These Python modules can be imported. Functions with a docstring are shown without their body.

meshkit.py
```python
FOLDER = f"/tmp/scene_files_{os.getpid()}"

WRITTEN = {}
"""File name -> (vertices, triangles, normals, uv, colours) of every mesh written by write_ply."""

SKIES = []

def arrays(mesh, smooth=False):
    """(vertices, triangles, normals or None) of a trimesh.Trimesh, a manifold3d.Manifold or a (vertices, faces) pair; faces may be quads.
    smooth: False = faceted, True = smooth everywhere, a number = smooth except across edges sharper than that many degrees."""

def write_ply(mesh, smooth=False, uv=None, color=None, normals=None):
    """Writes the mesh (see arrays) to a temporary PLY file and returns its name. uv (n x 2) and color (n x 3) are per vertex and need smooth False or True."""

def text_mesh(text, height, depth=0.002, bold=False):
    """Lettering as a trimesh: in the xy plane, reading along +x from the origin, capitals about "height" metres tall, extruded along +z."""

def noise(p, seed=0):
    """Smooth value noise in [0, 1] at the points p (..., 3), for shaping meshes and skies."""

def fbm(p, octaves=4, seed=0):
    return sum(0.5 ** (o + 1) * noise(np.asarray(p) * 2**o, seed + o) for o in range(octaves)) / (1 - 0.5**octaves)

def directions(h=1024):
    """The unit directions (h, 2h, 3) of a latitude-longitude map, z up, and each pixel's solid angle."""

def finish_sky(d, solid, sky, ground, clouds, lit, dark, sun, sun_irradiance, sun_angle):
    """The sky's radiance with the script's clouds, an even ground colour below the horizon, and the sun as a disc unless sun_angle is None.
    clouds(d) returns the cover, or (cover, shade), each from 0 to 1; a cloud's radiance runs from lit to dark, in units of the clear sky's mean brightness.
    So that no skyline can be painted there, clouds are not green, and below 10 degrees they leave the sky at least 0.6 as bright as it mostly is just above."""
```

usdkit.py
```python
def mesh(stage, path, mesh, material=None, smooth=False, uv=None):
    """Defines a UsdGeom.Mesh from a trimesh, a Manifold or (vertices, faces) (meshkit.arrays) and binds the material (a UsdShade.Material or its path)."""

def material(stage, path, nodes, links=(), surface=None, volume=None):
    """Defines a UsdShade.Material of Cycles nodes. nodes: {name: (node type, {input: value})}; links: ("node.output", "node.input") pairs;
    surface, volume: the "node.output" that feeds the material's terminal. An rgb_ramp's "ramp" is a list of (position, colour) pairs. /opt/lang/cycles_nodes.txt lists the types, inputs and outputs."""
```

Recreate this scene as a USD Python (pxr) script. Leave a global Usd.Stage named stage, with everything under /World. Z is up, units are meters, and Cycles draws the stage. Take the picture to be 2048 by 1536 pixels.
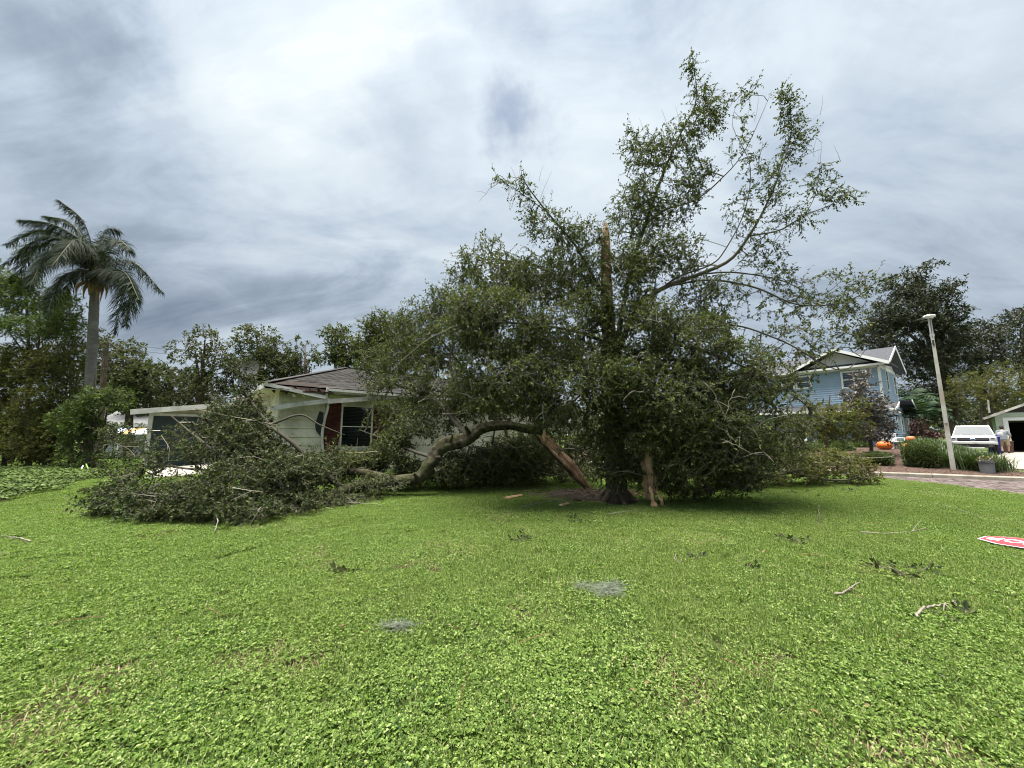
import math, random
import numpy as np
import trimesh
import manifold3d as m3
import meshkit, usdkit
from shapely.geometry import Polygon, Point
from pxr import Usd, UsdGeom, UsdLux, UsdShade, Gf, Sdf, Vt

stage = Usd.Stage.CreateInMemory()
UsdGeom.SetStageUpAxis(stage, 'Z')
UsdGeom.SetStageMetersPerUnit(stage, 1.0)
UsdGeom.Xform.Define(stage, '/World')
UsdGeom.Scope.Define(stage, '/World/Looks')

# ------------------------------------------------------------------ camera
EYE, PITCH, FPX = 1.6, math.radians(7.8), 739.0       # FPX: focal length in pixels of a 2048 pixel wide picture
cam = UsdGeom.Camera.Define(stage, '/World/camera')
cam.CreateHorizontalApertureAttr(36.0)
cam.CreateVerticalApertureAttr(27.0)
cam.CreateFocalLengthAttr(36.0 * FPX / 2048)
cam.CreateClippingRangeAttr(Gf.Vec2f(0.05, 3000))
cam.CreateExposureAttr(1.5)
cam.AddTranslateOp().Set(Gf.Vec3d(0, 0, EYE))
cam.AddRotateXOp().Set(90 + math.degrees(PITCH))

# ------------------------------------------------------------------ sky and sun (overcast, high hazy sun)
SUN = np.array([-0.12, -0.05, 0.99]); SUN /= np.linalg.norm(SUN)
SKY_STRENGTH = 0.0445
SUN_EL, SUN_ROT = math.asin(SUN[2]), math.atan2(SUN[0], SUN[1])


def view_dir(px, py):
    r, u = (px - 1024) / FPX, -(py - 768) / FPX
    d = np.array([r, math.cos(PITCH) - u * math.sin(PITCH), math.sin(PITCH) + u * math.cos(PITCH)])
    return d / np.linalg.norm(d)


def build_sky():
    N = {"tc": ("texture_coordinate", {}),
         "sky": ("sky_texture", {"sky_type": "single_scattering", "sun_disc": False, "sun_elevation": SUN_EL, "sun_rotation": SUN_ROT,
                                 "air_density": 1.0, "aerosol_density": 1.0}),
         "sep": ("separate_xyz", {}),
         "zc": ("math", {"math_type": "maximum", "value2": 0.02}),
         "zp": ("math", {"math_type": "add", "value2": 0.45}),
         "inv": ("math", {"math_type": "divide", "value1": 1.0}),
         "pl": ("vector_math", {"math_type": "scale"}),
         # rotated so the cloud streets run from lower right to upper left
         "map": ("mapping", {"mapping_type": "point", "rotation": (0, 0, 0.62), "scale": (0.72, 1.45, 1.0), "location": (3.1, 1.7, 0.4)}),
         "n1": ("noise_texture", {"scale": 1.7, "detail": 8.0, "roughness": 0.60, "distortion": 0.6}),
         "n2": ("noise_texture", {"scale": 4.2, "detail": 8.0, "roughness": 0.62, "distortion": 0.9}),
         "warp": ("noise_texture", {"scale": 3.2, "detail": 6.0, "roughness": 0.58}),
         "wsub": ("vector_math", {"math_type": "subtract", "vector2": (0.5, 0.5, 0.5)}),
         "wscl": ("vector_math", {"math_type": "scale", "scale": 0.42}),
         "wdir": ("vector_math", {"math_type": "add"}),
         }
    L = [("tc.generated", "sep.vector"), ("sep.z", "zc.value1"), ("zc.value", "zp.value1"), ("zp.value", "inv.value2"),
         ("tc.generated", "pl.vector1"), ("inv.value", "pl.scale"), ("pl.vector", "map.vector"),
         ("map.vector", "n1.vector"), ("map.vector", "n2.vector"),
         ("tc.generated", "warp.vector"), ("warp.color", "wsub.vector1"), ("wsub.vector", "wscl.vector1"), ("wscl.vector", "wdir.vector1"), ("tc.generated", "wdir.vector2")]
    # brightness of the cloud deck: broad noise, finer noise, and the large masses of this afternoon's sky
    N["b0"] = ("math", {"math_type": "multiply_add", "value2": 1.08, "value3": -0.125})
    N["b1"] = ("math", {"math_type": "multiply_add", "value2": 0.46})
    L += [("n1.fac", "b0.value1"), ("n2.fac", "b1.value1"), ("b0.value", "b1.value3")]
    last = "b1.value"
    masses = [  # (px, py, radius, amount) of the lighter and darker banks
        (400, 470, 0.30, -0.22), (60, 430, 0.24, -0.18), (690, 560, 0.24, -0.16), (250, 580, .25, -.06), (50, 110, 0.19, -0.30), (190, 130, 0.11, -0.14),
        (380, 215, 0.26, 0.10), (640, 310, 0.26, 0.15), (120, 270, 0.16, 0.12), (860, 420, 0.2, 0.12), (700, 60, 0.22, 0.08), (1180, 330, 0.2, 0.10),
        (1750, 130, 0.38, -0.02), (1850, 480, 0.34, -0.07), (1620, 540, 0.3, -0.06), (1240, 60, .2, -.04), (820, 660, .2, -.08), (1700,250,.2,.04)]
    for i, (px, py, r, a) in enumerate(masses):
        N[f"d{i}"] = ("vector_math", {"math_type": "distance", "vector2": tuple(view_dir(px, py))})
        N[f"r{i}"] = ("map_range", {"range_type": "smoothstep", "from_min": 0.0, "from_max": r * 1.25, "to_min": a, "to_max": 0.0, "clamp": True})
        N[f"a{i}"] = ("math", {"math_type": "add"})
        L += [("wdir.vector", f"d{i}.vector1"), (f"d{i}.value", f"r{i}.value"), (f"r{i}.result", f"a{i}.value1"), (last, f"a{i}.value2")]
        last = f"a{i}.value"
    N["ramp"] = ("rgb_ramp", {"ramp": [(0.0, (1.35, 1.75, 2.4)), (0.22, (1.7, 2.15, 2.85)), (0.42, (2.6, 3.15, 3.85)), (0.58, (3.65, 4.3, 5.05)), (0.74, (4.65, 5.25, 5.8)), (0.9, (5.3, 5.85, 6.25)), (1.0, (5.9, 6.35, 6.6))]})
    # an overcast sky is about twice as bright high up as near the horizon
    N["el"] = ("map_range", {"range_type": "linear", "from_min": 0.0, "from_max": 1.0, "to_min": 0.92, "to_max": 1.45, "clamp": True})
    N["mul"] = ("vector_math", {"math_type": "scale"})
    L += [(last, "ramp.fac"), ("zc.value", "el.value"), ("ramp.color", "mul.vector1"), ("el.result", "mul.scale")]
    # holes where the blue shows through
    N["g0"] = ("math", {"math_type": "add", "value2": 0.0})
    gaps = [(1055, 272, 0.08, 0.6), (1100, 315, 0.06, 0.5), (800, 285, 0.12, 0.34), (1010, 20, 0.11, 0.40), (1330, 15, .09, .36), (870, 230, .1, .2)]
    last = None
    for i, (px, py, r, a) in enumerate(gaps):
        N[f"gd{i}"] = ("vector_math", {"math_type": "distance", "vector2": tuple(view_dir(px, py))})
        N[f"gr{i}"] = ("map_range", {"range_type": "smoothstep", "from_min": 0.0, "from_max": r * 1.35, "to_min": a, "to_max": 0.0, "clamp": True})
        L += [("wdir.vector", f"gd{i}.vector1"), (f"gd{i}.value", f"gr{i}.value")]
        if last:
            N[f"gm{i}"] = ("math", {"math_type": "maximum"})
            L += [(f"gr{i}.result", f"gm{i}.value1"), (last, f"gm{i}.value2")]
            last = f"gm{i}.value"
        else:
            last = f"gr{i}.result"
    del N["g0"]
    N["blue"] = ("mix_color", {"blend_type": "mix"})
    N["skyc"] = ("vector_math", {"math_type": "scale", "scale": 1.0})
    L += [(last, "blue.fac"), ("mul.vector", "blue.a"), ("sky.color", "skyc.vector1"), ("skyc.vector", "blue.b")]
    N["bg"] = ("background_shader", {"strength": SKY_STRENGTH})
    L += [("blue.result", "bg.color")]
    m = usdkit.material(stage, '/World/Looks/sky_material', N, L, surface="bg.background")
    dome = UsdLux.DomeLight.Define(stage, '/World/sky')
    UsdShade.MaterialBindingAPI.Apply(dome.GetPrim()).Bind(m)
    p = dome.GetPrim()
    for k, v in (("label", "overcast sky with streaked grey cloud and small blue gaps"), ("category", "sky"), ("kind", "structure")):
        p.SetCustomDataByKey(k, v)
    sun = UsdLux.DistantLight.Define(stage, '/World/sun')
    sun.CreateNormalizeAttr(True)
    sun.CreateIntensityAttr(1.25)
    sun.CreateAngleAttr(40.0)
    sun.CreateColorAttr(Gf.Vec3f(1.0, 0.95, 0.87))
    q = Gf.Rotation(Gf.Vec3d(0, 0, 1), Gf.Vec3d(*map(float, SUN)))
    sun.AddOrientOp().Set(Gf.Quatf(q.GetQuat()))


build_sky()

# ------------------------------------------------------------------ helpers
rng = np.random.default_rng(20240926)
_names = {}


def free_name(parent, name):
    k = _names.setdefault(parent, {})
    n = k.get(name, 0)
    k[name] = n + 1
    return f"{parent}/{name}" + (f"_{n:03d}" if n else "")


def meta(prim, label=None, cat=None, group=None, kind=None):
    for k, v in (("label", label), ("category", cat), ("group", group), ("kind", kind)):
        if v:
            prim.SetCustomDataByKey(k, v)
    return prim


def thing(name, label, cat, loc=(0, 0, 0), rotz=0.0, group=None, kind=None):
    x = UsdGeom.Xform.Define(stage, free_name('/World', name))
    x.AddTranslateOp().Set(Gf.Vec3d(*map(float, loc)))
    if rotz:
        x.AddRotateZOp().Set(math.degrees(rotz))
    return meta(x.GetPrim(), label, cat, group, kind)


TONED = set()
_tone = np.random.default_rng(7)


def put(path, mesh, mat, smooth=False):
    """A mesh; where its material asks for it, every loose piece in it gets a random tone of its own (primvar "tone")."""
    me = usdkit.mesh(stage, path, mesh, mat, smooth=smooth)
    if str(mat.GetPath()) in TONED:
        from scipy.sparse import coo_matrix
        from scipy.sparse.csgraph import connected_components
        n = len(me.GetPointsAttr().Get())
        f = np.array(me.GetFaceVertexIndicesAttr().Get()).reshape(-1, 3)
        a, b = np.concatenate([f[:, 0], f[:, 1]]), np.concatenate([f[:, 1], f[:, 2]])
        k, lab = connected_components(coo_matrix((np.ones(len(a), np.int8), (a, b)), shape=(n, n)), directed=False)
        UsdGeom.PrimvarsAPI(me).CreatePrimvar("tone", Sdf.ValueTypeNames.FloatArray, "vertex").Set(Vt.FloatArray.FromNumpy(_tone.random(k).astype(np.float32)[lab]))
    return me


def part(parent, name, mesh, mat, label=None, smooth=False, kind=None):
    path = free_name(str(parent.GetPath()), name)
    return meta(put(path, mesh, mat, smooth).GetPrim(), label, None, None, kind)


def single(name, mesh, mat, label, cat, group=None, kind=None, smooth=False):
    return meta(put(free_name('/World', name), mesh, mat, smooth).GetPrim(), label, cat, group, kind)


def P(px, py, Y):
    """The point that the camera sees at pixel (px, py) of the 2048 x 1536 picture at the distance Y along the ground axis."""
    d = view_dir(px, py)
    return np.array([0, 0, EYE]) + d * (Y / d[1])


def ratio(px):
    return float((px - 1024) / FPX * math.cos(PITCH))


class MB:
    """Collects shapes that become one mesh."""

    def __init__(self):
        self.v, self.f, self.n = [], [], 0

    def add(self, v, f):
        v, f = np.asarray(v, float), np.asarray(f, int)
        if f.ndim == 2 and f.shape[1] == 4:
            f = np.vstack([f[:, [0, 1, 2]], f[:, [0, 2, 3]]])
        self.v.append(v); self.f.append(f + self.n); self.n += len(v)
        return self

    def mesh(self, m):
        return self.add(m.vertices, m.faces)

    def box(self, x0, x1, y0, y1, z0, z1):
        v = [(x, y, z) for x in (x0, x1) for y in (y0, y1) for z in (z0, z1)]
        return self.add(v, [(0, 1, 3, 2), (4, 6, 7, 5), (0, 4, 5, 1), (2, 3, 7, 6), (0, 2, 6, 4), (1, 5, 7, 3)])

    def bar(self, a, b, w, h, up=(0, 0, 1)):
        """A box from a to b, w wide and h high."""
        a, b, up = np.asarray(a, float), np.asarray(b, float), np.asarray(up, float)
        t = b - a; t /= np.linalg.norm(t)
        s = np.cross(t, up); s /= np.linalg.norm(s) + 1e-9
        u = np.cross(s, t)
        v = [p + s * i * w / 2 + u * j * h / 2 for p in (a, b) for i in (-1, 1) for j in (-1, 1)]
        return self.add(v, [(0, 1, 3, 2), (4, 6, 7, 5), (0, 4, 5, 1), (2, 3, 7, 6), (0, 2, 6, 4), (1, 5, 7, 3)])

    def tube(self, pts, r, sides=6, cap=True):
        v, f = tube(pts, r, sides, cap)
        return self.add(v, f)

    def prism(self, poly, d0, d1, frame=None):
        """Polygon in (x, z) extruded along y from d0 to d1."""
        m = trimesh.creation.extrude_polygon(Polygon(poly), d1 - d0, engine="earcut")
        v = np.array(m.vertices)
        w = np.stack([v[:, 0], d0 + v[:, 2], v[:, 1]], 1)
        return self.add(w, np.array(m.faces)[:, ::-1])

    def get(self):
        return np.vstack(self.v), np.vstack(self.f)

    def into(self, o, ux, uy, uz=(0, 0, 1)):
        v, f = self.get()
        return np.asarray(o) + v[:, :1] * np.asarray(ux) + v[:, 1:2] * np.asarray(uy) + v[:, 2:3] * np.asarray(uz), f


def tube(pts, r, sides=6, cap=True):
    p = np.asarray(pts, float)
    r = np.broadcast_to(np.asarray(r, float), (len(p),))
    t = np.gradient(p, axis=0); t /= np.linalg.norm(t, axis=1, keepdims=True) + 1e-12
    ref = np.array([0, 0, 1.0]) if abs(t[0][2]) < 0.9 else np.array([1.0, 0, 0])
    a = np.zeros_like(p)
    for i in range(len(p)):
        x = ref - t[i] * (ref @ t[i]); x /= np.linalg.norm(x) + 1e-12
        a[i] = x; ref = x
    b = np.cross(t, a)
    ang = np.arange(sides) * 2 * np.pi / sides
    v = (p[:, None] + r[:, None, None] * (np.cos(ang)[None, :, None] * a[:, None] + np.sin(ang)[None, :, None] * b[:, None])).reshape(-1, 3)
    i, j = np.meshgrid(np.arange(len(p) - 1), np.arange(sides), indexing="ij")
    q = np.stack([i * sides + j, i * sides + (j + 1) % sides, (i + 1) * sides + (j + 1) % sides, (i + 1) * sides + j], -1).reshape(-1, 4)
    f = np.vstack([q[:, [0, 1, 2]], q[:, [0, 2, 3]]])
    if cap:
        n = len(v)
        v = np.vstack([v, p[:1], p[-1:]])
        k = np.arange(sides)
        e = (len(p) - 1) * sides
        f = np.vstack([f, np.stack([np.full(sides, n), (k + 1) % sides, k], 1), np.stack([np.full(sides, n + 1), e + k, e + (k + 1) % sides], 1)])
    return v, f


def spline(pts, n):
    """n points on a Catmull-Rom curve through pts (any dimension)."""
    p = np.asarray(pts, float)
    if len(p) == 2:
        return p[0] + (p[1] - p[0]) * np.linspace(0, 1, n)[:, None]
    q = np.vstack([2 * p[0] - p[1], p, 2 * p[-1] - p[-2]])
    u = np.linspace(0, len(p) - 1 - 1e-9, n)
    i = u.astype(int); t = (u - i)[:, None]
    a, b, c, d = q[i], q[i + 1], q[i + 2], q[i + 3]
    return 0.5 * (2 * b + (c - a) * t + (2 * a - 5 * b + 4 * c - d) * t**2 + (3 * b - a - 3 * c + d) * t**3)


def rough_tube(pts, radii, n, sides, amp, freq, seed, ridges=0.0, cap=True):
    """A limb: a smooth tapering tube with an uneven, ridged surface."""
    pr = spline(np.hstack([np.asarray(pts, float), np.asarray(radii, float)[:, None]]), n)
    v, f = tube(pr[:, :3], pr[:, 3], sides, cap)
    ctr = np.repeat(pr[:, :3], sides, 0)
    body = v[:len(ctr)]
    out = body - ctr
    k = 1 + amp * (meshkit.fbm(body * freq, 3, seed) - 0.5) * 2
    if ridges:
        ang = np.tile(np.arange(sides) / sides, len(pr))
        k = k + ridges * (meshkit.noise(np.stack([np.cos(ang * 6.283) * 6, np.sin(ang * 6.283) * 6, body[:, 2] * 1.3], 1), seed + 7) - 0.5)
    v[:len(ctr)] = ctr + out * k[:, None]
    return v, f


# ------------------------------------------------------------------ materials
LK = '/World/Looks/'


def mat(name, c, c2=None, scale=4.0, rough=0.7, spec=0.3, metallic=0.0, bump=0.0, bscale=None, stretch=(1, 1, 1), detail=4.0, dark=None, dscale=0.7, island=0.0, coat=0.0, lo=0.35, hi=0.65):
    N = {"p": ("principled_bsdf", {"base_color": c, "roughness": rough, "specular_ior_level": spec, "metallic": metallic, "coat_weight": coat}), "g": ("geometry", {})}
    L, col = [], None
    if c2 is not None:
        N["m"] = ("mapping", {"scale": stretch})
        N["n"] = ("noise_texture", {"scale": scale, "detail": detail, "roughness": 0.6})
        N["r"] = ("rgb_ramp", {"ramp": [(0.0, c), (lo, c), (hi, c2), (1.0, c2)]})
        L += [("g.position", "m.vector"), ("m.vector", "n.vector"), ("n.fac", "r.fac")]
        col = "r.color"
    if dark is not None:
        N["dn"] = ("noise_texture", {"scale": dscale, "detail": 5.0, "roughness": 0.65})
        N["dr"] = ("map_range", {"from_min": 0.42, "from_max": 0.66, "to_min": 0.0, "to_max": 0.8, "clamp": True})
        N["dm"] = ("mix_color", {"a": c, "b": dark})
        L += [("g.position", "dn.vector"), ("dn.fac", "dr.value"), ("dr.result", "dm.fac")]
        if col:
            L.append((col, "dm.a"))
        col = "dm.result"
    if island:
        N["iv"] = ("map_range", {"from_min": 0.0, "from_max": 1.0, "to_min": 1 - island, "to_max": 1 + island})
        N["tn"] = ("attribute", {"attribute": "tone"})
        TONED.add(LK + name)
        N["is"] = ("vector_math", {"math_type": "scale", "vector1": c})
        L += [("tn.fac", "iv.value"), ("iv.result", "is.scale")]
        if col:
            L.append((col, "is.vector1"))
        col = "is.vector"
    if col:
        L.append((col, "p.base_color"))
    if bump:
        N["bm"] = ("mapping", {"scale": stretch})
        N["bn"] = ("noise_texture", {"scale": bscale or scale * 3, "detail": 5.0, "roughness": 0.6})
        N["b"] = ("bump", {"strength": 0.8, "distance": bump})
        L += [("g.position", "bm.vector"), ("bm.vector", "bn.vector"), ("bn.fac", "b.height"), ("b.normal", "p.normal")]
    return usdkit.material(stage, LK + name, N, L, surface="p.BSDF")


def leaf_mat(name, ramp, rough=0.5, spec=0.35, trans=0.25, tint=(1.15, 1.25, 0.7), wild=None, wscale=0.5, amount=0.7):
    """Leaves: each blade its own tone; part of the light passes through. wild: a second tone in broad patches."""
    N = {"g": ("geometry", {}), "r": ("rgb_ramp", {"ramp": ramp}), "p": ("principled_bsdf", {"roughness": rough, "specular_ior_level": spec}),
         "t": ("translucent_bsdf", {}), "mx": ("mix_closure", {"fac": trans}), "tt": ("vector_math", {"math_type": "multiply", "vector2": tint})}
    N["tn"] = ("attribute", {"attribute": "tone"})
    TONED.add(LK + name)
    L = [("tn.fac", "r.fac")]
    col = "r.color"
    if wild:
        N["n"] = ("noise_texture", {"scale": wscale, "detail": 4.0, "roughness": 0.6})
        N["nr"] = ("map_range", {"from_min": 0.38, "from_max": 0.68, "to_min": 0.0, "to_max": amount, "clamp": True})
        N["wm"] = ("mix_color", {"b": wild})
        L += [("g.position", "n.vector"), ("n.fac", "nr.value"), ("nr.result", "wm.fac"), (col, "wm.a")]
        col = "wm.result"
    L += [(col, "p.base_color"), (col, "tt.vector1"), ("tt.vector", "t.color"), ("p.BSDF", "mx.closure1"), ("t.BSDF", "mx.closure2")]
    return usdkit.material(stage, LK + name, N, L, surface="mx.closure")


# ------------------------------------------------------------------ terrain
def smooth(t):
    t = np.clip(t, 0, 1)
    return t * t * (3 - 2 * t)


def flat(px, py, z):
    d = view_dir(px, py)
    return np.array([0, 0, EYE]) + d * ((z - EYE) / d[2])


ROADZ = -0.10
K0, K1 = flat(1780, 952, ROADZ)[:2], flat(2046, 962.5, ROADZ)[:2]
KD = (K1 - K0) / np.linalg.norm(K1 - K0)
KN = np.array([-KD[1], KD[0]])                          # away from the road, towards the far yards
if KN[1] < 0:
    KN = -KN
DRIVE0 = flat(1993, 941, 0.02)[:2]
DRIVE1 = np.array([ratio(1880) * 23, 23.0])
DD = (DRIVE1 - DRIVE0) / np.linalg.norm(DRIVE1 - DRIVE0)
DN = np.array([DD[1], -DD[0]])


def height(x, y):
    x, y = np.asarray(x, float), np.asarray(y, float)
    kd = (x - K0[0]) * KN[0] + (y - K0[1]) * KN[1]
    e = (x - DRIVE0[0]) * DN[0] + (y - DRIVE0[1]) * DN[1]
    yard = 0.03 + 0.72 * smooth((kd - 0.5) / 7.5)
    drive = 0.03 + 0.32 * smooth((kd - 0.6) / 13.0)
    far = np.where(kd > 0.3, yard + (drive - yard) * smooth((e + 1.6) / 1.8), 0.0)
    side = smooth((x - 2.0) / 5.0)
    pad = 0.42 * np.exp(-(((x + 10.5) / 5.5) ** 2 + ((y - 15.5) / 4.6) ** 2))
    wave = 0.05 * (meshkit.noise(np.stack([x * 0.35, y * 0.35, 0 * x], -1), 3) - 0.5) * smooth((14 - y) / 3)
    return far * side + pad + wave


def G(px, py):
    """The ground point at a pixel."""
    z = 0.0
    for _ in range(40):
        q = flat(px, py, z)
        z = 0.5 * z + 0.5 * float(height(q[0], q[1]))
    q[2] = float(height(q[0], q[1]))
    return q


def on(x, y, dz=0.0):
    return np.array([x, y, float(height(x, y)) + dz])


def sheet(poly, dz, step, hf=None):
    """A sheet over the terrain inside a polygon, dz above it."""
    import shapely
    pg = Polygon(poly)
    x0, y0, x1, y1 = pg.bounds
    xs, ys = np.meshgrid(np.arange(x0, x1 + step, step), np.arange(y0, y1 + step, step))
    pts = np.stack([xs.ravel(), ys.ravel()], 1)
    pts = pts[shapely.contains_xy(pg.buffer(-step * 0.3), pts[:, 0], pts[:, 1])]
    b = np.array([pg.exterior.interpolate(s).coords[0] for s in np.arange(0, pg.length, step * 0.7)])
    a = np.vstack([b, pts])
    from scipy.spatial import Delaunay
    t = Delaunay(a).simplices
    c = a[t].mean(1)
    t = t[shapely.contains_xy(pg.buffer(0.01), c[:, 0], c[:, 1])]
    s = np.cross(a[t[:, 1]] - a[t[:, 0]], a[t[:, 2]] - a[t[:, 0]])
    t[s < 0] = t[s < 0][:, ::-1]
    z = (hf or height)(a[:, 0], a[:, 1]) + dz
    return np.column_stack([a, z]), t


M_soil = mat('lawn_soil', (0.030, 0.048, 0.012), (0.055, 0.06, 0.022), scale=9, rough=0.95, spec=0.1)
M_far = mat('far_ground', (0.05, 0.085, 0.02), (0.09, 0.12, 0.035), scale=0.6, rough=0.95, spec=0.1)


def build_ground():
    gx = np.unique(np.concatenate([np.linspace(-600, -70, 12), np.arange(-70, 70.1, 1.0), np.linspace(70, 600, 12)]))
    gy = np.unique(np.concatenate([np.linspace(-200, -8, 8), np.arange(-8, 60.1, 1.0), np.linspace(60, 900, 16)]))
    X, Y = np.meshgrid(gx, gy)
    kd = (X - K0[0]) * KN[0] + (Y - K0[1]) * KN[1]
    Z = height(X, Y) - 0.02
    # the bed under the road and the kerb lies lower
    Z = np.where((X > -20) & (kd < 1.2) & (kd > -9) & ((X > 12.2) | (Y > 12)), np.minimum(Z, ROADZ - 0.05), Z)
    n = len(gx)
    i, j = np.meshgrid(np.arange(len(gy) - 1), np.arange(n - 1), indexing="ij")
    q = np.stack([i * n + j, i * n + j + 1, (i + 1) * n + j + 1, (i + 1) * n + j], -1).reshape(-1, 4)
    single('ground', (np.stack([X.ravel(), Y.ravel(), Z.ravel()], 1), q), M_far, 'plain of grass and earth reaching to the horizon', 'ground', kind='structure', smooth=True)


build_ground()

ROAD_NEAR = [flat(2048 + 700, 1075, ROADZ)[:2], flat(2048 + 250, 1028, ROADZ)[:2], flat(2048, 1001, ROADZ)[:2], flat(1975, 989, ROADZ)[:2], flat(1909, 981, ROADZ)[:2], flat(1850, 973, ROADZ)[:2], flat(1780, 966, ROADZ)[:2], flat(1720, 961, ROADZ)[:2], flat(1600, 954, ROADZ)[:2], flat(1450, 950, ROADZ)[:2], flat(1250, 946, ROADZ)[:2]]
ROAD_NEAR = [np.array(p) for p in ROAD_NEAR]
kerb_s = np.array([-30.0, 22.0])
KERB_LINE = [K0 + KD * s for s in kerb_s]
ROAD_POLY = [K0 + KD * 22] + ROAD_NEAR + [K0 + KD * -22]
EDGE = Polygon([ROAD_NEAR[0] + [0, -6]] + ROAD_NEAR + [K0 + KD * -22, (-2, 34), (-60, 34), (-60, -6)])      # the lawn side

# ------------------------------------------------------------------ lawn, road, kerb, beds
M_brick_road = mat('road_brick', (0.105, 0.083, 0.078), (0.15, 0.125, 0.117), scale=6, rough=0.85, spec=0.2, bump=0.004, bscale=60, island=0.28, dark=(0.13, 0.10, 0.09), dscale=1.1)
M_road_bed = mat('road_bed', (0.13, 0.11, 0.095), (0.09, 0.075, 0.065), scale=14, rough=0.95, spec=0.1)
M_concrete = mat('kerb_concrete', (0.36, 0.33, 0.27), (0.27, 0.245, 0.20), scale=3.0, rough=0.85, spec=0.2, bump=0.004, bscale=50, dark=(0.15, 0.135, 0.11), dscale=1.6)
M_drive = mat('drive_concrete', (0.30, 0.285, 0.25), (0.23, 0.22, 0.19), scale=1.4, rough=0.85, spec=0.2, bump=0.003, bscale=40, dark=(0.24, 0.22, 0.19), dscale=0.8)
M_mulch = mat('mulch', (0.050, 0.034, 0.027), (0.10, 0.068, 0.054), scale=22, rough=0.95, spec=0.1, bump=0.03, bscale=25)

single('lawn', sheet(EDGE.intersection(Polygon([(-45, -5), (60, -5), (60, 33), (-45, 33)])).exterior.coords[:-1], 0.0, 0.7), M_soil, 'broad mown lawn in front of the broken tree', 'lawn', kind='structure', smooth=True)

GREENS = [(0.0, (0.021, 0.048, 0.014)), (0.3, (0.074, 0.138, 0.026)), (0.6, (0.142, 0.228, 0.044)), (0.88, (0.27, 0.37, 0.10)), (1.0, (0.44, 0.47, 0.23))]
M_clover = leaf_mat('clover_leaf', GREENS, rough=0.6, spec=0.18, trans=0.42, tint=(1.15, 1.35, 0.6), wild=(0.165, 0.215, 0.045), wscale=0.9, amount=0.4)
M_blade = leaf_mat('grass_blade', [(0.0, (0.028, 0.060, 0.015)), (0.5, (0.105, 0.172, 0.036)), (0.85, (0.225, 0.30, 0.085)), (1.0, (0.44, 0.42, 0.24))], rough=0.6, spec=0.18, trans=0.42, tint=(1.15, 1.35, 0.6), wild=(0.15, 0.185, 0.05), wscale=0.7, amount=0.45)
M_straw = leaf_mat('dry_grass', [(0.0, (0.16, 0.12, 0.06)), (0.5, (0.24, 0.19, 0.10)), (1.0, (0.34, 0.29, 0.17))], trans=0.15, tint=(1, 1, 0.8))


def frames(n, r, tilt):
    """n random frames: direction d pointing up-ish within tilt (array), side s."""
    az = r.uniform(0, 2 * np.pi, n)
    d = np.stack([np.cos(az) * np.sin(tilt), np.sin(az) * np.sin(tilt), np.cos(tilt)], 1)
    s = np.stack([-np.sin(az), np.cos(az), 0 * az], 1)
    return d, s


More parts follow.
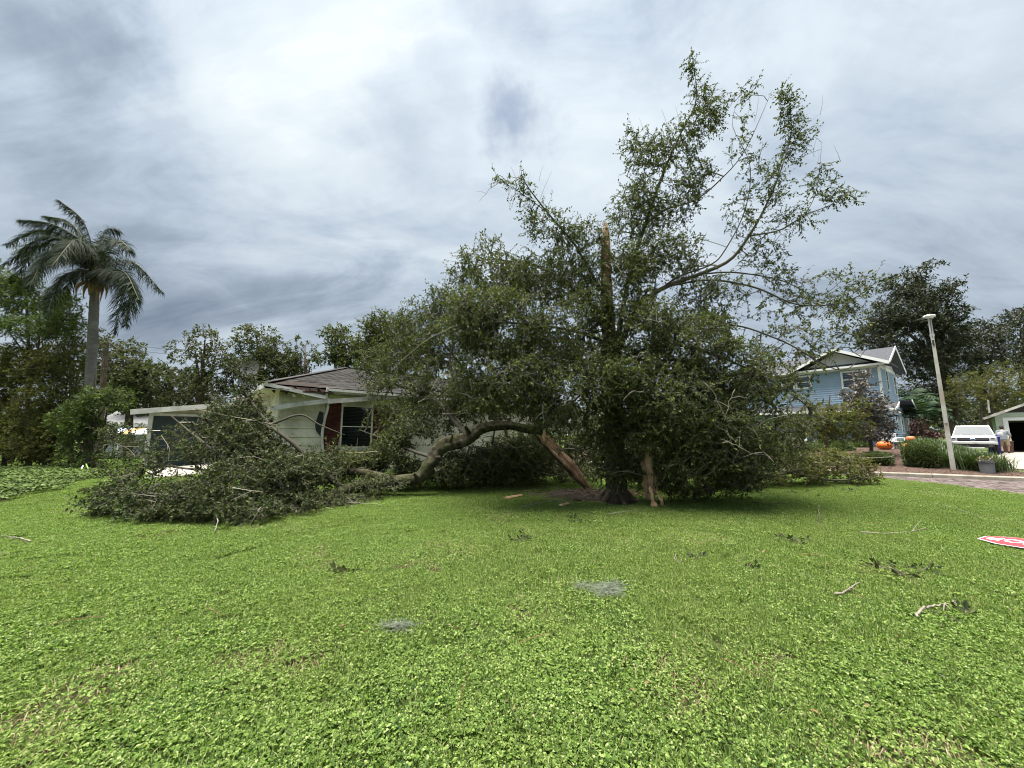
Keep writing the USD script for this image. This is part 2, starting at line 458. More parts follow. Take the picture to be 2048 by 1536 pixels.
def leaf6(base, d, s, n, length, width, curl=0.0):
    """Rounded leaves of four triangles: base, two pairs of side points, tip. d: along, s: side, n: normal."""
    L, W = length[:, None], width[:, None]
    fold = n * W * 0.22
    v = np.stack([base, base + d * L * .36 + s * W * .5 + fold, base + d * L * .36 - s * W * .5 + fold,
                  base + d * L * .75 + s * W * .38 + fold - n * L * curl, base + d * L * .75 - s * W * .38 + fold - n * L * curl, base + d * L - n * L * curl * 1.8], 1)
    k = len(base)
    f = np.array([(0, 2, 1), (1, 2, 4), (1, 4, 3), (3, 4, 5)])
    return v.reshape(-1, 3), (np.arange(k)[:, None, None] * 6 + f[None]).reshape(-1, 3)


def leaf4(base, d, s, n, length, width, fold=0.25):
    """Lance shaped leaves of two triangles folded along the midrib."""
    L, W = length[:, None], width[:, None]
    mid = base + d * L * .45 + n * W * fold
    v = np.stack([base, mid + s * W * .5, base + d * L, mid - s * W * .5], 1)
    f = np.array([(0, 1, 2), (0, 2, 3)])
    return v.reshape(-1, 3), (np.arange(len(base))[:, None, None] * 4 + f[None]).reshape(-1, 3)


def clover_patch(seed, n_stalk, n_blade, size=0.56):
    r = np.random.default_rng(seed)
    m, b = MB(), MB()
    p = r.uniform(-size / 2, size / 2, (n_stalk, 2))
    z = 0.018 + 0.042 * meshkit.fbm(np.column_stack([p * 9, np.full(n_stalk, seed)]), 3, seed) + r.uniform(0, 0.012, n_stalk)
    c = np.column_stack([p, z])
    a0 = r.uniform(0, 6.283, n_stalk)
    sc = r.uniform(0.0065, 0.0160, n_stalk)
    tip, side = frames(n_stalk, r, np.abs(r.normal(0, 0.72, n_stalk)))
    e1 = np.cross(tip, [0.3, 0.9, 0.1]); e1 /= np.linalg.norm(e1, axis=1, keepdims=True)
    e2 = np.cross(tip, e1)
    for k in range(3):
        a = a0 + k * 2.094
        d = e1 * np.cos(a)[:, None] + e2 * np.sin(a)[:, None] + tip * r.uniform(0.0, 0.45, n_stalk)[:, None]
        d /= np.linalg.norm(d, axis=1, keepdims=True)
        s = np.cross(tip, d); s /= np.linalg.norm(s, axis=1, keepdims=True)
        nn = np.cross(d, s)
        m.add(*leaf6(c, d, s, nn, sc, sc * 0.95, 0.06))
    q = np.column_stack([r.uniform(-size / 2, size / 2, (n_blade, 2)), np.full(n_blade, 0.005)])
    L, W = r.uniform(0.045, 0.105, n_blade), r.uniform(0.0028, 0.0058, n_blade)
    d, s = frames(n_blade, r, r.uniform(0.05, 1.0, n_blade))
    nn = np.cross(d, s)
    droop = np.column_stack([0 * L, 0 * L, -L * 0.25])
    v = np.stack([q - s * W[:, None] * .5, q + s * W[:, None] * .5, q + d * L[:, None] * .55 + s * W[:, None] * .45, q + d * L[:, None] * .55 - s * W[:, None] * .45, q + d * L[:, None] + droop], 1)
    f = np.array([(0, 1, 2), (0, 2, 3), (3, 2, 4)])
    b.add(v.reshape(-1, 3), (np.arange(n_blade)[:, None, None] * 5 + f[None]).reshape(-1, 3))
    return m, b


def scatter(name, label, cat, protos, pos, which, rot, scl, kind='stuff'):
    """A PointInstancer: protos is a list of [(part name, mesh, material)]."""
    pi = UsdGeom.PointInstancer.Define(stage, free_name('/World', name))
    root = str(pi.GetPath())
    paths = []
    for k, items in enumerate(protos):
        pp = f"{root}/tuft" + (f"_{k:03d}" if k else "")
        UsdGeom.Xform.Define(stage, pp)
        for nm, me, mt in items:
            put(f"{pp}/{nm}", me, mt)
        paths.append(Sdf.Path(pp))
    pi.CreatePrototypesRel().SetTargets(paths)
    pi.CreateProtoIndicesAttr(Vt.IntArray.FromNumpy(np.asarray(which, np.int32)))
    pi.CreatePositionsAttr(Vt.Vec3fArray.FromNumpy(np.asarray(pos, np.float32)))
    pi.CreateScalesAttr(Vt.Vec3fArray.FromNumpy(np.repeat(np.asarray(scl, np.float32)[:, None], 3, 1)))
    h = np.asarray(rot) / 2
    pi.CreateOrientationsAttr(Vt.QuathArray([Gf.Quath(float(np.cos(a)), 0.0, 0.0, float(np.sin(a))) for a in h]))
    return meta(pi.GetPrim(), label, cat, None, kind)


def in_poly(poly, x, y):
    import shapely
    return shapely.contains_xy(poly, x, y)


BED_LEFT = Polygon([G(-260, 1030)[:2], G(-60, 1012)[:2], G(0, 1006)[:2], G(60, 993)[:2], G(120, 975)[:2], G(172, 962)[:2], G(182, 948)[:2], G(120, 941)[:2], G(-300, 941)[:2]])
TRUNK_XY = G(1235, 1002)[:2]


NO_GRASS = []


def build_grass():
    r = np.random.default_rng(5)
    protos = []
    for k, (ns, nb) in enumerate([(1350, 1500), (1150, 1900), (900, 2300), (420, 2800), (260, 3100), (600, 2600)]):
        m, b = clover_patch(100 + k, ns, nb)
        protos.append([('clover', m.get(), M_clover), ('blades', b.get(), M_blade)])
    for k in range(2):
        m, b = clover_patch(200 + k, 900, 600)
        protos.append([('clover', m.get(), M_clover), ('blades', b.get(), M_straw)])
    step = 0.41
    xs, ys = np.meshgrid(np.arange(-40, 24, step), np.arange(1.2, 27, step))
    x, y = xs.ravel() + r.uniform(-.12, .12, xs.size), ys.ravel() + r.uniform(-.12, .12, xs.size)
    keep = (np.abs(x) < 1.46 * y + 0.9) & in_poly(EDGE.buffer(-0.12), x, y) & ~in_poly(BED_LEFT, x, y)
    keep &= np.hypot(x - TRUNK_XY[0] + 0.3, (y - TRUNK_XY[1]) * 1.4) > 0.9
    for pg in NO_GRASS:
        keep &= ~in_poly(pg, x, y)
    far = y > 15
    keep &= ~(far & (r.random(x.size) < 0.35)) & ~((x > -8) & (y > 15.5))
    x, y = x[keep], y[keep]
    n = meshkit.fbm(np.column_stack([x * 0.45, y * 0.45, 0 * x]), 3, 9)
    n2 = meshkit.fbm(np.column_stack([x * 0.9, y * 0.9, 0 * x]), 3, 21)
    grassy = n + 0.13 * smooth((y - 3.2) / 4) + 0.12 * smooth((x - 0.5) / 2.5) - 0.06
    which = np.where(grassy < 0.50, r.integers(0, 2, x.size), np.where(grassy < 0.585, r.choice([1, 2, 5], x.size), r.integers(3, 6, x.size)))
    which = np.where((n2 > 0.60) & (r.random(x.size) < 0.38), r.integers(6, 8, x.size), which)
    pos = np.column_stack([x, y, height(x, y)])
    scatter('grass', 'short bright green clover and grass covering the lawn', 'grass', protos, pos, which, r.uniform(0, 6.283, x.size), r.uniform(0.85, 1.2, x.size) * (1 + 0.12 * smooth((y - 6) / 6)))
    print('grass patches', x.size)



def build_ground_cover():
    """The low dark leafy bed at the left edge of the lawn."""
    r = np.random.default_rng(8)
    protos = []
    for k in range(3):
        m = MB()
        n = 260
        p = np.column_stack([r.uniform(-.4, .4, (n, 2)), np.zeros(n)])
        p[:, 2] = 0.05 + 0.16 * meshkit.fbm(np.column_stack([p[:, :2] * 5, np.full(n, k)]), 3, k + 40)
        d, s = frames(n, r, r.uniform(0.6, 1.7, n))
        m.add(*leaf6(p, d, s, np.cross(d, s), r.uniform(.05, .10, n), r.uniform(.035, .06, n), 0.15))
        protos.append([('leaves', m.get(), M_ivy)])
    x0, y0, x1, y1 = BED_LEFT.bounds
    xs, ys = np.meshgrid(np.arange(x0, x1, .5), np.arange(y0, y1, .5))
    x, y = xs.ravel() + r.uniform(-.2, .2, xs.size), ys.ravel() + r.uniform(-.2, .2, xs.size)
    k = in_poly(BED_LEFT, x, y) & (np.abs(x) < 1.5 * y + 1)
    x, y = x[k], y[k]
    scatter('ground_cover', 'low dark leafy ground cover at the left edge of the lawn', 'ground cover', protos, np.column_stack([x, y, height(x, y)]), r.integers(0, 3, x.size), r.uniform(0, 6.28, x.size), r.uniform(.8, 1.3, x.size))


M_ivy = leaf_mat('ground_cover_leaf', [(0.0, (0.03, 0.055, 0.014)), (0.5, (0.07, 0.11, 0.026)), (0.9, (0.12, 0.17, 0.045)), (1.0, (0.22, 0.24, 0.11))], rough=0.6, spec=0.15, trans=0.2)
build_ground_cover()


def build_road():
    r = np.random.default_rng(11)
    poly = Polygon(ROAD_POLY).buffer(0)
    road = thing('road', 'street paved with worn purple red bricks beside the lawn', 'road', kind='structure')
    bx = sheet(poly.exterior.coords[:-1], ROADZ - 0.03, 1.2, hf=lambda x, y: 0 * x)
    part(road, 'road_bed', bx, M_road_bed)
    L, W, gap = 0.215, 0.105, 0.009
    bricks = []
    vis = Polygon([(11.3, 8.6), (40, 8.6), (40, 12), (14.0, 18.0), (11.3, 18.0)]).intersection(poly)
    for j in range(1, 130):
        for i in range(-40, 80):
            a, b = (i + 0.5 * (j % 2)) * (L + gap), -j * (W + gap) - 0.02
            c = K0 + KD * a + KN * b
            if not in_poly(vis.buffer(-0.03), c[0], c[1]) or abs(c[0]) > 1.42 * c[1] + 0.5:
                continue
            bricks.append((np.hypot(*c), c))
    bricks.sort(key=lambda q: q[0])
    rest = MB()
    for k, (dist, c) in enumerate(bricks):
        m = MB()
        hz = r.normal(0, 0.004, 4)
        ch = 0.006
        ln, wd = L * r.uniform(.96, 1.0), W * r.uniform(.95, 1.0)
        v, f = [], [(0, 1, 2, 3), (4, 0, 3, 7), (5, 1, 0, 4), (6, 2, 1, 5), (7, 3, 2, 6)]
        for sx, sy, q in ((-1, -1, 0), (1, -1, 1), (1, 1, 2), (-1, 1, 3)):
            p = c + KD * sx * (ln / 2 - ch) + KN * sy * (wd / 2 - ch)
            v.append((p[0], p[1], ROADZ + hz[q]))
        for sx, sy in ((-1, -1), (1, -1), (1, 1), (-1, 1)):
            p = c + KD * sx * ln / 2 + KN * sy * wd / 2
            v.append((p[0], p[1], ROADZ - 0.03))
        (m if k < 300 else rest).add(v, f)
        if k < 300:
            part(road, 'brick', m.get(), M_brick_road)
    if rest.n:
        part(road, 'farther_bricks', rest.get(), M_brick_road, kind='stuff')
    print('bricks', len(bricks))
    # kerb: cast segments with joints
    kb = thing('kerb', 'long pale concrete kerb between the brick street and the mulch beds', 'kerb', kind='structure')
    prof = [(-0.02, -0.16), (-0.02, 0.015), (0.01, 0.045), (0.06, 0.055), (0.15, 0.05), (0.17, 0.03), (0.17, -0.16)]
    jd = P(1864, 950, 1.0); t = None
    # the joint seen in the photograph fixes where the segments begin
    dirx, diry = jd[0], jd[1]
    A = np.array([[KD[0], -dirx], [KD[1], -diry]])
    s0 = np.linalg.solve(A, -K0)[0]
    seg = 3.05
    edges = [s0 + seg * k for k in range(-9, 8)]
    for a, b in zip(edges[:-1], edges[1:]):
        m = MB()
        ss = np.linspace(a + 0.012, b - 0.012, 9)
        v = []
        for s in ss:
            dz = 0.012 * (meshkit.noise(np.array([[s * 0.8, 0.3, 1.0]]), 4)[0] - 0.5)
            for y, z in prof:
                c = K0 + KD * s + KN * y
                v.append((c[0], c[1], z + dz))
        k = len(prof)
        f = [(i * k + j, (i + 1) * k + j, (i + 1) * k + j + 1, i * k + j + 1) for i in range(8) for j in range(k - 1)]
        m.add(v, f)
        e0, e1 = np.array(v[:k]), np.array(v[-k:])
        fan = [(0, j, j + 1) for j in range(1, k - 1)]
        m.add(e0, fan).add(e1, [(a_, c_, b_) for a_, b_, c_ in fan])
        part(kb, 'kerb_segment', m.get(), M_concrete)


build_road()

# the mulch bed of the far yard, with loose chips, and the driveway slabs
def kpt(s, d):
    return K0 + KD * s + KN * d


BED = [kpt(-16, 0.16), kpt(5.55, 0.16), DRIVE0 - DN * 0.25 + DD * .3, DRIVE0 - DN * 0.25 + DD * 11, kpt(0, 9.5), kpt(-16, 9.5)]
single('mulch_bed', sheet(BED, 0.012, 0.6), M_mulch, 'sloping brown mulch bed behind the kerb', 'mulch bed', kind='structure', smooth=True)


def build_chips():
    r = np.random.default_rng(3)
    n = 2600
    s, d = r.uniform(-6, 6, n), r.uniform(0.2, 7.5, n)
    x, y = (K0[0] + KD[0] * s + KN[0] * d), (K0[1] + KD[1] * s + KN[1] * d)
    c = np.column_stack([x, y, height(x, y) + 0.02])
    dd, ss = frames(n, r, r.uniform(1.1, 1.6, n))
    v, f = leaf4(c, dd, ss, np.cross(dd, ss), r.uniform(.05, .14, n), r.uniform(.02, .05, n), 0.3)
    single('mulch_chips', (v, f), mat('chips', (0.08, 0.052, 0.04), (0.19, 0.135, 0.11), scale=30, rough=.95, island=0.4), 'loose bark chips and dry leaves scattered on the mulch bed', 'mulch chips', kind='stuff')


build_chips()


def build_drive():
    dv = thing('driveway', 'pale concrete driveway of large slabs leading to the green garage', 'driveway', kind='structure')
    w = [0.0, 3.0, 6.0, 9.0]
    for i in range(8):
        for j in range(3):
            a0, a1 = i * 1.9 + .006, i * 1.9 + 1.892
            q = [DRIVE0 + DD * a + DN * b for a, b in ((a0, w[j] + .006), (a0, w[j + 1] - .006), (a1, w[j + 1] - .006), (a1, w[j] + .006))]
            m = MB()
            top = [(p[0], p[1], float(height(*p)) + 0.05) for p in q]
            bot = [(p[0], p[1], float(height(*p)) - 0.06) for p in q]
            m.add(top + bot, [(0, 1, 2, 3), (4, 0, 3, 7), (5, 1, 0, 4), (6, 2, 1, 5), (7, 3, 2, 6)])
            part(dv, 'slab', m.get(), M_drive)


build_drive()

# ------------------------------------------------------------------ trees: growing twigs through a crown
M_bark = mat('oak_bark', (0.062, 0.047, 0.034), (0.135, 0.108, 0.080), scale=7, rough=0.95, spec=0.1, bump=0.02, bscale=16, stretch=(1, 1, 0.22), dark=(0.035, 0.032, 0.026), dscale=1.5)
M_limb = mat('limb_bark', (0.052, 0.046, 0.038), (0.11, 0.10, 0.085), scale=6, rough=0.95, spec=0.1, bump=0.008, bscale=30, dark=(0.05, 0.05, 0.03), dscale=3.0)
M_moss_limb = mat('mossy_limb_bark', (0.026, 0.022, 0.015), (0.078, 0.070, 0.052), scale=9, rough=0.95, spec=0.1, bump=0.012, bscale=26, dark=(0.045, 0.055, 0.018), dscale=3.4, lo=0.45, hi=0.62)
M_twig = mat('twig_bark', (0.07, 0.062, 0.05), (0.13, 0.12, 0.10), scale=3, rough=0.9, spec=0.15)
M_pale = mat('pale_twig', (0.25, 0.23, 0.19), (0.16, 0.14, 0.11), scale=8, rough=0.9, spec=0.15)
M_wood = mat('torn_wood', (0.26, 0.155, 0.10), (0.44, 0.30, 0.205), scale=5, rough=0.85, spec=0.15, bump=0.012, bscale=14, stretch=(3, 3, 0.3), dark=(0.10, 0.045, 0.025), dscale=3.0)
M_wood_pale = mat('pale_torn_wood', (0.36, 0.23, 0.15), (0.54, 0.38, 0.26), scale=5, rough=0.85, spec=0.15, bump=0.012, bscale=14, stretch=(3, 3, 0.3), dark=(0.13, 0.065, 0.035), dscale=3.0)
M_wood_fresh = mat('fresh_wood', (0.58, 0.36, 0.20), (0.66, 0.46, 0.28), scale=6, rough=0.85, spec=0.15, bump=0.008, bscale=20, stretch=(2, 2, 0.4), dark=(0.22, 0.10, 0.05), dscale=4.0)

OAK = [(0.0, (0.019, 0.030, 0.011)), (0.4, (0.043, 0.060, 0.019)), (0.75, (0.086, 0.108, 0.032)), (0.95, (0.165, 0.185, 0.075)), (1.0, (0.21, 0.19, 0.10))]
M_oak = leaf_mat('oak_leaf', OAK, rough=0.6, spec=0.16, trans=0.30, wild=(0.085, 0.10, 0.024), wscale=0.45, amount=0.5)
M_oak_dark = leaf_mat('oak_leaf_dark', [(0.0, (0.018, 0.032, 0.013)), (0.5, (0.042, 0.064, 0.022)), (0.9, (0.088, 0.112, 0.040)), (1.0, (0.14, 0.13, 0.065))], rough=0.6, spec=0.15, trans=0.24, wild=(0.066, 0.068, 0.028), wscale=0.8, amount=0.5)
M_far_leaf = leaf_mat('far_oak_leaf', [(0.0, (0.03, 0.044, 0.018)), (0.5, (0.058, 0.076, 0.028)), (1.0, (0.11, 0.125, 0.055))], rough=0.6, spec=0.15, trans=0.32, wild=(0.085, 0.075, 0.038), wscale=0.35, amount=0.6)
M_green_leaf = leaf_mat('bright_shrub_leaf', [(0.0, (0.035, 0.06, 0.014)), (0.5, (0.075, 0.115, 0.026)), (0.9, (0.14, 0.185, 0.05)), (1.0, (0.19, 0.2, 0.08))], rough=0.55, spec=0.2, trans=0.3)
M_olive = leaf_mat('olive_shrub_leaf', [(0.0, (0.045, 0.058, 0.014)), (0.5, (0.085, 0.10, 0.024)), (0.9, (0.14, 0.155, 0.042)), (1.0, (0.21, 0.19, 0.09))], rough=0.6, spec=0.15, trans=0.42, wild=(0.11, 0.085, 0.032), wscale=0.9, amount=0.55)
M_pine = leaf_mat('dark_tree_leaf', [(0.0, (0.014, 0.022, 0.012)), (0.5, (0.028, 0.04, 0.019)), (1.0, (0.055, 0.068, 0.032))], rough=0.5, spec=0.35, trans=0.15, wild=(0.05, 0.04, 0.02), wscale=0.3, amount=0.5)
M_purple = leaf_mat('purple_leaf', [(0.0, (0.04, 0.035, 0.032)), (0.5, (0.085, 0.07, 0.06)), (1.0, (0.16, 0.14, 0.12))], rough=0.4, spec=0.5, trans=0.12)
M_red_leaf = leaf_mat('red_leaf', [(0.0, (0.022, 0.010, 0.011)), (0.6, (0.055, 0.018, 0.02)), (1.0, (0.05, 0.045, 0.02))], trans=0.2, tint=(1.2, .7, .7))


def ellipsoid(r, cx, cy, rx, ry, Y, dY, n, clump=0.0, freq=1.1, seed=0):
    """n points in an ellipsoid that stands at the distance Y: rx, ry its half sizes in picture pixels there, dY its half depth in metres."""
    out = np.zeros((0, 3))
    c = P(cx, cy, Y)
    ax, az = rx * Y / FPX, ry * Y / FPX
    while len(out) < n:
        q = r.normal(size=(n * 3, 3)); q /= np.linalg.norm(q, axis=1, keepdims=True)
        q *= r.random((n * 3, 1)) ** (1 / 2.6)
        p = c + q * [ax, dY, az]
        if clump:
            p = p[meshkit.fbm(p * freq, 2, seed + 11) > clump]
        p = p[p[:, 2] > height(p[:, 0], p[:, 1]) + 0.04]
        out = np.vstack([out, p]) if len(p) else out
    return out[:n]


def resample(pts, step):
    p = spline(pts, 60)
    d = np.concatenate([[0], np.cumsum(np.linalg.norm(np.diff(p, axis=0), axis=1))])
    n = max(2, int(d[-1] / step))
    s = np.linspace(0, d[-1], n)
    return np.stack([np.interp(s, d, p[:, k]) for k in range(3)], 1)


def grow(skeleton, attract, r, bf=0.3, wiggle=0.06, rmax=0.03, tip=0.0035, power=0.44, sides=4, sag=0.02):
    """Joins every attractor to the skeleton with twigs (a balanced shortest tree). Returns (twig mesh, twig ends, their directions)."""
    N = len(skeleton) + len(attract) * 2 + 10
    pos, plen, par = np.zeros((N, 3)), np.zeros(N), np.full(N, -1)
    k = len(skeleton)
    pos[:k] = skeleton
    from scipy.spatial import cKDTree
    d0, _ = cKDTree(skeleton).query(attract)
    ends = []
    for i in np.argsort(d0):
        p = attract[i]
        e = pos[:k] - p
        d = np.sqrt(np.einsum('ij,ij->i', e, e))
        j = int(np.argmin(d + bf * plen[:k]))
        dist = d[j]
        if dist > 0.22 and k < N - 2:
            mid = 0.5 * (pos[j] + p) + r.normal(0, wiggle * dist, 3) + [0, 0, sag * dist]
            pos[k], plen[k], par[k] = mid, plen[j] + dist * .5, j
            j = k; k += 1
        pos[k], plen[k], par[k] = p, plen[j] + dist * .5, j
        ends.append(k); k += 1
    load = np.zeros(k); load[ends] = 1
    for i in range(k - 1, len(skeleton) - 1, -1):
        load[par[i]] += load[i]
    rad = np.minimum(tip * np.maximum(load, 1) ** power, rmax)
    idx = np.arange(len(skeleton), k)
    a, b = pos[par[idx]], pos[idx]
    ra = np.where(par[idx] < len(skeleton), rad[idx] * 1.05, rad[par[idx]])
    ra = np.minimum(ra, rad[idx] * 1.7)
    m = prisms(a, b, ra, rad[idx] * 0.9, sides)
    ends = np.array(ends)
    dr = pos[ends] - pos[par[ends]]
    dr /= np.linalg.norm(dr, axis=1, keepdims=True) + 1e-9
    return m, pos[ends], dr


def prisms(a, b, ra, rb, sides=4):
    """Many small tapering twigs at once."""
    t = b - a
    t = t / (np.linalg.norm(t, axis=1, keepdims=True) + 1e-9)
    ref = np.where(np.abs(t[:, 2:]) < 0.9, [[0, 0, 1.0]], [[1.0, 0, 0]])
    u = np.cross(t, ref); u /= np.linalg.norm(u, axis=1, keepdims=True) + 1e-9
    w = np.cross(t, u)
    ang = np.arange(sides) * 2 * np.pi / sides
    ring = np.cos(ang)[None, :, None] * u[:, None] + np.sin(ang)[None, :, None] * w[:, None]
    v = np.concatenate([a[:, None] + ring * np.broadcast_to(ra, (len(a),))[:, None, None], b[:, None] + ring * np.broadcast_to(rb, (len(a),))[:, None, None]], 1)
    j = np.arange(sides)
    q = np.stack([j, (j + 1) % sides, sides + (j + 1) % sides, sides + j], 1)
    f = np.vstack([q[:, [0, 1, 2]], q[:, [0, 2, 3]]])
    return v.reshape(-1, 3), (np.arange(len(a))[:, None, None] * 2 * sides + f[None]).reshape(-1, 3)


def sprays(ends, dirs, r, per=11, reach=0.28, size=0.075, wid=0.42, droop=0.15, spread=0.9, six=False):
    """Leafy sprays: leaves along a short shoot at each twig end. Returns (leaf mesh, shoot mesh)."""
    n = len(ends)
    d = dirs + r.normal(0, 0.45, (n, 3)); d[:, 2] -= droop
    d /= np.linalg.norm(d, axis=1, keepdims=True)
    reach_ = reach * r.uniform(0.6, 1.25, n)
    start = ends - d * (reach_ * 0.35)[:, None]
    shoot = prisms(start, start + d * reach_[:, None], 0.003, 0.0012, 3)
    t = np.tile((np.arange(per) + 0.6) / per, n)
    i = np.repeat(np.arange(n), per)
    keep = r.random(len(i)) < 0.9
    t, i = t[keep], i[keep]
    base = start[i] + d[i] * (reach_[i] * t)[:, None]
    out = r.normal(size=(len(i), 3))
    out -= d[i] * np.einsum('ij,ij->i', out, d[i])[:, None]
    out /= np.linalg.norm(out, axis=1, keepdims=True) + 1e-9
    ld = d[i] * r.uniform(0.35, 0.9, len(i))[:, None] + out * spread
    ld[:, 2] -= droop * r.uniform(0, 1.6, len(i))
    ld /= np.linalg.norm(ld, axis=1, keepdims=True)
    ref = r.normal(size=(len(i), 3)) * 0.6 + [0, 0, 1.0]
    s = np.cross(ld, ref); s /= np.linalg.norm(s, axis=1, keepdims=True) + 1e-9
    nn = np.cross(s, ld)
    L = size * r.uniform(0.6, 1.25, len(i))
    if six:
        lv = leaf6(base, ld, s, nn, L, L * wid, 0.05)
    else:
        lv = leaf4(base, ld, s, nn, L, L * wid)
    return lv, shoot


def join(*ms):
    b = MB()
    for m in ms:
        b.add(*m)
    return b.get()


def px_path(pts):
    """Way points (px, py, Y) to world points."""
    return np.array([P(*p) for p in pts])


def torn_board(A, B, side, wl, wr, thick, seed, spike0=0.0, spike1=0.0, rag=0.02, n=44, m=15):
    """A torn slab of wood from A to B: ragged along its edges and splintered at its ends, its face furrowed along the grain."""
    r = np.random.default_rng(seed)
    A, B = np.asarray(A, float), np.asarray(B, float)
    d = B - A
    L = np.linalg.norm(d); d = d / L
    side = side - d * (side @ d); side /= np.linalg.norm(side)
    nrm = np.cross(side, d); nrm = nrm if nrm[1] < 0 else -nrm
    s0 = spike0 * r.random(m) ** 1.5
    s1 = 1 - spike1 * r.random(m) ** 1.5
    v = []
    for layer in (0, 1):
        for i in range(n):
            for j in range(m):
                u = j / (m - 1)
                s = s0[j] + (s1[j] - s0[j]) * i / (n - 1)
                a, b = np.interp(s, np.linspace(0, 1, len(wl)), wl), np.interp(s, np.linspace(0, 1, len(wr)), wr)
                jl, jr = (meshkit.fbm(np.array([[s * L * 9, 3.1, seed]]), 3, seed)[0] - .5, meshkit.fbm(np.array([[s * L * 9, 7.7, seed]]), 3, seed + 5)[0] - .5)
                x = -a - jl * rag * 2 + (a + b + (jl + jr) * rag * 2) * u
                ridge = .6 * (meshkit.noise(np.array([[u * m * .9, s * L * 1.2, seed]]), seed)[0] - .5) + .4 * (meshkit.noise(np.array([[u * m * 2, s * L * 3, seed]]), seed + 3)[0] - .5)
                edge = (2 * u - 1) ** 4
                z = ridge * thick * .9 - edge * thick * .3 if layer == 0 else -thick * (1 - .55 * edge)
                v.append(A + d * L * s + side * x + nrm * z)
    k = n * m
    f = []
    for i in range(n - 1):
        for j in range(m - 1):
            p = i * m + j
            f.append((p, p + 1, p + m + 1, p + m)); f.append((k + p, k + p + m, k + p + m + 1, k + p + 1))
        for j in (0, m - 1):
            p = i * m + j
            f.append((p, p + m, k + p + m, k + p) if j == 0 else (p + m, p, k + p, k + p + m))
    for i in (0, n - 1):
        for j in range(m - 1):
            p = i * m + j
            f.append((p + 1, p, k + p, k + p + 1) if i == 0 else (p, p + 1, k + p + 1, k + p))
    return np.array(v), np.array(f)

# ------------------------------------------------------------------ the broken oak in the middle of the lawn
OY = 9.3


